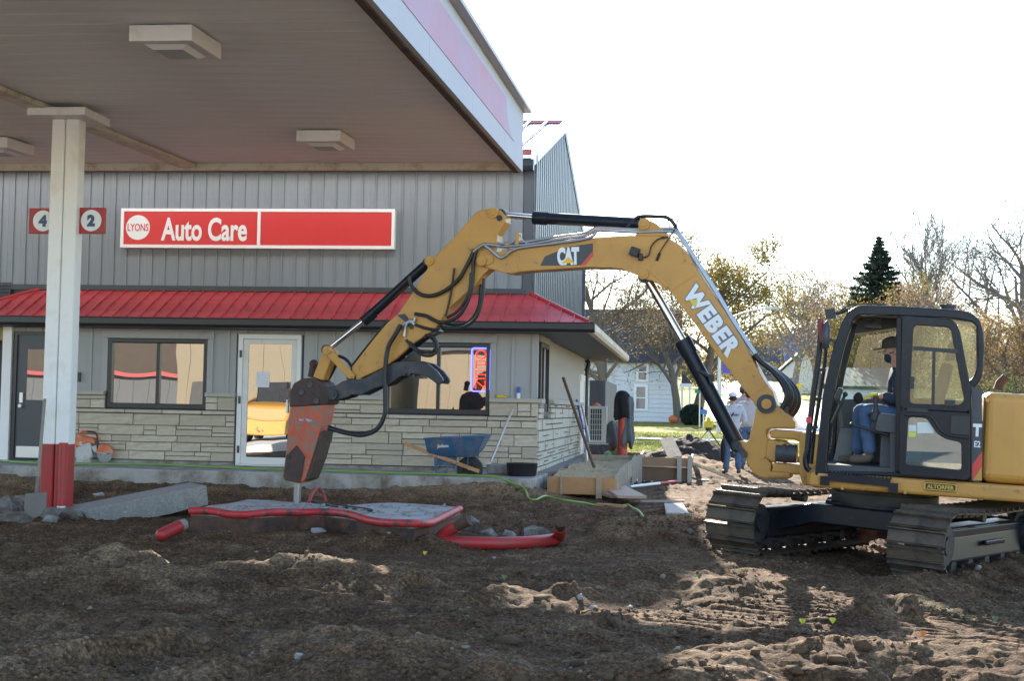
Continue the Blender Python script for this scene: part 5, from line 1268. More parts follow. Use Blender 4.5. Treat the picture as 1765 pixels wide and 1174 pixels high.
mb = MB(); c = SW(861, 376, sw2); mb.cyl(c - mL * .001, c + mL * .004, .035, n=18); obj('lug_hole', mb, M_blk_sat, stick)
mb = MB(); mb.tube([SW(x, y, -.02) for x, y in ((606, 631), (626, 605), (648, 578), (667, 554))], .012, 6); obj('grease_line', mb, M_blk_sat, stick)
tc_ = cylinder('thumb_cylinder', (668, 627), (676, 622), (735, 578), 0, .03, .055)
mb = MB(); mpr(SL([(684, 543), (697, 541), (709, 556), (713, 566), (708, 568), (699, 555)], sw2 + .015), sw2 - .01, sw2 + .015, mb); mpr(SL([(733, 572), (752, 566), (757, 571), (740, 580)], .08), -.08, .08, mb); objs('thumb_lug', mb, M_thumb, stick)
mb = MB()
for pts in ([(689, 568), (700, 556), (712, 556), (716, 548)], [(697, 580), (699, 563), (708, 552), (714, 560)]): mb.tube(spline([SW(x, y, sw2 + .035) for x, y in pts], 4), .02, 7)
objs('hydraulic_fitting', mb, M_pipe, stick)

# linkage, quick hitch, thumb, breaker --------------------------------------------------
def flat(name, pts, l0, l1, m, parent=EX, bevel=.01):
    q = MB(); mpr(SL(pts, max(l0, l1)), l0, l1, q); return obj(name, q, m, parent, bevel=bevel)
l1 = flat('bucket_link', [(558, 600), (566, 598), (573, 606), (571, 618), (556, 656), (539, 650), (550, 622)], .02, .10, M_yel_worn)
mb = MB(); mpr(SL([(558, 600), (566, 598), (573, 606), (571, 618), (556, 656), (539, 650), (550, 622)], .10), -.10, -.02, mb); obj('bucket_link', mb, M_yel_worn, EX, bevel=.01)
flat('side_link', [(566, 603), (574, 607), (611, 646), (610, 653), (600, 653), (562, 612)], .12, .155, M_yel); flat('side_link', [(566, 603), (574, 607), (611, 646), (610, 653), (600, 653), (562, 612)], -.155, -.12, M_yel)
pin(564, 604, .155, .05, l1)
thp = [(559, 670), (577, 666), (588.6, 658), (602, 654), (622.5, 653.5), (634, 648.4), (665, 632), (680, 624.8), (696, 621.6), (716.8, 622), (737, 627), (753.6, 640.3), (762.4, 652.8), (763, 657), (759.5, 662.4), (752, 661.6), (746, 657), (736, 650), (721, 646), (702, 644.7), (687, 651), (669.6, 663), (646, 669.7), (622.5, 681.5), (604.8, 680.8), (599, 685), (577, 691), (563.6, 691)]
TH = flat('thumb', thp, .09, .14, M_thumb)
mb = MB(); mpr(SL(thp, .14), -.14, -.09, mb); mpr(SL([(655, 640), (690, 628), (725, 630), (745, 645), (735, 645), (715, 640), (690, 644), (660, 660)], .09), -.088, .088, mb); obj('thumb_plate', mb, M_thumb, TH, bevel=.008)
mb = MB()
for x, y in ((703, 646), (712, 646), (720, 648), (728, 651)): mb.box(SW(x, y, 0), (.03, .29, .03), MR)
objs('thumb_teeth', mb, M_thumb, TH)
pin(575, 680, .14, .06, TH, m=M_thumb); mb = MB(); c = SW(623, 664, .14); mb.cyl(c, c + mL * .003, .03, n=14); obj('pin_hole', mb, M_blk_sat, TH)
BR = flat('breaker', [(499, 703), (500, 688), (561, 695), (559, 712.4), (552, 743), (538, 789), (527, 824), (522, 832), (512, 834), (490, 828), (487, 820), (491.5, 784)], -.17, .13, M_orange_rust, bevel=.02)
flat('breaker_head', [(498, 702), (500, 672), (505.6, 661), (521, 652.4), (540, 651), (556, 660), (567, 676.7), (566, 694), (563, 698)], -.19, .15, M_brk_dark, BR, .02)
flat('wear_plate', [(488, 822), (493, 786), (511, 768), (525, 788), (517, 832.5), (491, 828.5)], .132, .150, M_brk_dark, BR, .006)
flat('side_plate', [(552, 745), (560, 742), (547, 790), (533, 826), (527, 830), (539, 790)], -.16, .12, M_brk_dark, BR, .008)
mb = MB()
for x, y in ((545, 691), (519, 676), (534, 663)): mb.cyl(SW(x, y, .15), SW(x, y, .18), .035, n=10)
objs('bolt', mb, M_thumb, BR)
mb = MB(); c = SW(497, 788, .15); mb.cyl(c, c + mL * .012, .03, n=10); c = SW(513, 821, .15); mb.cyl(c, c + mL * .006, .025, n=10); objs('bolt_hole', mb, M_blk_sat, BR)
M_blue_st = mat('worn blue sticker', (.45, .52, .62), .5, var=.5, vs=30, dirt=(.03, .10, .30), ds=25, da=.5)
flat('sticker', [(515, 722.5), (523, 722), (523, 725), (516, 726)], .1315, .133, M_blue_st, BR, 0); flat('sticker', [(526, 722), (536, 723), (540, 727), (530, 727)], .1315, .133, M_blue_st, BR, 0)
mb = MB(); mb.cyl(SW(513.5, 830, 0), SW(512, 867, 0), .046, n=18); obj('chisel', mb, mat('worn chisel steel', (.30, .31, .33), .3, .9, var=.2), BR)
mb = MB(); mb.cyl(SW(541, 628, -.2), SW(537, 650, -.2), .05, n=12); mb.ball(SW(541, 628, -.2), .06, 10, 6); obj('coupler_link', mb, M_brk_dark, BR)
# hoses on stick and breaker
HS = [([(818, 430), (806, 455), (790, 482), (765, 502), (742, 510), (722, 506), (708, 490), (706, 476)], .15, .024), ([(822, 430), (816, 450), (814, 490), (806, 520), (790, 545), (765, 556), (748, 552), (735, 545), (715, 541)], .15, .022),
      ([(834, 480), (832, 510), (822, 545), (800, 563), (770, 566), (756, 560)], .10, .020), ([(812, 470), (808, 505), (790, 535), (770, 548)], .16, .018), ([(829, 490), (824, 530), (806, 556), (780, 560), (760, 553)], -.05, .018),
      ([(691, 560), (681, 578), (669, 600), (664, 640), (664, 690), (663, 715), (650, 740), (625, 750), (595, 746), (566, 738)], .20, .028), ([(667, 700), (660, 722), (645, 742), (615, 748), (585, 742), (566, 736)], .14, .022),
      ([(735, 577), (748, 582), (754, 598), (746, 612), (728, 612), (712, 600), (700, 586)], .16, .018), ([(733, 577), (746, 586), (750, 600), (740, 608), (722, 604), (706, 590)], .12, .016), ([(716, 560), (735, 566), (752, 568), (758, 560)], .16, .018),
      ([(783, 462), (778, 500), (772, 530), (768, 545)], .14, .013), ([(577, 612), (594, 618), (606, 632), (607, 646)], -.1, .02), ([(566, 618), (556, 640), (552, 660)], -.12, .018), ([(580, 628), (570, 648), (560, 662)], -.08, .018)]
for pts, lat, r in HS: pipe('hose', pts, lat, r, M_hose, stick)
mb = MB(); mb.tube([SW(855, 405, .08), SW(856, 418, .08), SW(854, 430, .08)], .02, 7); mb.tube(spline([SW(862, 424, .17), SW(848, 422, .17), (SW(836, 421, .17)), SW(826, 426, .17), SW(816, 434, .17)], 4), .02, 7); mb.tube(spline([SW(834, 422, .17), SW(846, 430, .17), SW(862, 444, .17)], 4), .016, 7); obj('steel_pipe', mb, M_pipe, stick)
# ------------------------------------------------------------------ people
def skin_mesh(name, joints, edges, sub=2):
    names = list(joints); idx = {n: i for i, n in enumerate(names)}
    me = bpy.data.meshes.new('skin_tmp'); me.from_pydata([joints[n][0] for n in names], [(idx[a], idx[b]) for a, b in edges], []); me.update()
    o = bpy.data.objects.new('skin_tmp', me); COL.objects.link(o)
    sk_ = o.modifiers.new('skin', 'SKIN'); sk_.use_smooth_shade = True
    for i, n in enumerate(names):
        r = joints[n][1]; r = r if isinstance(r, tuple) else (r, r)
        d = me.skin_vertices[0].data[i]; d.radius = r; d.use_root = (i == 0)
    ss = o.modifiers.new('sub', 'SUBSURF'); ss.levels = sub; ss.render_levels = sub
    dg = bpy.context.evaluated_depsgraph_get(); dg.update()
    m2 = bpy.data.meshes.new_from_object(o.evaluated_get(dg)); m2.name = name
    bpy.data.objects.remove(o); bpy.data.meshes.remove(me); return m2
def skin_obj(name, joints, edges, m, parent, sub=2, wrinkle=0):
    me = skin_mesh(name, joints, edges, sub); me.materials.clear(); me.materials.append(m)
    me.polygons.foreach_set('use_smooth', [True] * len(me.polygons))
    if wrinkle:
        co = np.empty(len(me.vertices) * 3); me.vertices.foreach_get('co', co); co = co.reshape(-1, 3)
        nrm = np.empty_like(co).ravel(); me.vertices.foreach_get('normal', nrm); nrm = nrm.reshape(-1, 3)
        d = fbm(co[:, 0] * 9 + co[:, 1] * 7, co[:, 2] * 13, 3, 5) * wrinkle; co += nrm * d[:, None]; me.vertices.foreach_set('co', co.ravel()); me.update()
    org = ORI[parent.name]; me.transform(Matrix.Translation(-org)); o = bpy.data.objects.new(name, me); link(o, parent, org); return o
def hand_chain(J, E, wrist, palm, dirv, side, up, tag_):
    """palm and five bent fingers"""
    w = J[wrist][0]; d = Vector(dirv).normalized(); s = Vector(side).normalized(); u = Vector(up).normalized()
    J[tag_ + 'p'] = (w + d * .075, (.034, .022)); E.append((wrist, tag_ + 'p'))
    for i, (o_, L) in enumerate(((-.03, .062), (-.010, .075), (.011, .07), (.031, .055))):
        a = w + d * .095 + s * o_; b = a + d * L * .55 - u * .012; c = b + d * L * .25 - u * .035
        J[tag_ + f'a{i}'] = (a, .010); J[tag_ + f'b{i}'] = (b, .009); J[tag_ + f'c{i}'] = (c, .008)
        E += [(tag_ + 'p', tag_ + f'a{i}'), (tag_ + f'a{i}', tag_ + f'b{i}'), (tag_ + f'b{i}', tag_ + f'c{i}')]
    t = w + d * .04 + s * -.045; t2 = t + d * .045 - s * .012 - u * .02
    J[tag_ + 't1'] = (t, .012); J[tag_ + 't2'] = (t2, .010); E += [(tag_ + 'p', tag_ + 't1'), (tag_ + 't1', tag_ + 't2')]

def worker(label, foot, face_deg, s, top_m, jean_m, cap_m, cap_back, lean=0.0, spread=.12, bag=False, beanie=False, print_=None):
    fz = float(terrain(foot.x, foot.y)) if foot.z is None else foot.z
    base = Vector((foot.x, foot.y, fz)); t = thing('person', label, 'person', base, 'workers talking beyond the excavator boom')
    a = math.radians(face_deg); f = Vector((math.cos(a), math.sin(a), 0)); l = Vector((-f.y, f.x, 0)); u = Vector((0, 0, 1))
    P = lambda x, y, z: base + (f * (x + lean * max(0, z - .9)) + l * y + u * z) * s
    J = {'pelvis': (P(0, 0, .96), (.11, .085)), 'waist': (P(0, 0, 1.12), (.115, .085)), 'chest': (P(.01, 0, 1.33), (.165, .115)), 'neck0': (P(0, 0, 1.47), (.075, .07)), 'neck': (P(.02, 0, 1.54), .055),
         'head0': (P(.03, 0, 1.62), (.07, .08)), 'head1': (P(.02, 0, 1.71), (.078, .095)), 'head2': (P(.01, 0, 1.76), (.05, .06)), 'nose': (P(.125, 0, 1.645), .014)}
    E = [('pelvis', 'waist'), ('waist', 'chest'), ('chest', 'neck0'), ('neck0', 'neck'), ('neck', 'head0'), ('head0', 'head1'), ('head1', 'head2'), ('head0', 'nose')]
    for sd, n in ((1, 'L'), (-1, 'R')):
        J['sh' + n] = (P(0, sd * .19, 1.42), .058); J['el' + n] = (P(-.02, sd * .27, 1.14), .043); J['wr' + n] = (P(.17, sd * .20, 1.03), .030)
        E += [('chest', 'sh' + n), ('sh' + n, 'el' + n), ('el' + n, 'wr' + n)]
        hand_chain(J, E, 'wr' + n, None, f * .9 - u * .2 - l * sd * .3, l * -sd * .3 + u * .9, l * sd, 'h' + n)
        J['hip' + n] = (P(0, sd * .10, .88), .075); J['kn' + n] = (P(.02, sd * spread * 1.0, .50), .05); J['an' + n] = (P(-.02, sd * (spread + .02), .10), .035); J['ft' + n] = (P(.10, sd * (spread + .04), .04), .025)
        E += [('pelvis', 'hip' + n), ('hip' + n, 'kn' + n), ('kn' + n, 'an' + n), ('an' + n, 'ft' + n)]
    body = skin_obj('body', J, E, M_skin, t, 1)
    H = {'b0': (P(0, 0, .90), (.185, .15)), 'b1': (P(0, 0, 1.10), (.185, .14)), 'b2': (P(.0, 0, 1.32), (.205, .15)), 'b3': (P(-.01, 0, 1.47), (.12, .10)), 'hood': (P(-.07, 0, 1.50), (.11, .07))}
    HE = [('b0', 'b1'), ('b1', 'b2'), ('b2', 'b3'), ('b3', 'hood')]
    for sd, n in ((1, 'L'), (-1, 'R')):
        H['s' + n] = (P(0, sd * .20, 1.42), .085); H['e' + n] = (P(-.02, sd * .28, 1.14), .068); H['w' + n] = (P(.13, sd * .215, 1.045), .050)
        HE += [('b2', 's' + n), ('s' + n, 'e' + n), ('e' + n, 'w' + n)]
    skin_obj('hoodie', H, HE, top_m, t, 2, .012)
    Lg = {'p': (P(0, 0, .96), (.165, .13))}; LE = []
    for sd, n in ((1, 'L'), (-1, 'R')):
        Lg['h' + n] = (P(0, sd * .105, .86), .115); Lg['k' + n] = (P(.02, sd * spread, .50), .082); Lg['m' + n] = (P(-.01, sd * (spread + .01), .25), .075); Lg['a' + n] = (P(-.02, sd * (spread + .02), .07), .078)
        LE += [('p', 'h' + n), ('h' + n, 'k' + n), ('k' + n, 'm' + n), ('m' + n, 'a' + n)]
    skin_obj('jeans', Lg, LE, jean_m, t, 2, .010)
    for sd, n in ((1, 'L'), (-1, 'R')):
        skin_obj('boot', {'a': (P(-.03, sd * (spread + .02), .09), .058), 'h': (P(-.05, sd * (spread + .02), .045), .05), 't': (P(.15, sd * (spread + .05), .035), (.05, .04))}, [('a', 'h'), ('h', 't')], M_boot, t, 2)
    mb = MB(); c = P(.015, 0, 1.685); RZ = Matrix((f, l, u)).transposed()
    mb.lathe([(.100 * s, 0), (.104 * s, .03), (.096 * s, .065), (.065 * s, .095), (.02 * s, .105)], c - u * .0, (0, 0, 1), 18)
    if not beanie:
        q = -1 if cap_back else 1
        mb.prism(rpoly([(.08, -.075), (.185, -.05), (.185, .05), (.08, .075)], .05, 4), c + u * .012 * s, f * q * s, l * s, u, 0, .012)
    obj('cap', mb, cap_m, t)
    mb = MB(); mb.ball(P(-.025, 0, 1.655), (.085 * s, .085 * s, .065 * s), 12, 8); obj('hair', mb, M_hair, t)
    for sd in (1, -1):
        mb = MB(); mb.ball(P(.01, sd * .088, 1.64), (.02, .012, .032), 8, 6); obj('ear', mb, M_skin, t)
    if print_ is not None:
        mb = MB()
        for i in range(9):
            x = -.10 + i * .024; mb.tube([P(-.172, -x, 1.27 + .012 * math.sin(i * 2)), P(-.172, -x - .010, 1.31 + .01 * math.cos(i * 3)), P(-.172, -x - .018, 1.275)], .006, 4)
        obj('back_print', mb, mat('navy print', (.08, .09, .2), .8), t)
    return t
def on_ground(px, D, dz=0):
    d = ray(px, 700); q = CAM + d * D / d.dot(FW0); return Vector((q[0], q[1], float(terrain(q[0], q[1])) + dz))
p1 = on_ground(1263, 32.0); worker('man in grey hooded sweatshirt, backwards white cap and blue jeans seen from behind', p1, 100, 1.0, M_hood, M_denim, M_capw, True, print_=True)
p2 = on_ground(1291, 33.6); worker('man in warm grey hoodie and black cap, partly hidden by the yellow swing post', p2, 96, 1.03, M_hood2, M_denim, M_blackcloth, True)
p3_ = on_ground(1281, 35.2); worker('man with grey cap turned half away between two other workers', p3_, 60, 1.02, M_hood2, M_denim_dk, M_greycloth, False)
pb = on_ground(1247, 31.6)
t = thing('shoulder_bag', 'black bag hanging beside the leg of the man with the white cap', 'bag', pb)
mb = MB(); mb.ball(pb + V((0, .05, .52)), (.06, .09, .27), 12, 9); obj('bag_body', mb, M_blackcloth, t); mb = MB(); mb.tube(spline([pb + V((0, .05, .80)), pb + V((.1, .05, 1.1)), pb + V((.22, .1, 1.35))], 5), .015, 6); obj('strap', mb, M_blackcloth, t)

# operator in the cab
OB = SW(1545, 735, .55)
op = thing('person', 'excavator operator in camouflage cap, dark face mask and yellow work glove sitting in the cab', 'person', OB)
def Q(px, py, lat): return SW(px - 7 if py < 735 else px, py, lat)
J = {'pelvis': (Q(1556, 722, .55), (.16, .13)), 'waist': (Q(1558, 700, .55), (.14, .12)), 'chest': (Q(1558, 660, .55), (.17, .13)), 'neck0': (Q(1556, 634, .55), (.08, .075)), 'neck': (Q(1552, 625, .55), .055), 'head0': (Q(1545, 613, .55), (.075, .085)), 'head1': (Q(1546, 598, .55), (.08, .095)), 'head2': (Q(1548, 588, .55), (.06, .07)), 'nose': (Q(1529, 607, .55), .016)}
E = [('pelvis', 'waist'), ('waist', 'chest'), ('chest', 'neck0'), ('neck0', 'neck'), ('neck', 'head0'), ('head0', 'head1'), ('head1', 'head2'), ('head0', 'nose')]
for n, la in (('L', .76), ('R', .36)):
    J['sh' + n] = (Q(1558, 645, la - (.02 if n == 'L' else -.02)), .06); J['el' + n] = (Q(1550, 688, la + (.04 if n == 'L' else -.04)), .045); J['wr' + n] = (Q(1519, 683, la + (.03 if n == 'L' else 0)), .032)
    E += [('chest', 'sh' + n), ('sh' + n, 'el' + n), ('el' + n, 'wr' + n)]
    J['hip' + n] = (Q(1552, 722, la - .06 if n == 'L' else la + .06), .08); J['kn' + n] = (Q(1498 if n == 'L' else 1488, 708, la - .06 if n == 'L' else la + .06), .05); J['an' + n] = (Q(1498 if n == 'L' else 1478, 780, la - .06 if n == 'L' else la + .06), .03)
    J['ft' + n] = (Q(1480 if n == 'L' else 1470, 792, la - .06 if n == 'L' else la + .06), .02)
    E += [('pelvis', 'hip' + n), ('hip' + n, 'kn' + n), ('kn' + n, 'an' + n), ('an' + n, 'ft' + n)]
skin_obj('body', J, E, M_skin, op, 2)
H = {'b0': (Q(1556, 716, .55), (.18, .15)), 'b1': (Q(1558, 690, .55), (.18, .15)), 'b2': (Q(1559, 660, .55), (.20, .15)), 'b3': (Q(1557, 635, .55), (.11, .10))}
HE = [('b0', 'b1'), ('b1', 'b2'), ('b2', 'b3')]
for n, la in (('L', .74), ('R', .38)):
    H['s' + n] = (Q(1560, 646, la), .085); H['e' + n] = (Q(1552, 690, la + (.05 if n == 'L' else -.05)), .068); H['w' + n] = (Q(1527, 684, la + (.04 if n == 'L' else 0)), .050); HE += [('b2', 's' + n), ('s' + n, 'e' + n), ('e' + n, 'w' + n)]
skin_obj('jacket', H, HE, M_navy, op, 2, .010)
Lg = {'p': (Q(1557, 722, .55), (.17, .13))}; LE = []
for n, la in (('L', .70), ('R', .42)):
    Lg['h' + n] = (Q(1545, 720, la), .11); Lg['k' + n] = (Q(1495 if n == 'L' else 1485, 704, la), .088); Lg['m' + n] = (Q(1497 if n == 'L' else 1483, 745, la), .078); Lg['a' + n] = (Q(1498 if n == 'L' else 1477, 786, la), .08); LE += [('p', 'h' + n), ('h' + n, 'k' + n), ('k' + n, 'm' + n), ('m' + n, 'a' + n)]
skin_obj('jeans', Lg, LE, M_denim, op, 2, .010)
for n, la, x0 in (('L', .70, 1498), ('R', .42, 1480)):
    skin_obj('boot', {'a': (Q(x0, 780, la), .062), 'h': (Q(x0 + 2, 791, la), .055), 't': (Q(x0 - 36, 792, la), (.055, .045))}, [('a', 'h'), ('h', 't')], M_boot, op, 2)
J = {'w': (Q(1522, 683, .79), .040)}; E = [];
hand_chain(J, E, 'w', None, (Q(1495, 682, .80) - Q(1522, 683, .79)), mL, mU, 'g')
for k in list(J): J[k] = (J[k][0], (J[k][1][0] * 1.25, J[k][1][1] * 1.35) if isinstance(J[k][1], tuple) else J[k][1] * 1.35)
skin_obj('glove', J, E, M_gloveY, op, 2)
mb = MB(); mb.ball(Q(1486, 686, .79), (.05, .045, .06), 12, 8); obj('glove_tip', mb, M_blackcloth, op)
mb = MB(); c = Q(1546, 598, .55); mb.lathe([(.108, 0), (.112, .03), (.106, .07), (.075, .105), (.02, .12)], c - mU * .01, mU + mF * .12, 18)
mb.prism(rpoly([(.07, -.075), (.20, -.055), (.20, .055), (.07, .075)], .05, 4), c - mU * .005, (mF - mU * .22).normalized(), mL, mU, 0, .014); obj('cap', mb, M_capd, op)
mb = MB(); mb.ball(Q(1539.5, 616, .55), (.056, .066, .060), 14, 9, MR); obj('face_mask', mb, mat('dark mask', (.018, .028, .04), .8), op)
mb = MB(); mb.tube([Q(1540, 609, .62), Q(1549, 606, .635)], .004, 5); obj('mask_strap', mb, M_blackcloth, op)
mb = MB(); mb.ball(Q(1551, 607, .635), (.02, .012, .032), 8, 6, MR); obj('ear', mb, M_skin, op)
mb = MB(); mb.ball(Q(1533, 606, .585), .010, 8, 6); obj('eye', mb, M_blk_sat, op)

# ------------------------------------------------------------------ rocks, rubble, clods
import bmesh
def chunk_mesh(name, size, seed, n=16, m=M_rock):
    r = random.Random(seed); bm = bmesh.new()
    for i in range(n):
        v = Vector((r.gauss(0, 1), r.gauss(0, 1), r.gauss(0, 1))).normalized() * r.uniform(.75, 1.0); bm.verts.new((v.x * size[0] / 2, v.y * size[1] / 2, v.z * size[2] / 2))
    bmesh.ops.convex_hull(bm, input=bm.verts); bmesh.ops.delete(bm, geom=[v for v in bm.verts if not v.link_faces], context='VERTS')
    bmesh.ops.subdivide_edges(bm, edges=bm.edges, cuts=1, use_grid_fill=True)
    for v in bm.verts: v.co += Vector((r.uniform(-1, 1), r.uniform(-1, 1), r.uniform(-1, 1))) * .03 * min(size)
    me = bpy.data.meshes.new(name); bm.to_mesh(me); bm.free(); me.materials.append(m); return me
def rock(label, px, py, z, size, seed, cat='rock', m=M_rock, name='concrete_chunk', group=None, rot=0, sink=.3):
    p = atZ(px, py, z); g_ = float(terrain(p.x, p.y)); size = tuple(v * (.6 if py > 930 else 1.15 if px > 780 and 880 < py else .9) for v in size); me = chunk_mesh(name, size, seed, m=m)
    o = bpy.data.objects.new(name, me); link(o, None, (p.x, p.y, g_ + size[2] * (.5 - sink))); o.rotation_euler = (0, 0, rot); return tag(o, label, cat, group)
M_rock_br = mat('brown stone', (.20, .16, .12), .9, var=.3, vs=8, dirt=(.09, .065, .045), ds=6, da=.5, bump=.7, bs=30)
ROCKS = [
    ('rounded grey concrete boulder on the heap, cut by the left picture edge', 12, 842, .35, (.55, .5, .42), 1, M_rock), ('angular grey lump right of the rounded boulder on the left heap', 42, 833, .38, (.42, .38, .34), 2, M_rock), ('low wide grey block under the boulders, left of the shovel blade', 22, 880, .22, (.75, .5, .22), 3, M_rock),
    ('large pale boulder between the low block and the rounded boulder, left edge', 10, 862, .28, (.6, .5, .34), 4, M_rock), ('small dark rubble at the foot of the red post', 118, 880, .2, (.3, .28, .24), 5, M_rock), ('pale block buried under the white drain pipe end', 88, 893, .14, (.26, .24, .18), 6, M_conc),
    ('flat white flake on the dirt right of the red post', 170, 852, .25, (.22, .16, .10), 7, M_conc_lt), ('upright grey shard before the pavement edge, above the tilted slab', 268, 828, .3, (.26, .22, .24), 8, M_conc_lt), ('white broken shard lying before the pavement, above the slab end', 404, 833, .28, (.24, .20, .2), 9, M_conc_lt),
    ('round grey stone below the broken island front', 401, 925, .05, (.16, .15, .16), 10, M_conc), ('grey triangular shard leaning in the trench, left of its twin', 483, 912, .05, (.22, .18, .2), 11, M_conc_lt), ('bluish pointed shard leaning in the trench, right of its twin', 502, 913, .05, (.16, .14, .19), 12, M_conc_lt),
    ('flat pale piece at the trench right of the two shards', 548, 928, .05, (.3, .18, .10), 13, M_conc_lt), ('white rubble heaped on the island beside the chisel', 545, 868, .34, (.20, .16, .12), 14, M_conc_lt), ('pale rubble on the middle of the island top', 648, 876, .34, (.2, .16, .12), 15, M_conc_lt), ('grey rubble lump on the island, right of the pale one', 664, 873, .34, (.18, .16, .13), 16, M_conc),
    ('dark grey block at the corner of the island behind the red hoop', 802, 896, .16, (.34, .3, .24), 17, M_rock), ('long broken concrete chunk with brown side inside the red hoop', 842, 912, .12, (.48, .3, .24), 18, M_rock), ('small round stone in the middle of the red hoop', 877, 918, .1, (.17, .15, .13), 19, M_conc), ('wide pale slab piece inside the right end of the red hoop', 918, 909, .14, (.52, .36, .18), 20, M_rock),
    ('grey stone on the sunlit ridge in front of the mound', 1001, 1001, .2, (.12, .11, .11), 21, M_conc), ('pale stone right of the grey one on the sunlit ridge', 1025, 1012, .18, (.18, .14, .14), 22, M_conc_lt), ('large rounded tan boulder on the sunlit dirt flat', 1190, 1043, .08, (.27, .2, .15), 23, M_rock_br), ('small brown stone stuck in the dark foreground slope', 947, 1096, .05, (.09, .08, .11), 24, M_rock_br),
    ('upright white stone standing on the sunlit mound before the near track', 1548, 1012, .2, (.11, .10, .17), 25, M_conc_lt), ('pale angular stone beside the near track frame', 1684, 975, .05, (.18, .15, .14), 26, M_conc), ('small white stone on the tread marks, right half', 1358, 1034, .08, (.20, .12, .09), 27, M_conc_lt), ('small grey stone right of the near track by the picture edge', 1632, 1022, .05, (.08, .07, .09), 28, M_conc),
    ('white lump at the bottom edge of the picture, left of centre', 516, 1158, .1, (.11, .10, .10), 29, M_conc_lt), ('narrow grey stick-like stone in the left foreground', 566, 1112, .1, (.05, .05, .13), 30, M_conc), ('brown stone half sunk in the left foreground slope', 407, 1094, .15, (.11, .10, .10), 31, M_rock_br), ('grey lump below the blue-grey foreground crest', 330, 1118, .18, (.12, .1, .09), 32, M_conc),
    ('white stone in the right foreground rubble', 1297, 1100, .12, (.07, .06, .07), 33, M_conc_lt), ('white piece left of the right foreground rubble', 1169, 1104, .12, (.07, .05, .05), 34, M_conc_lt), ('small pale stone right below the island corner', 670, 940, .08, (.10, .08, .05), 35, M_conc_lt), ('white broken tile on the dirt below the form stake', 1107, 833, .1, (.24, .2, .16), 36, M_conc_lt),
    ('grey rubble piece on the dirt right of the stake', 1215, 831, .08, (.5, .3, .16), 37, M_conc), ('pale stone beside the far track on the slope', 1190, 903, .25, (.1, .09, .07), 38, M_conc), ('dark clod on the track shadow floor', 1398, 1012, .0, (.14, .12, .06), 39, M_rock_br), ('pale chip in front of the island right end', 852, 960, .06, (.10, .08, .05), 40, M_conc_lt)]
for lab, px, py, z, size, sd_, m in ROCKS: rock(lab, px, py, z, size, sd_, 'stone', m, 'concrete_chunk' if m is not M_rock_br else 'stone', rot=sd_ * 1.3)
# countless clods and grit of the dug-up soil
def scatter(name, N, m, smin, smax, x0, x1, y0, y1, seed, power=2.4, ok=None):
    r = np.random.default_rng(seed)
    y = y0 + (y1 - y0) * r.random(N) ** 1.5; hw = 1.0; x = x0 + (x1 - x0) * r.random(N)
    dens = vnoise(x * 1.1, y * 1.1, seed) + .4 * vnoise(x * 4, y * 4, seed + 1); k = dens > -.05
    k &= (x > -.47 * y - .3) & (x < .235 * y + .4)
    if ok is not None: k &= ok(x, y)
    x, y = x[k], y[k]; n = len(x); z = terrain(x, y); s = smin + (smax - smin) * r.random(n) ** power
    t_ = (1 + 5 ** .5) / 2
    ico = np.array([(-1, t_, 0), (1, t_, 0), (-1, -t_, 0), (1, -t_, 0), (0, -1, t_), (0, 1, t_), (0, -1, -t_), (0, 1, -t_), (t_, 0, -1), (t_, 0, 1), (-t_, 0, -1), (-t_, 0, 1)]) / 1.9
    fc = np.array([(0, 11, 5), (0, 5, 1), (0, 1, 7), (0, 7, 10), (0, 10, 11), (1, 5, 9), (5, 11, 4), (11, 10, 2), (10, 7, 6), (7, 1, 8), (3, 9, 4), (3, 4, 2), (3, 2, 6), (3, 6, 8), (3, 8, 9), (4, 9, 5), (2, 4, 11), (6, 2, 10), (8, 6, 7), (9, 8, 1)])
    P = ico[None] * (1 + 1.1 * (r.random((n, 12, 1)) - .5)) * s[:, None, None] * (.6 + .8 * r.random((n, 1, 3))) * np.array([1, 1, .75]); P[..., 0] += x[:, None]; P[..., 1] += y[:, None]; P[..., 2] += (z + s * .12)[:, None]
    co = P.reshape(-1, 3).astype(np.float32); q = (fc[None] + (np.arange(n) * 12)[:, None, None]).reshape(-1, 3).astype(np.int32)
    me = bpy.data.meshes.new(name); me.vertices.add(len(co)); me.vertices.foreach_set('co', co.ravel()); me.loops.add(q.size); me.loops.foreach_set('vertex_index', q.ravel()); me.polygons.add(len(q)); me.polygons.foreach_set('loop_start', np.arange(0, q.size, 3, dtype=np.int32)); me.update(calc_edges=True)
    me.materials.append(m); o = bpy.data.objects.new(name, me); link(o); return kind(o, 'stuff')
M_clod = mat('soil clod', (.105, .068, .041), .95, var=.5, vs=3, bump=.6, bs=40, spec=.1)
offpave = lambda x, y: (y < 21.3) | (x > -1.0)
scatter('soil_clods', 50000, M_clod, .004, .024, -9.5, 5.0, 6.8, 21.3, 3, ok=offpave)
scatter('dirt_lumps', 1600, M_clod, .015, .055, -9.5, 5.0, 6.8, 21.3, 13, 2.5, ok=offpave)
scatter('fine_grit', 7000, mat('grit', (.19, .155, .115), .9, var=.4, vs=5), .004, .013, -9.5, 5.0, 6.8, 24, 5, ok=offpave)
scatter('concrete_rubble', 420, mat('rubble', (.20, .175, .145), .9, var=.35, vs=6, bump=.5), .008, .032, -9.5, 4.0, 6.8, 21.3, 8, 4.0, ok=offpave)

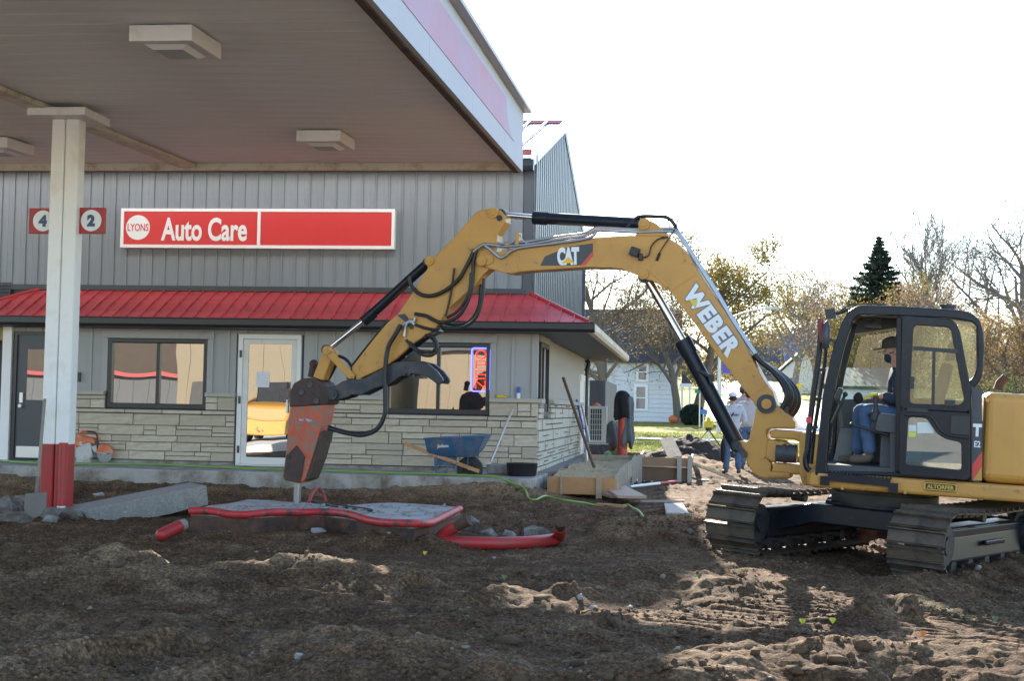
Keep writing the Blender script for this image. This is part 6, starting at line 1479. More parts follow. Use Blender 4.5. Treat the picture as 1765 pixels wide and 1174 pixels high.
# fallen leaves that can be picked out on the dirt
for i, (px, py, c, lab) in enumerate(((1383, 1069, (.55, .45, .02), 'yellow leaf on the tread marks, left of the other yellow leaf'), (1435, 1064, (.60, .52, .04), 'yellow leaf on the tread marks, right of the other yellow leaf'), (1590, 1098, (.75, .22, .03), 'bright orange leaf on the sunlit dirt at the right'), (1580, 1034, (.05, .10, .03), 'green weed leaf beside the upright white stone'), (870, 996, (.16, .17, .05), 'greenish leaf in the middle of the dark dirt'), (733, 952, (.55, .40, .05), 'small yellow leaf below the red hoop'), (1715, 1060, (.12, .17, .07), 'pale green leaf near the right picture edge'), (603, 925, (.05, .11, .03), 'green sprig in the trench before the island'), (1205, 1013, (.15, .18, .05), 'small green leaf on the sunlit flat'))):
    p = atZ(px, py, .08); z = float(terrain(p.x, p.y)) + .03; mb = MB(); q = [(0, -.032), (.022, -.013), (.02, .013), (0, .04), (-.02, .013), (-.022, -.013)]
    mb.add([(p.x + a, p.y + b * .8, z + abs(a) * .8 + b * .5 + .02) for a, b in q] + [(p.x, p.y, z - .006 + .02)], [(6, 0, 1), (6, 1, 2), (6, 2, 3), (6, 3, 4), (6, 4, 5), (6, 5, 0)]); o = obj('leaf', mb, mat('leaf', c, .7, var=.2, vs=20)); tag(o, lab, 'leaf', 'fallen leaves on the dirt')

# ------------------------------------------------------------------ pump island, slab, red hoops
IZ = .31
ISL = thing('pump_island', 'broken concrete pump island with chipped red steel rim under the breaker', 'island', atZ(560, 905, .05))
fr_px = [(330, 880), (365, 882), (400, 884), (430, 886), (470, 884), (520, 881), (560, 882), (600, 887), (640, 895), (680, 901), (712, 903), (742, 899), (768, 889), (793, 878)]
bk_px = [(790, 874), (720, 869), (680, 867), (640, 868), (600, 872), (560, 870), (530, 866), (500, 866), (470, 863), (430, 861), (395, 868), (360, 872)]
top2 = [atZ(x, y, IZ) for x, y in fr_px + bk_px]; mb = MB(); mb.prism([(p.x, p.y) for p in top2], (0, 0, 0), (1, 0, 0), (0, 1, 0), (0, 0, 1), -.12, IZ); mb2 = mb
M_isl = mat('dusty island top', (.42, .41, .40), .85, var=.2, vs=3, dirt=(.20, .17, .14), ds=3.5, da=.45, bump=.5, bs=25)
obj('island_top', mb, M_isl, ISL)
fr3 = [atZ(x, y, IZ) for x, y in fr_px]
mb = MB(); k = len(fr3); 
o3 = [p + V((0, -.035, 0)) for p in fr3]; o3[-1] = fr3[-1] + V((.035, 0, 0))
mb.add([(p.x, p.y, IZ - .05) for p in o3] + [(p.x, p.y, -.12) for p in o3], [(i, k + i, k + i + 1, i + 1) for i in range(k - 1)]); kx = MB()
obj('steel_skirt', mb, M_rust, ISL)
mb = MB(); pts = spline([(p.x, p.y - .03, IZ - .005 + .012 * math.sin(i * 2.1)) for i, p in enumerate(fr3)], 5); mb.tube(pts, .042, 10); obj('rim', mb, M_red_edge, ISL)
mb = MB(); pts = [atZ(x, y, IZ) for x, y in ((540, 867), (580, 875), (625, 880), (640, 883))]; mb.tube([(p.x, p.y, IZ + .015) for p in pts], .022, 7); obj('torn_rim', mb, M_blk_sat, ISL)
mb = MB(); pts = spline([(p.x, p.y, IZ + h) for p, h in ((atZ(532, 868, IZ), .01), (atZ(540, 862, IZ), .10), (atZ(552, 860, IZ), .12), (atZ(562, 866, IZ), .01))], 5); mb.tube(pts, .02, 7); obj('bent_rim', mb, M_red_edge, ISL)
isl_r = random.Random(8); mb = MB()
for k in range(150):
    px_ = isl_r.choice((isl_r.uniform(560, 770), isl_r.uniform(380, 560))); q = atZ(px_, isl_r.uniform(871, 879 + max(0, min(14, (px_ - 570) * .11))), IZ); s_ = isl_r.uniform(.008, .035) * isl_r.random() ** .5; mb.box((q.x, q.y, IZ + s_ * .3), (s_ * 2, s_ * 1.5, s_), Matrix.Rotation(isl_r.random() * 3, 3, 'Z') @ Matrix.Rotation(isl_r.uniform(-.5, .5), 3, 'X'))
kind(obj('rubble', mb, M_conc, ISL), 'stuff')
a = atY(140, 880, 16.9); b = atY(356, 837, 17.8); SLB = MB()
ex = (b - a); Ls = ex.length; ex.normalize(); ez = Vector((0, 0, 1)); ey = Vector((-ex.y, ex.x, 0)).normalized(); ez = ex.cross(ey)
def slab_pt(u_, v_, w_): return a + ex * u_ + ey * v_ + ez * w_
nseg = 12; top_l = []; bot_l = []
rr_ = random.Random(4)
for i in range(nseg + 1):
    t = i / nseg; u_ = Ls * t; th = .13 + .17 * min(1, t * 5) * (1 - .35 * t) + rr_.uniform(-.015, .015)
    top_l.append(slab_pt(u_, rr_.uniform(-.012, .012), 0)); bot_l.append(slab_pt(u_ + (.06 * (1 - t)), .03 + rr_.uniform(-.02, .02), -th))
tb_ = [p + ey * .75 for p in top_l]; bb_ = [p + ey * .7 for p in bot_l]; n1 = nseg + 1
SLB.add(top_l + bot_l + tb_ + bb_, [(i, n1 + i, n1 + i + 1, i + 1) for i in range(nseg)] + [(i, i + 1, 2 * n1 + i + 1, 2 * n1 + i) for i in range(nseg)] + [(n1 + i, 3 * n1 + i, 3 * n1 + i + 1, n1 + i + 1) for i in range(nseg)] + [(2 * n1 + i, 2 * n1 + i + 1, 3 * n1 + i + 1, 3 * n1 + i) for i in range(nseg)] + [(0, 2 * n1, 3 * n1, n1), (nseg, n1 + nseg, 3 * n1 + nseg, 2 * n1 + nseg)])
o = obj('concrete_slab', SLB, mat('exposed aggregate', (.30, .285, .26), .9, var=.55, vs=34, dirt=(.52, .48, .40), ds=26, da=.37, dsoft=.04, bump=.9, bs=45), bevel=.008); tag(o, 'long tilted slab of broken concrete with pebbly side, right of the canopy post', 'slab')
# fallen pipe stub and bent guard hoop
q0, q1 = atZ(279, 922, .10), atZ(309, 908, .17); PP = thing('bollard_pipe', 'short red bollard pipe lying tilted in the dirt left of the pump island', 'pipe', q0); mb = MB(); g0 = float(terrain(q0.x, q0.y)); d_ = (q1 - q0); e = q1; mb.tube([q0, e], .068, 16); mb.ball(q0, .068, 16, 8); obj('pipe', mb, M_red_paint, PP)
mb = MB(); mb.tube([e + (e - q0) * .01, e + (e - q0) * .3], .062, 14); obj('concrete_core', mb, M_conc, PP)
HZ = .10
hp = [(787, 908, .26), (775, 914, .22), (759, 928, .13), (762, 934, .10), (800, 936, .10), (860, 937, .10), (915, 935, .10), (950, 931, .10), (962, 926, .12), (965, 917, .20), (966, 909, .26)]
HOOP = thing('guard_hoop', 'bent red steel guard hoop lying on the dirt right of the pump island', 'guard rail', atZ(860, 940, .05)); mb = MB(); P = [atZ(x, y, z) for x, y, z in hp]; mb.tube(spline(P, 5), .066, 16); obj('rail', mb, M_red_paint, HOOP)
mb = MB()
for p, n_ in ((P[0], P[1]), (P[-1], P[-2])): mb.tube([p, p + (p - n_).normalized() * .16], .06, 12)
objs('rusty_end', mb, M_rust, HOOP)

# shovel leaning on the post
SH = thing('shovel', 'dirty shovel with wooden handle leaning against the left side of the canopy post', 'shovel', atZ(60, 880, .2))
ha, hb = atY(77, 688, 16.72), atY(66, 822, 16.45); mb = MB(); mb.tube([ha, hb], .02, 8); obj('handle', mb, mat('grey wood', (.26, .22, .18), .8, var=.2, vs=8), SH)
mb = MB(); hc = atY(63, 850, 16.4); mb.tube([hb, hc], [.028, .022], 8); pl = [(-.13, 0), (.13, 0), (.135, -.18), (.09, -.27), (0, -.31), (-.09, -.27), (-.135, -.18)]
bd_ = (hc - hb).normalized(); bx_ = V((1, 0, .08)).normalized(); by_ = -bd_; bz_ = bx_.cross(by_)
mb.prism(pl, hc, bx_, by_, bz_, -.006, .006); obj('blade', mb, mat('muddy blade', (.17, .155, .13), .7, .2, var=.3, vs=6), SH)

# cut-off saw on the pavement
c = atZ(160, 797, PZ); SAW = thing('cutoff_saw', 'dusty orange and white cut-off saw standing on the pavement right of the post', 'saw', c)
X = lambda px, py, y=None: atY(px, py, c.y if y is None else y)
mb = MB(); mb.prism([(p.x, p.z) for p in (X(134, 758), X(150, 752), X(160, 760), X(163, 788), X(150, 796), X(134, 792))], (0, c.y, 0), (1, 0, 0), (0, 0, 1), (0, 1, 0), -.10, .10); obj('engine_body', mb, M_grey_lt, SAW, bevel=.02)
mb = MB(); mb.prism([(p.x, p.z) for p in (X(130, 762), X(140, 750), X(166, 756), X(168, 766), X(158, 762), X(148, 766), X(136, 772))], (0, c.y - .01, 0), (1, 0, 0), (0, 0, 1), (0, 1, 0), -.11, .09); obj('engine_cover', mb, M_orange, SAW, bevel=.015)
mb = MB(); mb.tube(spline([X(135, 752), X(142, 744), X(160, 745), X(168, 752), X(163, 772)], 5), .017, 8); obj('handle', mb, M_orange, SAW); mb = MB(); mb.tube(spline([X(150, 744, c.y - .08), X(166, 748, c.y - .08), X(168, 775, c.y - .08)], 5), .014, 7); obj('handle', mb, M_blk_sat, SAW)
mb = MB(); mb.prism([(p.x, p.z) for p in (X(160, 770), X(168, 767), X(190, 776), X(187, 784), X(165, 780))], (0, c.y - .06, 0), (1, 0, 0), (0, 0, 1), (0, 1, 0), -.02, .02); obj('belt_arm', mb, M_grey_lt, SAW, bevel=.01)
gc = X(183, 782); mb = MB(); arc = [(gc.x + .155 * math.cos(t), gc.z + .155 * math.sin(t)) for t in np.linspace(.0, math.pi * .95, 12)]; mb.prism(arc, (0, gc.y - .05, 0), (1, 0, 0), (0, 0, 1), (0, 1, 0), -.04, .04); obj('blade_guard', mb, M_orange, SAW, bevel=.01)
mb = MB(); mb.cyl((gc.x, gc.y - .055, gc.z - .01), (gc.x, gc.y - .045, gc.z - .01), .135, n=24); obj('blade', mb, mat('grey disc', (.28, .28, .28), .6, .2), SAW)
mb = MB(); mb.prism([(p.x, p.z) for p in (X(136, 790), X(158, 790), X(160, 798), X(134, 798))], (0, c.y, 0), (1, 0, 0), (0, 0, 1), (0, 1, 0), -.09, .09); mb.cyl(X(141, 765, c.y - .11), X(141, 765, c.y - .12), .045, n=16); objs('base', mb, M_grey_lt, SAW)

# wheelbarrow -----------------------------------------------------------------------
wy = 21.95
WB = thing('wheelbarrow', 'blue steel wheelbarrow with wooden handles parked on the pavement below the neon window', 'wheelbarrow', atY(790, 826, wy))
B = lambda px, py, dy=0: atY(px, py, wy + dy)
tr_ = [B(738, 756), B(842, 750), B(818, 788), B(748, 786)]
mb = MB(); w1, w2 = .34, .22
def traypt(p, dy): return V((p.x, wy + dy, p.z))
rim = [traypt(tr_[0], -w1), traypt(tr_[1], -w1), traypt(tr_[1], w1), traypt(tr_[0], w1)]; bot = [traypt(tr_[3], -w2), traypt(tr_[2], -w2), traypt(tr_[2], w2), traypt(tr_[3], w2)]
mid = [(rim[i] * .35 + bot[i] * .65) + (rim[i] - (rim[0] + rim[1] + rim[2] + rim[3]) / 4) * V((1, 1, 0)).x * .06 for i in range(4)]
mb.add(rim + mid + bot, [(0, 4, 5, 1), (1, 5, 6, 2), (2, 6, 7, 3), (3, 7, 4, 0), (4, 8, 9, 5), (5, 9, 10, 6), (6, 10, 11, 7), (7, 11, 8, 4), (8, 11, 10, 9)])
tray = obj('tray', mb, M_barrow, WB); so_ = tray.modifiers.new('solid', 'SOLIDIFY'); so_.thickness = .012; bv = tray.modifiers.new('bevel', 'BEVEL'); bv.width = .03; bv.segments = 3; bv.limit_method = 'ANGLE'
mb = MB(); mb.tube(rim + rim[:1], .013, 7); obj('rim', mb, M_barrow, WB)
for s_ in (-1, 1):
    mb = MB(); mb.bar(B(697, 765, s_ * .30), B(826, 813, s_ * .10), .04, .055); obj('wooden_handle', mb, M_wood_or, WB)
    mb = MB(); mb.bar(B(752, 786, s_ * .22), B(752, 824, s_ * .22), .03, .02); mb.bar(B(777, 796, s_ * .22), B(763, 826, s_ * .22), .03, .02); mb.bar(B(786, 798, s_ * .22), B(787, 824, s_ * .22), .03, .02); mb.bar(B(745, 824, s_ * .22), B(790, 825, s_ * .22), .03, .015); obj('leg', mb, M_barrow, WB)
    mb = MB(); mb.bar(B(807, 768, s_ * .24), B(806, 802, s_ * .14), .02, .02); mb.bar(B(825, 767, s_ * .2), B(824, 790, s_ * .12), .02, .02); obj('brace', mb, M_barrow, WB)
mb = MB(); mb.box((B(768, 795).x, wy, B(768, 795).z), (.30, .30, .14)); obj('support_plate', mb, M_barrow, WB)
wc = B(810, 809); mb = MB(); mb.lathe([(.09, -.035), (.185, -.04), (.20, -.02), (.20, .02), (.185, .04), (.09, .035)], wc, (0, 1, 0), 26); obj('tyre', mb, M_rubber, WB); mb = MB(); mb.cyl(wc + V((0, -.03, 0)), wc + V((0, .03, 0)), .10, n=20); mb.cyl(wc + V((0, -.1, 0)), wc + V((0, .1, 0)), .015, n=8); obj('rim_disc', mb, M_grey_lt, WB)
p = B(755, 771.5, -w1 + .06); text('lettering', 'Jackson', .075, (p.x, wy - w1 + .005, p.z), (1, 0, .03), (0, .18, 1), M_sign_white, WB, bold=.001, xs=.75, depth=.002)
t = thing('trowel_pole', 'long metal float pole leaning on the stone wall above the wheelbarrow wheel', 'pole', atY(840, 820, 22.4)); mb = MB(); mb.tube([atY(884, 706, 23.35), atY(874, 728, 23.2), atY(846, 796, 22.5)], .016, 8); obj('pole', mb, M_alu, t); mb = MB(); mb.bar(atY(826, 800, 22.4), atY(846, 798, 22.4), .10, .04); obj('head', mb, M_alu, t)
t = atZ(868, 818, PZ); mb = MB(); mb.box((t.x, t.y - .1, PZ + .09), (.5, .2, .16)); tag(obj('concrete_block', mb, M_conc, bevel=.02), 'grey concrete block lying on the pavement between wheelbarrow wheel and black tub', 'block')
t = atZ(897, 822, PZ); mb = MB(); mb.lathe([(.20, 0), (.22, .02), (.24, .19), (.255, .20), (.23, .20), (.20, .04), (.0, .035)], (t.x, t.y + .2, PZ), (0, 0, 1), 22); tag(obj('mixing_tub', mb, M_blk_sat), 'low black rubber tub standing at the corner of the stone wall', 'tub')
t = atY(866, 681, YE - .06); mb = MB(); mb.box((t.x - .03, YE - .07, 1.70), (.12, .08, .05)); mb.box((t.x + .05, YE - .07, 1.69), (.07, .06, .03)); tag(obj('drill_tool', mb, M_gloveY, bevel=.01), 'small yellow tool lying on the stone cap right of the neon window', 'tool')
t = atY(894, 675, YE - .06); TU = thing('caulk_tube', 'blue and white tube standing on the stone cap near the building corner', 'tube', (t.x, YE - .07, 1.673)); mb = MB(); mb.cyl((t.x, YE - .07, 1.673), (t.x, YE - .07, 1.76), .03, n=14); obj('tube_base', mb, M_sign_white, TU); mb = MB(); mb.cyl((t.x, YE - .07, 1.761), (t.x, YE - .07, 1.86), .03, n=14); obj('tube_top', mb, M_blue, TU)

# garden hose over pavement and dirt
hs = [(-20, 792), (40, 798), (130, 800), (260, 801), (420, 808), (560, 812), (680, 816), (760, 818), (850, 822), (900, 824)]
P = [atZ(x, y, PZ + .02) for x, y in hs]
for x, y, z in ((912, 829, PZ + .02), (925, 841, .40), (945, 850, .30), (975, 856, .28), (1010, 857, .27), (1050, 853, .30), (1075, 852, .30), (1095, 862, .28), (1112, 871, .28), (1130, 875, .28), (1155, 870, .30), (1185, 873, .28), (1215, 882, .26), (1250, 889, .22)): P.append(atZ(x, y, z))
Pz = []
for p in spline(P, 6):
    if p.y < 21.35 or p.x > -2.2: p.z = float(terrain(p.x, p.y)) + .03
    Pz.append(p)
for _ in range(3): Pz = [Pz[0]] + [V((b.x, b.y, max(b.z, (a.z + b.z + c.z) / 3))) for a, b, c in zip(Pz[:-2], Pz[1:-1], Pz[2:])] + [Pz[-1]]
Pz = [Pz[0]] + [V((b.x, b.y, (a.z + 2 * b.z + c.z) / 4 + .004)) for a, b, c in zip(Pz[:-2], Pz[1:-1], Pz[2:])] + [Pz[-1]]
mb = MB(); mb.tube(Pz, .015, 8); tag(obj('garden_hose', mb, M_hose_gr), 'bright green hose running along the pavement and over the dirt', 'hose')

# gravel form beside the building ----------------------------------------------------
gx0, gx1, gy0, gy1 = -2.15, -1.10, 22.3, 31.0
GF = thing('gravel_form', 'wooden form filled with tan gravel along the right stone wall', 'form', (-1.6, 22.3, .2))
def plank(mb, a, b, w, h): return mb.bar(a, b, w, h)
mb = MB(); plank(mb, V((gx0, gy0, .34)), V((gx1, gy0, .34)), .04, .26); obj('board', mb, M_wood_or, GF)
mb = MB(); plank(mb, V((gx1, gy0 + .03, .38)), V((gx1 + .05, 26.6, .42)), .04, .24); obj('board', mb, M_wood, GF); mb = MB(); plank(mb, V((gx1 + .05, 26.62, .42)), V((gx1 - .02, gy1, .46)), .04, .24); obj('board', mb, M_wood, GF)
mb = MB(); plank(mb, V((gx0 - .1, gy1, .46)), V((gx1 + .1, gy1, .46)), .04, .20); obj('board', mb, M_wood, GF)
for x, y in ((-1.35, gy0 - .04), (-1.93, gy0 - .04)):
    mb = MB(); mb.box((x, y, .35), (.09 if x > -1.5 else .03, .03, .40)); obj('stake', mb, M_wood, GF)
for k in range(9):
    y = gy0 + .3 + k * .85; mb = MB(); mb.box((gx1 + .06 + .03 * (k > 4), y, .38), (.04, .07, .46)); obj('stake', mb, M_wood_pl, GF)
gxs, gys = lines((gx0 + .02, gx1 - .02, .04)), lines((gy0 + .03, gy1, .06))
def gravel_z(x, y): return .42 + .06 * vnoise(x * 1.5, y * 1.5, 3) + .02 * vnoise(x * 14, y * 14, 4) + .05 * smooth(gx0 + .7, gx0, x)
grv = grid_mesh('gravel', gxs, gys, gravel_z, mat('tan gravel', (.55, .41, .24), .95, var=.4, vs=40, dirt=(.34, .245, .145), ds=25, da=.40, bump=1, bs=60)); kind(grv, 'stuff')
grv.parent = GF; grv.location = -ORI[GF.name]
F2 = thing('footing_form', 'empty wooden footing form of brown boards standing beyond the gravel form', 'form', (-.5, 30, .1))
xa_, xb_ = atY(1104, 800, 30).x, atY(1190, 800, 30).x
mb = MB(); plank(mb, V((xa_, 30, .47)), V((xb_, 30, .47)), .04, .19); obj('board', mb, mat('form brown', (.30, .19, .11), .8, var=.25, vs=4), F2); mb = MB(); plank(mb, V((xa_, 30.02, .22)), V((xb_, 30.02, .22)), .04, .29); obj('board', mb, mat('form dark brown', (.17, .105, .065), .85, var=.3, vs=4), F2)
mb = MB(); plank(mb, V((xa_, 29.96, .376)), V((xb_, 29.96, .376)), .05, .012); obj('ledge_strip', mb, M_wood_pl, F2)
for px in (1103, 1171, 1189): mb = MB(); xx = atY(px, 800, 29.93).x; mb.box((xx, 29.92, .3), (.09, .04, .62)); obj('stake', mb, M_wood_pl, F2)
mb = MB(); plank(mb, V((xb_ + .02, 30.05, .47)), V((xb_ + .05, 33.0, .47)), .04, .2); obj('board', mb, M_wood, F2); mb = MB(); plank(mb, V((xa_ - .02, 30.05, .47)), V((xa_ - .05, 33.5, .5)), .04, .2); obj('board', mb, M_wood, F2)
mb = MB(); mb.bar(V((xb_ + .03, 29.95, .46)), V((xb_ + .95, 31.0, .10)), .05, .05); obj('brace', mb, M_wood, F2)
def loose_board(lab, a, b, w, h, m, up=(0, 0, 1)):
    mb = MB(); mb.bar(a, b, w, h, up); return tag(obj('loose_board', mb, m, bevel=.004), lab, 'board')
a, b = atY(1148, 756, 33.8), atY(1164, 789, 32.8); loose_board('wide plank leaning against the dark dirt pile', a, b, .32, .04, M_wood, up=(0, -1, .6))
def gp(px, py, z, dz=.03):
    p = atZ(px, py, z); p.z = float(terrain(p.x, p.y)) + dz; return p
loose_board('pale board lying flat on the dirt, crossed by the green hose', gp(1161, 858, .25, .05), gp(1168, 892, .25, .05), .27, .04, M_wood_pl)
loose_board('long weathered board of the small pile before the gravel form', gp(1001, 838, .25, .10), gp(1062, 853, .25, .08), .18, .05, M_wood)
loose_board('wide reddish board lying across the small board pile', gp(1056, 842, .25, .17), gp(1090, 859, .25, .12), .42, .04, mat('reddish board', (.42, .30, .22), .8, var=.15))
loose_board('reddish board end sticking out below the small board pile', gp(1030, 859, .25, .05), gp(1078, 862, .25, .05), .12, .04, M_wood_or)
loose_board('thin pale lath lying behind the flat pale board', gp(1104, 854, .25, .04), gp(1180, 856, .25, .04), .07, .03, M_wood_pl)
loose_board('white board lying on the ground inside the footing form', V((xa_ + .5, 31.5, .48)), V((xa_ + 1.0, 31.5, .48)), .3, .03, M_wood_pl)
r0, r1 = gp(1086, 838, .1, .05), gp(1166, 832, .1, .06); RD = thing('survey_rod', 'white survey rod with a red end lying on the dirt before the footing form', 'rod', r0); mb = MB(); mb.tube([r0, r0 + (r1 - r0) * .62], .028, 8); obj('white_section', mb, M_white_cl, RD); mb = MB(); mb.tube([r0 + (r1 - r0) * .621, r1], .025, 8); obj('red_section', mb, mat('rod red', (.5, .06, .09), .5), RD)
t0, t1 = V((-1.75, 24.6, .50)), V((XR + .12, 25.9, 2.2)); t0 = atY(1024, 805, 24.8); t1 = atY(971, 652, 26.3); mb = MB(); mb.tube([t0, t1], .03, 8); tag(obj('wooden_pole', mb, M_wood_dk), 'long dark wooden pole leaning against the right stone wall', 'pole')
for nm_, lab, a, b, m in (('float_pole', 'blue and white float handle leaning at the end of the side wall', (1010, 758, 29), (994, 690, 31.5), M_blue), ('rake_pole', 'grey rake handle leaning at the end of the side wall', (1016, 762, 29), (1003, 700, 31.5), M_alu), ('thin_pole', 'thin pale pole standing in the gravel by the leaning dark pole', (1012, 795, 27), (1006, 742, 29.5), M_alu)):
    mb = MB(); mb.tube([atY(*a), atY(*b)], .022, 7); tag(obj(nm_, mb, m), lab, 'pole')
# heat pump unit, red bollard with jackets, things around it
HPY = 32.2
a, b = atY(1015, 700, HPY), atY(1044, 764, HPY)
AC = thing('heat_pump', 'pale grey heat pump with barred front standing past the side wall', 'heat pump', ((a.x + b.x) / 2, HPY, .3))
w, h = b.x - a.x + .02, a.z - b.z; mb = MB(); mb.box(((a.x + b.x) / 2, HPY + .16, (a.z + b.z) / 2), (w, .32, h)); obj('casing', mb, mat('warm white casing', (.58, .57, .53), .5, var=.05), AC, bevel=.012)
mb = MB(); mb.box(((a.x + b.x) / 2 - .03, HPY - .002, (a.z + b.z) / 2), (w * .62, .006, h * .86)); obj('fan_opening', mb, M_blk_sat, AC)
gx = [(a.x + b.x) / 2 - .03 - w * .31 + w * .62 * i / 5 for i in range(6)]
for x in gx: mb = MB(); mb.box((x, HPY - .012, (a.z + b.z) / 2), (.014, .012, h * .86)); obj('grille_bar', mb, M_grey_lt, AC)
for i in range(7): mb = MB(); mb.box(((a.x + b.x) / 2 - .03, HPY - .013, b.z + h * (.07 + .86 * i / 6)), (w * .63, .014, .012)); obj('grille_bar', mb, M_grey_lt, AC)
mb = MB()
for xx in (a.x, b.x): mb.box((xx, HPY + .1, (b.z + .3) / 2), (.03, .03, b.z - .3)); 
mb.box(((a.x + b.x) / 2, HPY + .1, b.z - .02), (w + .1, .34, .03)); obj('stand', mb, M_grey_lt, AC)
t = atY(1028, 698, HPY + .1); mb = MB(); mb.lathe([(.09, 0), (.10, .03), (.05, .05), (.02, .08)], (t.x, HPY + .12, a.z + .005), (0, 0, 1), 14); tag(obj('orange_dish', mb, M_orange), 'flat orange dish lying on top of the heat pump', 'dish')
BX = atY(1073, 770, 31.9); mb = MB(); bz = .25; zt2 = atY(1070, 692, 31.9).z; mb.cyl((BX.x, 31.9, bz), (BX.x, 31.9, zt2), .105, n=22); mb.ball((BX.x, 31.9, zt2), (.105, .105, .06), 18, 8); tag(obj('bollard', mb, mat('weathered red bollard', (.48, .06, .05), .5, var=.1)), 'thick red steel bollard with jackets hung over its top', 'bollard')
def cloth(name, lab, c, r, m, seed, cat='jacket', droop=1.0):
    mb = MB(); mb.ball(c, r, 20, 14); a_ = np.array(mb.v); d = a_ - np.array(c); n_ = fbm(a_[:, 0] * 6 + seed, a_[:, 2] * 5 + a_[:, 1] * 4, 3, seed)
    a_ = np.array(c) + d * (1 + .28 * n_)[:, None]; mb.v = [tuple(q) for q in a_]; return tag(obj(name, mb, m), lab, cat)
def draped(name, lab, c, prof, m, seed, sx=1.0, sy=.8):
    """a garment hung over a post: rings that widen downwards, with folds and an uneven hem"""
    n = 40; vv = []
    for (r, dz, fold) in prof:
        for k in range(n):
            a = 2 * math.pi * k / n; w = 1 + fold * (math.sin(a * 5 + seed + dz * 3) * .6 + math.sin(a * 9 + seed * 2.3 + dz * 5) * .35 + .5 * math.sin(a + seed))
            vv.append((c[0] + sx * r * w * math.cos(a), c[1] + sy * r * w * math.sin(a), c[2] + dz - fold * .12 * (1 + math.sin(a * 3 + seed))))
    m_ = len(prof); mb = MB(); mb.add(vv, [(i * n + k, (i + 1) * n + k, (i + 1) * n + (k + 1) % n, i * n + (k + 1) % n) for i in range(m_ - 1) for k in range(n)], True); mb.add(vv[:n], [tuple(range(n))], True)
    o = obj(name, mb, m); so2 = o.modifiers.new('solid', 'SOLIDIFY'); so2.thickness = .015; return tag(o, lab, 'jacket')
draped('black_jacket', 'black jacket hung over the top of the red bollard', (BX.x - .02, 31.9, zt2), [(.02, .24, 0), (.09, .23, .05), (.15, .17, .10), (.19, .06, .15), (.20, -.08, .22), (.20, -.22, .28), (.19, -.34, .34)], M_blackcloth, 2.0)
draped('grey_jacket', 'grey jacket hanging down the right side of the red bollard', (BX.x + .15, 31.85, zt2 + .02), [(.02, .10, 0), (.07, .08, .2), (.10, -.03, .35), (.09, -.2, .45), (.07, -.42, .5), (.10, -.62, .5), (.12, -.8, .55), (.09, -.92, .6)], M_greycloth, 4.0)
o = draped('clothes_bundle', 'dark bundle of clothes piled left of the red bollard, below the heat pump corner', (atY(1055, 740, 32.4).x, 32.4, atY(1055, 733, 32.4).z), [(.02, .1, 0), (.07, .08, .2), (.13, .0, .3), (.19, -.14, .4), (.22, -.32, .4), (.20, -.5, .45)], M_greycloth, 9.0, 1.0, .9); o['category'] = 'bundle'
cloth('brown_bundle', 'low brown heap on the ground under the heat pump', (atY(1032, 776, 31.6).x, 31.6, .50), (.20, .15, .12), M_rust, 12, 'bundle')
t = atY(1048, 779, 31.3); mb = MB(); mb.box((t.x, 31.3, .56), (.1, .1, .1)); tag(obj('green_can', mb, mat('green can', (.03, .35, .12), .5), bevel=.02), 'small green can left of the red bollard foot', 'can')
# dark dirt pile and the laser level
PLP = atZ(1180, 800, .1)
pxs, pys = np.linspace(-2.4, 2.0, 60), np.linspace(33.2, 38.2, 60)
cxp, cyp = on_ground(1180, 36.0).x, 36.0
def pile_z(x, y):
    r_ = np.hypot((x - cxp) / 1.35, (y - cyp) / 1.5); return terrain(x, y) - .10 + .72 * np.clip(1 - r_ * .75, 0, 1) ** 1.1 + .10 * fbm(x * 3, y * 3, 3, 9) * (r_ < 1.3)
o = grid_mesh('dirt_pile', np.linspace(cxp - 1.8, cxp + 1.8, 70), np.linspace(cyp - 2, cyp + 2, 70), pile_z, mat('dark moist soil', (.035, .024, .017), .95, var=.4, vs=4, bump=1, bs=20)); kind(o, 'stuff')
tp = on_ground(1222, 43.0); zt3 = atD(1222, 741, 43.0).z
LS = thing('laser_level', 'yellow laser level on a tripod standing behind the dirt pile', 'laser level', tp)
for (dx, dy, m) in ((-.55, .1, M_wood), (.02, -.35, M_white_cl), (.5, .15, M_blk_sat)): mb = MB(); mb.bar(V((tp.x, tp.y, zt3)), V((tp.x + dx, tp.y + dy, tp.z)), .05, .03); obj('leg', mb, m, LS)
mb = MB(); mb.cyl((tp.x, tp.y, zt3 - .03), (tp.x, tp.y, zt3 + .06), .10, n=14); obj('tripod_head', mb, M_blk_sat, LS); mb = MB(); mb.box((tp.x, tp.y, zt3 + .16), (.26, .2, .2)); mb.cyl((tp.x, tp.y, zt3 + .26), (tp.x, tp.y, zt3 + .36), .06, n=14); obj('instrument', mb, M_gloveY, LS, bevel=.02)
# corrugated enclosure behind the building corner
FEN = thing('metal_fence', 'dark blue-grey ribbed metal fence beyond the end of the side wall', 'fence', (-2.2, 38, .3)); z2 = atY(1030, 656, 38).z; xf0, xf1 = -2.6, atY(1042, 660, 38).x
mb = MB(); mb.box(((xf0 + xf1) / 2, 38.05, (z2 + .1) / 2), (xf1 - xf0, .05, z2 - .1)); mb.box((xf1, 41, (z2 + .1) / 2), (.05, 5.9, z2 - .1)); obj('sheet', mb, M_grey_dk, FEN); mb = MB()
for k in range(10): mb.box((xf0 + .05 + k * (xf1 - xf0 - .1) / 9, 38.015, (z2 + .1) / 2), (.03, .03, z2 - .12))
obj('rib', mb, M_grey_trim, FEN)
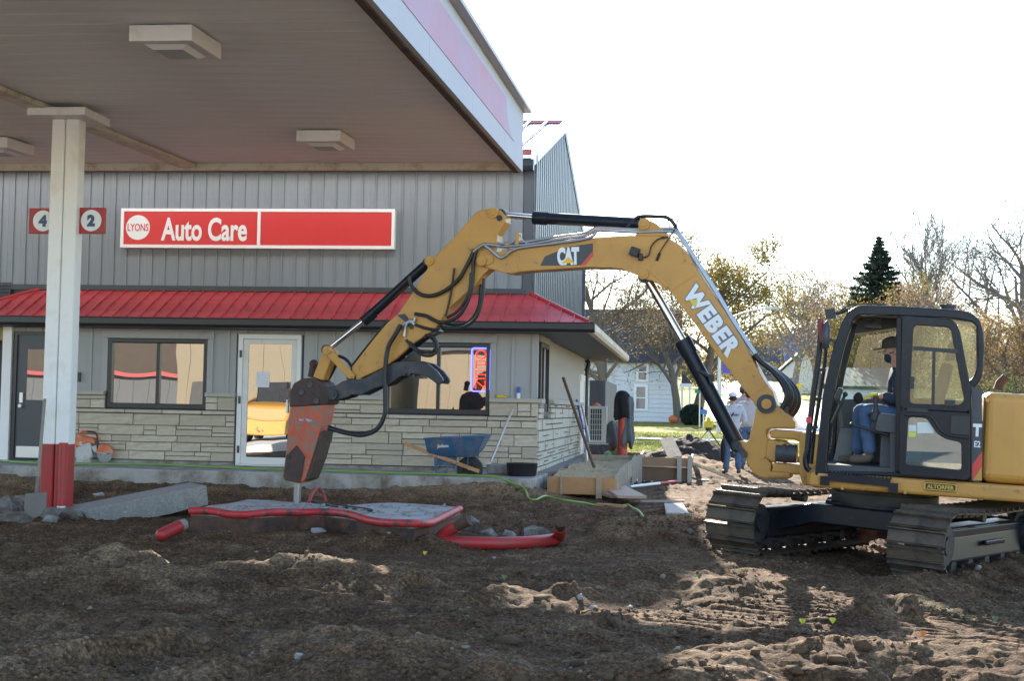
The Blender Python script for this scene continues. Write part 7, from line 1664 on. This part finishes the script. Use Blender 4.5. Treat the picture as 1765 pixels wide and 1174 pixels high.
# ------------------------------------------------------------------ trees
class TreeMesh:
    def __init__(s): s.v = []; s.q = []
    def seg(s, pts, rs, n):
        b = len(s.v); x, y, d = basis(pts[1] - pts[0]); m = len(pts)
        for i, p in enumerate(pts):
            t = (pts[min(i + 1, m - 1)] - pts[max(i - 1, 0)]).normalized(); x = (x - t * x.dot(t)).normalized(); y = t.cross(x)
            for k in range(n):
                a = 2 * math.pi * k / n; v = p + (x * math.cos(a) + y * math.sin(a)) * rs[i]; s.v.append((v.x, v.y, v.z))
        for i in range(m - 1):
            for k in range(n): s.q.append((b + i * n + k, b + i * n + (k + 1) % n, b + (i + 1) * n + (k + 1) % n, b + (i + 1) * n + k))
def bulk(name, v, q, m, parent, origin, smooth_=False):
    v = np.asarray(v, np.float32) - np.array(origin, np.float32); q = np.asarray(q, np.int32); k = q.shape[1]
    me = bpy.data.meshes.new(name); me.vertices.add(len(v)); me.vertices.foreach_set('co', v.ravel()); me.loops.add(q.size); me.loops.foreach_set('vertex_index', q.ravel()); me.polygons.add(len(q)); me.polygons.foreach_set('loop_start', np.arange(0, q.size, k, dtype=np.int32))
    if smooth_: me.polygons.foreach_set('use_smooth', np.ones(len(q), bool))
    me.update(calc_edges=True)
    for mm in (m if isinstance(m, list) else [m]): me.materials.append(mm)
    o = bpy.data.objects.new(name, me); return link(o, parent, origin)
def leaf_quads(P, size, r, flat=.0):
    n = len(P); a = r.normal(size=(n, 3)); a /= np.linalg.norm(a, axis=1)[:, None]; b = r.normal(size=(n, 3)); b -= a * (a * b).sum(1)[:, None]; b /= np.linalg.norm(b, axis=1)[:, None]
    s = size * (.6 + .8 * r.random((n, 1))); P = np.asarray(P)
    v = np.stack([P - a * s, P + b * s * .6, P + a * s, P - b * s * .6], 1).reshape(-1, 3); return v, np.arange(4 * n).reshape(-1, 4)
def tree(name, label, base, h, r0, seed, leaf_m=None, leaves=0, leaf_size=.1, wood=None, levels=4, spread=.55, trunk_frac=.28, kids=(5, 4, 4, 4), up=.15, group=None, lean=(0, 0), leaf_lo=2, crown_r=1.0, twig=.006, jit=.22, lens=None):
    R = random.Random(seed); r = np.random.default_rng(seed); T = TreeMesh(); TW = TreeMesh(); tips = []
    def grow(p, d, L, rad, lev):
        n = 4 if lev < 2 else 3; pts = [p]; rs = [rad]; dd = d.copy()
        for i in range(n):
            dd = (dd + Vector((R.gauss(0, 1), R.gauss(0, 1), R.gauss(0, 1) + up * 2)) * jit * .55).normalized(); pts.append(pts[-1] + dd * L / n); rs.append(max(twig * .7, rad * (1 - .62 * (i + 1) / n)))
        (T if lev <= 1 else TW).seg(pts, rs, 7 if lev == 0 else (5 if lev == 1 else 3))
        if lev >= leaf_lo:
            for i in range(1, n + 1): tips.append((pts[i], L))
        if lev + 1 < levels:
            for k in range(kids[lev]):
                t = (trunk_frac if lev == 0 else .25) + (1 - (trunk_frac if lev == 0 else .25)) * (k + R.random()) / kids[lev]; j = min(n - 1, int(t * n)); q = pts[j].lerp(pts[j + 1], t * n - j)
                a = R.uniform(0, 6.283) if lev else 2.4 * k + R.uniform(-.5, .5); x, y, _ = basis(dd if lev else d); out = x * math.cos(a) + y * math.sin(a)
                sp = spread * R.uniform(.8, 1.35); nd = (d * (1 - sp * .55) + out * sp).normalized(); nd.z += up; nd.normalize()
                ln = L * R.uniform(.48, .72) * (1.0 if lev else crown_r * (1.15 - .45 * t)); grow(q, nd, ln, max(twig, rs[j] * R.uniform(.42, .62)), lev + 1)
    base = Vector(base); t_ = thing(name, label, 'tree', base, group)
    grow(base - Vector((0, 0, .2)), Vector((lean[0], lean[1], 1)).normalized(), h * .80, r0, 0)
    wood = wood or M_bark
    bulk('trunk', T.v, T.q, wood, t_, base, True)
    if TW.v: bulk('twigs', TW.v, TW.q, wood, t_, base)
    if leaves and tips:
        idx = r.integers(0, len(tips), leaves); c = np.array([tips[i][0][:] for i in idx]); L = np.array([tips[i][1] for i in idx]); P = c + r.normal(size=(leaves, 3)) * (L * .22 + .05)[:, None]
        v, q = leaf_quads(P, leaf_size, r); bulk('crown', v, q, leaf_m, t_, base)
    return t_
def leaf_mat(name, a, b, sc=.5):
    m = bpy.data.materials.new(name); m.use_nodes = True; nt = m.node_tree; N, L = nt.nodes, nt.links; p = N['Principled BSDF']; p.inputs['Roughness'].default_value = .7; p.inputs['Specular IOR Level'].default_value = .2
    tc = N.new('ShaderNodeTexCoord'); n = N.new('ShaderNodeTexNoise'); n.inputs['Scale'].default_value = sc; n.inputs['Detail'].default_value = 6; n.inputs['Roughness'].default_value = .8; L.new(tc.outputs['Object'], n.inputs['Vector'])
    r = N.new('ShaderNodeValToRGB'); r.color_ramp.elements[0].position = .38; r.color_ramp.elements[1].position = .62; r.color_ramp.elements[0].color = (*a, 1); r.color_ramp.elements[1].color = (*b, 1); L.new(n.outputs[0], r.inputs[0]); L.new(r.outputs[0], p.inputs['Base Color'])
    t = N.new('ShaderNodeBsdfTranslucent'); L.new(r.outputs[0], t.inputs['Color']); mx = N.new('ShaderNodeMixShader'); mx.inputs[0].default_value = .45; L.new(p.outputs[0], mx.inputs[1]); L.new(t.outputs[0], mx.inputs[2]); L.new(mx.outputs[0], N['Material Output'].inputs[0]); return m
M_bark = mat('tree bark', (.13, .105, .085), .9, var=.25, vs=6, bump=.4); M_bark_g = mat('grey bark', (.17, .15, .14), .9, var=.2, vs=3)
M_lf_yel = leaf_mat('yellow leaves', (.20, .135, .04), (.32, .21, .055)); M_lf_olive = leaf_mat('olive leaves', (.10, .095, .02), (.26, .18, .035), .35); M_lf_brown = leaf_mat('brown leaves', (.17, .12, .08), (.30, .21, .12)); M_lf_gold = leaf_mat('golden leaves', (.17, .12, .06), (.34, .23, .10), .4); M_lf_green = leaf_mat('green leaves', (.06, .08, .03), (.17, .16, .06), .4)
M_needle = leaf_mat('spruce needles', (.022, .038, .034), (.055, .075, .05), .9)
def at_ground(px, D): return on_ground(px, D)
tree('maple_tree', 'small half-bare maple with a few yellow leaves before the white house', at_ground(1052, 68), 8.8, .26, 11, M_lf_yel, 3800, .042, M_bark, 5, .75, .20, (12, 7, 5, 5), .12, None, leaf_lo=3, crown_r=1.0, twig=.012)
tree('oak_tree', 'tall yellow-green tree with a full crown behind the boom', at_ground(1196, 92), 10.2, .38, 23, M_lf_olive, 24000, .075, M_bark, 5, .75, .25, (9, 6, 5, 4), .10, None, leaf_lo=2, crown_r=.95, twig=.015)
tree('oak_tree', 'thinner yellow tree between the white house and the full-crowned tree', at_ground(1170, 84), 8.4, .26, 29, M_lf_yel, 3600, .055, M_bark, 5, .7, .25, (8, 5, 5, 4), .12, None, leaf_lo=2, crown_r=.9, twig=.014)
tree('bare_tree', 'bare grey tree with fine twigs left of the cab front', at_ground(1368, 150), 11.5, .42, 31, None, 0, .1, M_bark_g, 5, .7, .3, (9, 7, 6, 5), .15, None, twig=.022)
tree('bare_tree', 'brownish bare tree right beside the cab front mirror', at_ground(1408, 165), 10.5, .40, 37, M_lf_brown, 5000, .09, M_bark_g, 5, .7, .3, (9, 6, 5, 5), .15, None, leaf_lo=3, twig=.022)
tree('bare_tree', 'round bare tree with upswept twigs above the cab roof', at_ground(1588, 135), 13.6, .40, 41, None, 0, .1, M_bark_g, 5, .48, .35, (10, 7, 6, 5), .30, None, twig=.020)
tree('oak_tree', 'brown-leaved tree between the spruce and the round bare tree', at_ground(1545, 112), 8.6, .34, 43, M_lf_brown, 6000, .07, M_bark, 5, .7, .3, (8, 6, 5, 4), .12, None, leaf_lo=2, twig=.016)
tree('bare_tree', 'large bare tree reaching in from the right picture edge', at_ground(1800, 72), 11.0, .36, 47, M_lf_brown, 500, .07, M_bark_g, 5, .8, .3, (10, 7, 6, 5), .12, None, leaf_lo=4, twig=.010, lean=(-.12, 0))
tree('golden_tree', 'golden brown leafy tree right behind the cab, at the picture edge', at_ground(1755, 62), 5.2, .22, 53, M_lf_gold, 14000, .05, M_bark, 5, .8, .12, (10, 7, 5, 4), .05, None, leaf_lo=2, twig=.010)
tree('golden_tree', 'golden brown leafy tree close behind the rear edge of the cab', at_ground(1712, 74), 5.4, .22, 59, M_lf_gold, 11000, .05, M_bark, 5, .8, .12, (10, 7, 5, 4), .05, None, leaf_lo=2, twig=.010)
tree('green_tree', 'low green bushy tree showing above the yellow counterweight', at_ground(1735, 56), 2.7, .12, 61, M_lf_green, 7000, .05, M_bark, 4, .9, .05, (12, 7, 5), .0, None, leaf_lo=1, twig=.010)
tree('oak_tree', 'brown-green tree seen through the front of the cab', at_ground(1468, 120), 9.5, .32, 67, M_lf_brown, 11000, .075, M_bark, 5, .75, .2, (9, 6, 5, 4), .1, None, leaf_lo=2, twig=.016)
tree('oak_tree', 'olive tree seen through the cab behind the operator', at_ground(1530, 100), 8.0, .30, 71, M_lf_olive, 18000, .075, M_bark, 5, .75, .2, (9, 6, 5, 4), .1, None, leaf_lo=2, twig=.016)
tree('oak_tree', 'pale brown tree seen through the opened cab door', at_ground(1620, 96), 8.0, .30, 73, M_lf_brown, 11000, .07, M_bark, 5, .75, .2, (9, 6, 5, 4), .1, None, leaf_lo=2, twig=.016)
# spruce
sb = at_ground(1513, 112); SPR = thing('spruce_tree', 'dark blue-green spruce rising above the cab roof', 'tree', sb); H_ = (720 - 417) / F * 112 + .3
T = TreeMesh(); T.seg([sb, sb + V((0, 0, H_ * .5)), sb + V((0, 0, H_))], [.2, .12, .02], 6); bulk('trunk', T.v, T.q, M_bark, SPR, sb, True)
R = random.Random(5); r = np.random.default_rng(5); P = []; T = TreeMesh()
z = .12 * H_
while z < H_ * .985:
    t = z / H_; L = min(4.2, .50 * H_ * (1 - t)) * .95 + .12; nb = 9 if t < .85 else 5
    for k in range(nb):
        a = 6.283 * (k + R.random() * .7) / nb + z * 2; l = L * R.uniform(.55, 1.15); d = V((math.cos(a), math.sin(a), -.18)); p0 = sb + V((0, 0, z)); pts = [p0, p0 + d * l * .5 + V((0, 0, -.05 * l)), p0 + d * l + V((0, 0, .12 * l))]; T.seg(pts, [.04, .03, .012], 3)
        n = int(60 * l + 14); u = r.random(n) ** .7; base_ = np.array(p0[:])[None] + np.outer(u * l, np.array([d.x, d.y, -.14])) + np.outer(u ** 2 * l, [0, 0, .18]); P.append(base_ + r.normal(size=(n, 3)) * (.05 + .13 * l * (1 - u * .6))[:, None] * np.array([.7, .7, .45]))
    z += .42 if t < .8 else .26
bulk('branches', T.v, T.q, M_bark, SPR, sb); v, q = leaf_quads(np.concatenate(P), .13, r); bulk('crown', v, q, M_needle, SPR, sb)
# far woodland on the hill: one mass
def woodland(name, px0, px1, D0, D1, hmin, hmax, N, m, seed, size):
    r = np.random.default_rng(seed); cs = []
    for i in range(N):
        g_ = on_ground(px0 + (px1 - px0) * r.random(), D0 + (D1 - D0) * r.random()); cs.append((g_.x, g_.y, g_.z, hmin + (hmax - hmin) * r.random()))
    P = []
    for x, y, z, h in cs:
        n = 260; d = r.normal(size=(n, 3)); d /= np.linalg.norm(d, axis=1)[:, None]; rad = r.random((n, 1)) ** .4; lob = 1 + .3 * np.sin(d[:, :1] * 5 + x) * np.cos(d[:, 1:2] * 4 + y)
        P.append(np.array([x, y, z + h * .55]) + d * rad * lob * np.array([h * .42, h * .42, h * .46]))
    v, q = leaf_quads(np.concatenate(P), size, r); o = bulk(name, v, q, m, None, (0, 0, 0)); return kind(o, 'stuff')
woodland('woodland_mass', 1225, 1470, 300, 400, 7, 12, 46, leaf_mat('far brown wood', (.16, .13, .11), (.26, .20, .15), .06), 3, .42)
woodland('thicket', 1380, 1900, 170, 240, 6, 10, 60, leaf_mat('far thicket', (.13, .105, .07), (.26, .18, .09), .08), 4, .32)
woodland('hedge', 700, 1260, 190, 260, 4, 7, 40, leaf_mat('far olive hedge', (.10, .10, .05), (.20, .16, .07), .08), 6, .3)
# leaves lying over the lawn
r = np.random.default_rng(77); n = 9000; y = 42.5 + 60 * r.random(n) ** 1.6; x = -8 + 22 * r.random(n) * 1.0; k = vnoise(x * .5, y * .3, 9) > -.35; x, y = x[k], y[k]; P = np.stack([x, y, terrain(x, y) + .035], 1)
v, q = leaf_quads(P, .06, r); v[:, 2] = np.repeat(P[:, 2], 4) + (v[:, 2] - np.repeat(P[:, 2], 4)) * .25; kind(bulk('leaf_litter', v, q, leaf_mat('leaf litter', (.38, .24, .03), (.52, .38, .05), 3), None, (0, 0, 0)), 'stuff')
# short grass tufts on the lawn
n = 30000; y = 42.2 + 22 * r.random(n) ** 1.4; x = -4 + 12 * r.random(n); ww = on_ground(1150, 54.2).y; k = np.abs(y - ww - (x * -.02)) > 1.15; x, y = x[k], y[k]; z = terrain(x, y); n = len(x); a = r.random(n) * 6.283; hh = .05 + .06 * r.random(n); w = .012
v = np.stack([np.stack([x - w * np.cos(a), y - w * np.sin(a), z], 1), np.stack([x + w * np.cos(a), y + w * np.sin(a), z], 1), np.stack([x + .04 * r.normal(size=n), y + .04 * r.normal(size=n), z + hh], 1)], 1).reshape(-1, 3); kind(bulk('grass', v, np.arange(3 * n).reshape(-1, 3), leaf_mat('grass blades', (.10, .15, .03), (.20, .22, .05), 1), None, (0, 0, 0)), 'stuff')

# ------------------------------------------------------------------ white house and street things
HD = 86.0
def hp_(px, py, D=HD): return atD(px, py, D)
g0 = on_ground(1100, HD); hb_z = g0.z - .1
x1 = hp_(1165, 700).x; x0 = x1 - 9.5; yb = hp_(1165, 700).y; ez_, rz_ = hp_(1160, 618).z, hp_(1160, 531).z
HS_ = thing('white_house', 'white clapboard house with dark roof behind the half-bare maple', 'house', (x1 - 4.7, yb, hb_z)); M_clap = mat('white clapboard', (.62, .64, .68), .7, var=.06, vs=1, dirt=(.48, .49, .52), ds=1.5, da=.38)
mb = MB(); mb.box(((x0 + x1) / 2, yb + 3.6, (hb_z + ez_) / 2), (x1 - x0, 7.0, ez_ - hb_z)); mb.prism([(yb + .1, ez_), (yb + 7.1, ez_), (yb + 3.6, rz_ - .1)], (0, 0, 0), (0, 1, 0), (0, 0, 1), (1, 0, 0), x0, x1); hw = obj('house_wall', mb, M_clap, HS_)
cb = None; z = hb_z + .15
while z < ez_ - .1:
    if cb is None: q = MB(); q.prism([(0, 0), (-.05, 0), (-.012, .26), (0, .26)], (0, 0, 0), (0, 1, 0), (0, 0, 1), (1, 0, 0), -(x1 - x0) / 2, (x1 - x0) / 2); cb = obj('clapboard', q, M_clap, hw, origin=(0, 0, 0)); cb.location = V(((x0 + x1) / 2, yb + .1, z)) - ORI[hw.name]; ORI[cb.name] = V(((x0 + x1) / 2, yb + .1, z))
    else: copy_obj(cb, hw, ((x0 + x1) / 2, yb + .1, z))
    z += .27
M_shing = mat('dark shingles', (.055, .06, .072), .8, var=.25, vs=5, stretch=(1, 1, 3)); mb = MB(); sl2 = (rz_ - ez_) / 3.5
mb.prism([(yb - .35, ez_ - .35 * sl2), (yb + 3.6, rz_), (yb + 7.5, ez_ - .4 * sl2), (yb + 7.5, ez_ - .4 * sl2 + .14), (yb + 3.6, rz_ + .14), (yb - .35, ez_ - .35 * sl2 + .14)], (0, 0, 0), (0, 1, 0), (0, 0, 1), (1, 0, 0), x0 - .3, x1 + .3); obj('roof', mb, M_shing, HS_)
def house_window(px0, py0, px1, py1, yy=None, D=HD):
    a, b = atY(px0, py0, yb), atY(px1, py1, yb); mb = MB(); mb.ring([(a.x - .14, b.z - .12), (b.x + .14, b.z - .12), (b.x + .14, a.z + .16), (a.x - .14, a.z + .16)], [(a.x, b.z), (b.x, b.z), (b.x, a.z), (a.x, a.z)], (0, yb, 0), (1, 0, 0), (0, 0, 1), (0, 1, 0), -.03, .10); mb.box(((a.x + b.x) / 2, yb + .03, (a.z + b.z) / 2), (b.x - a.x, .06, .06)); f_ = obj('window', mb, M_white_cl, HS_); mb = MB(); mb.box(((a.x + b.x) / 2, yb + .06, (a.z + b.z) / 2), (b.x - a.x, .02, a.z - b.z)); obj('window_pane', mb, glass_mat('house pane', (1, 1, 1), .25, .05, 0, (.10, .11, .12)), f_)
house_window(1097, 667, 1112, 705); house_window(1017, 668, 1026, 700)
a_, b_ = atY(1098, 601, yb), atY(1117, 638, yb); house_window(1101, 628, 1114, 655)
mb = MB(); mb.box((x1 + .03, yb + .08, (hb_z + ez_) / 2), (.16, .16, ez_ - hb_z)); obj('corner_board', mb, M_white_cl, HS_)
pz = hp_(1170, 660).z; mb = MB(); mb.prism([(x1 + .31, pz), (x1 + .95, pz), (x1 + .31, pz + .75)], (0, yb + 1.2, 0), (1, 0, 0), (0, 0, 1), (0, 1, 0), 0, 4); pr = obj('porch_roof', mb, M_shing, HS_); mb = MB(); mb.box((x1 + .55, yb + 1.3, pz - .12), (.7, .25, .22)); obj('porch_beam', mb, M_white_cl, HS_)
for dx in (.35, .80): mb = MB(); mb.box((x1 + dx, yb + 1.35, (hb_z + pz) / 2), (.12, .12, pz - hb_z - .2)); obj('porch_post', mb, M_white_cl, HS_)
pg = on_ground(1171, 84); mb = MB()
for dx in (-.35, .25): mb.ball((pg.x + dx * .8, pg.y, pg.z + .24), (.34, .3, .26), 16, 10)
tag(obj('orange_bin', mb, mat('orange plastic', (.55, .13, .03), .5, var=.15)), 'orange plastic lump standing at the corner of the white house', 'bin')
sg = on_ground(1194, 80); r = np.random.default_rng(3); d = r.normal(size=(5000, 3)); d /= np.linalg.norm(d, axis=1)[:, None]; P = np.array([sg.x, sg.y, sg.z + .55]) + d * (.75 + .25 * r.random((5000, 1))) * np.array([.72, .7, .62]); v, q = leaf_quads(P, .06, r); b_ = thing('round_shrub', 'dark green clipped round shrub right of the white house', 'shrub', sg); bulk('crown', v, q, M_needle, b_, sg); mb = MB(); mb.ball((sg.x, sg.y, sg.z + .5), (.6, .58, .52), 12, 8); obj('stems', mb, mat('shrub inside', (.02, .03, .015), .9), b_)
def sign_post(name, lab, cat, px, D, top_py, wpx, hpx, m, postm=M_alu, grp=None):
    g_ = on_ground(px, D); z_ = atD(px, top_py, D).z; t = thing(name, lab, cat, g_, grp); s = D / F; mb = MB(); mb.cyl(g_ - V((0, 0, .2)), (g_.x, g_.y, z_ - hpx * s), .035, n=8); obj('post', mb, postm, t); mb = MB(); mb.box((g_.x, g_.y, z_ - hpx * s / 2), (wpx * s, .02, hpx * s)); obj('plate', mb, m, t); return t
sign_post('street_sign', 'green street name sign on a thin post left of the black boom cylinder', 'sign', 1206, 76, 673, 18, 5, mat('sign green', (.02, .22, .12), .4))
sign_post('yard_sign', 'small blue yard sign on the lawn under the green street sign', 'sign', 1213, 72, 706, 13, 8, mat('sign blue', (.04, .16, .5), .4))
sign_post('warning_sign', 'yellow diamond road sign seen between the hoses and the cab', 'sign', 1377, 120, 662, 9, 9, mat('sign yellow', (.75, .55, .02), .4))
lg = on_ground(1239, 64); lz = atD(1245, 555, 64).z; LP = thing('street_lamp', 'grey street lamp post with a purple banner behind the boom', 'street lamp', lg); mb = MB(); mb.tube([lg, (lg.x + .02, lg.y, lz)], [.11, .07], 10); obj('pole', mb, M_pipe, LP); e = atD(1322, 532, 64); mb = MB(); mb.tube(spline([V((lg.x + .02, lg.y, lz)), V(((lg.x + e.x) / 2, lg.y, (lz + e.z) / 2 + .1)), V((e.x, lg.y, e.z))], 5), .035, 7); obj('arm', mb, M_pipe, LP); mb = MB(); mb.box((e.x + .2, lg.y, e.z), (.55, .2, .12)); obj('lamp_head', mb, M_grey_lt, LP, bevel=.03)
c0, c1 = atD(1246, 604, 64), atD(1262, 644, 64); mb = MB(); mb.box(((c0.x + c1.x) / 2, lg.y, (c0.z + c1.z) / 2), (c1.x - c0.x, .015, c0.z - c1.z)); bn = obj('banner', mb, mat('banner violet', (.10, .08, .42), .7), LP); mb = MB(); mb.box(((c0.x + c1.x) / 2, lg.y - .009, c0.z * .72 + c1.z * .28), ((c1.x - c0.x) * .7, .004, (c0.z - c1.z) * .38)); obj('banner_panel', mb, mat('banner pale', (.55, .55, .66), .7), bn)
def small_house(lab, px, D, w, h, rh, wallm, roofm, dep=8, gable=True):
    g_ = on_ground(px, D); t = thing('house', lab, 'house', g_); z = g_.z - .3; mb = MB(); mb.box((g_.x, g_.y + dep / 2, z + h / 2), (w, dep, h)); 
    if gable: mb.prism([(-w / 2, 0), (w / 2, 0), (0, rh)], (g_.x, g_.y, z + h), (1, 0, 0), (0, 0, 1), (0, 1, 0), .0, dep)
    obj('wall', mb, wallm, t); mb = MB()
    if gable: mb.prism([(-w / 2 - .4, -.2), (0, rh + .1), (w / 2 + .4, -.2), (w / 2 + .4, .05), (0, rh + .4), (-w / 2 - .4, .05)], (g_.x, g_.y - .3, z + h), (1, 0, 0), (0, 0, 1), (0, 1, 0), 0, dep + .6)
    else: mb.prism([(-.4, -.1), (dep / 2, rh), (dep + .4, -.1), (dep + .4, .1), (dep / 2, rh + .2), (-.4, .1)], (g_.x, g_.y, z + h), (0, 1, 0), (0, 0, 1), (1, 0, 0), -w / 2 - .4, w / 2 + .4)
    obj('roof', mb, roofm, t)
    for k in (-1, 1): q = MB(); q.box((g_.x + k * w * .24, g_.y - .02, z + h * .55), (w * .16, .06, h * .34)); obj('window', q, M_grey_trim, t)
    return t
small_house('pale gabled house beyond the road, left of the cab', 1388, 175, 5.6, 3.0, 2.6, mat('pale house wall', (.55, .55, .52), .7), M_shing)
small_house('small blue-roofed house high among the trees left of the cab', 1410, 190, 8, 4.2, 3.4, mat('brick wall', (.34, .15, .09), .8), mat('slate blue roof', (.10, .13, .19), .7), gable=False)
small_house('white house with wide front seen through the cab', 1492, 92, 4.2, 2.6, 1.2, mat('white garage', (.60, .63, .68), .6), M_shing, gable=False)
small_house('pale low house seen through the cab near the operator', 1560, 105, 7, 2.6, 1.6, mat('cream siding', (.52, .50, .44), .7), M_shing, gable=False)
small_house('brown house far up the road', 1300, 260, 9, 3.4, 3, mat('brown siding', (.22, .16, .12), .8), M_shing, gable=False)
g_ = on_ground(1300, 112); CAR = thing('parked_car', 'dark car on the pale road behind the heads of the workers', 'car', g_); mb = MB(); mb.prism(rpoly([(-2.1, .3), (2.1, .3), (2.1, .8), (1.3, .9), (.8, 1.42), (-.9, 1.42), (-1.5, .9), (-2.1, .85)], .12, 3), (g_.x, g_.y, g_.z), (1, 0, 0), (0, 0, 1), (0, 1, 0), -.85, .85); obj('body', mb, mat('dark car paint', (.03, .035, .04), .25, coat=.6), CAR)
for sx in (-1.3, 1.3): mb = MB(); mb.cyl((g_.x + sx, g_.y - .88, g_.z + .32), (g_.x + sx, g_.y + .88, g_.z + .32), .32, n=18); obj('wheel', mb, M_rubber, CAR)
mb = MB(); mb.prism([(-1.2, .92), (1.05, .92), (.72, 1.34), (-.82, 1.34)], (g_.x, g_.y - .856, g_.z), (1, 0, 0), (0, 0, 1), (0, 1, 0), 0, .01); obj('side_glass', mb, M_grey_trim, CAR)

# ------------------------------------------------------------------ what the windows mirror: tan sheds across the forecourt and a yellow loader
M_tan = mat('tan steel wall', (.155, .125, .08), .6, var=.05, vs=1)
def shed(lab, x, y, w, d, h, m, rm=None):
    t = thing('steel_shed', lab, 'building', (x, y, 0)); mb = MB(); mb.box((x, y, h / 2 - .1), (w, d, h + .2)); k = 0
    obj('wall', mb, m, t); mb = MB(); n = int(w / .9)
    for i in range(n): mb.box((x - w / 2 + .45 + i * w / n, y + d / 2 + .012, h / 2), (.10, .024, h - .2))
    kind(obj('wall_rib', mb, m, t), 'stuff'); mb = MB(); mb.prism([(-w / 2 - .4, h), (w / 2 + .4, h), (w / 2 + .4, h + .25), (-w / 2 - .4, h + .25)], (x, 0, 0), (1, 0, 0), (0, 0, 1), (0, 1, 0), y - d / 2 - .3, y + d / 2 + .4); obj('roof', mb, rm or M_shing, t); return t
shed('tan ribbed steel shed across the forecourt, mirrored in the door and windows', -19, -24, 10, 10, 6.5, M_tan)
t = shed('grey store with brown mansard and red stripe across the forecourt, mirrored in the left window', -34, -30, 19, 10, 2.7, mat('grey store wall', (.07, .075, .08), .7, var=.2), mat('red stripe', (.25, .03, .03), .5))
mb = MB(); mb.prism([(-9.8, 2.95), (9.8, 2.95), (9.2, 4.6), (-9.2, 4.6)], (-34, 0, 0), (1, 0, 0), (0, 0, 1), (0, 1, 0), -35, -24.9); obj('mansard', mb, mat('brown shingles', (.05, .038, .03), .85, var=.3, vs=3), t)
shed('tan house across the forecourt, mirrored in the neon window', -6, -26, 14, 8, 4.2, mat('tan siding', (.17, .135, .09), .7))
TS = [o for o in COL.objects if o.name.startswith('steel_shed')][0]
mb = MB(); mb.box((-22.6, -18.97, 1.2), (1.3, .08, 2.3)); obj('doorway', mb, M_blk_sat, TS); mb = MB(); mb.box((-16.2, -18.97, 1.6), (2.6, .08, 3.0)); obj('roller_door', mb, M_grey_lt, TS)
for i, (x, y) in enumerate(((-11.0, -20), (-15.5, -17.5), (-7.5, -20))):
    r = np.random.default_rng(i + 50); d = r.normal(size=(900, 3)); d /= np.linalg.norm(d, axis=1)[:, None]; P = np.array([x, y, .7]) + d * (.7 + .3 * r.random((900, 1))) * np.array([1.6, 1.2, .9]); v, q = leaf_quads(P, .16, r); t = thing('evergreen_bush', ('spreading green bush before the tan house, mirrored in the neon window', 'green bush before the tan shed, mirrored in the windows', 'green bush at the right end of the tan house, mirrored in the neon window')[i], 'bush', (x, y, 0)); bulk('crown', v, q, leaf_mat('juniper', (.05, .09, .02), (.16, .20, .04), 1), t, (x, y, 0))
# loader standing on the forecourt left of the camera view
lx, ly = -14.4, -2.6
LD = thing('skid_loader', 'yellow skid steer loader outside the picture, mirrored in the glass front door', 'loader', (lx, ly, 0)); gz0 = .21; M_loader = mat('loader yellow', (.30, .15, .012), .5)
mb = MB(); mb.prism(rpoly([(-1.3, .45), (1.2, .45), (1.35, .7), (1.2, 1.25), (.3, 1.35), (-1.3, 1.2)], .12, 3), (lx, ly, gz0), (0, 1, 0), (0, 0, 1), (1, 0, 0), -.75, .75); obj('body', mb, M_loader, LD, bevel=.03)
mb = MB(); mb.box((lx, ly - .1, gz0 + 1.7), (1.0, 1.1, .85)); obj('cab', mb, M_blk, LD, bevel=.06); mb = MB(); mb.box((lx, ly + 1.75, gz0 + .45), (1.9, .6, .55)); obj('bucket', mb, M_yel_worn, LD, bevel=.05)
for sx in (-.85, .85):
    for sy in (-.75, .75): mb = MB(); mb.cyl((lx + sx - .14, ly + sy, gz0 + .42), (lx + sx + .14, ly + sy, gz0 + .42), .42, n=22); obj('wheel', mb, M_rubber, LD)
    mb = MB(); mb.tube([(lx + sx * .95, ly - 1.2, gz0 + 1.5), (lx + sx * .95, ly + .9, gz0 + 1.3), (lx + sx * .9, ly + 1.6, gz0 + .6)], .09, 8); obj('lift_arm', mb, M_yel, LD)
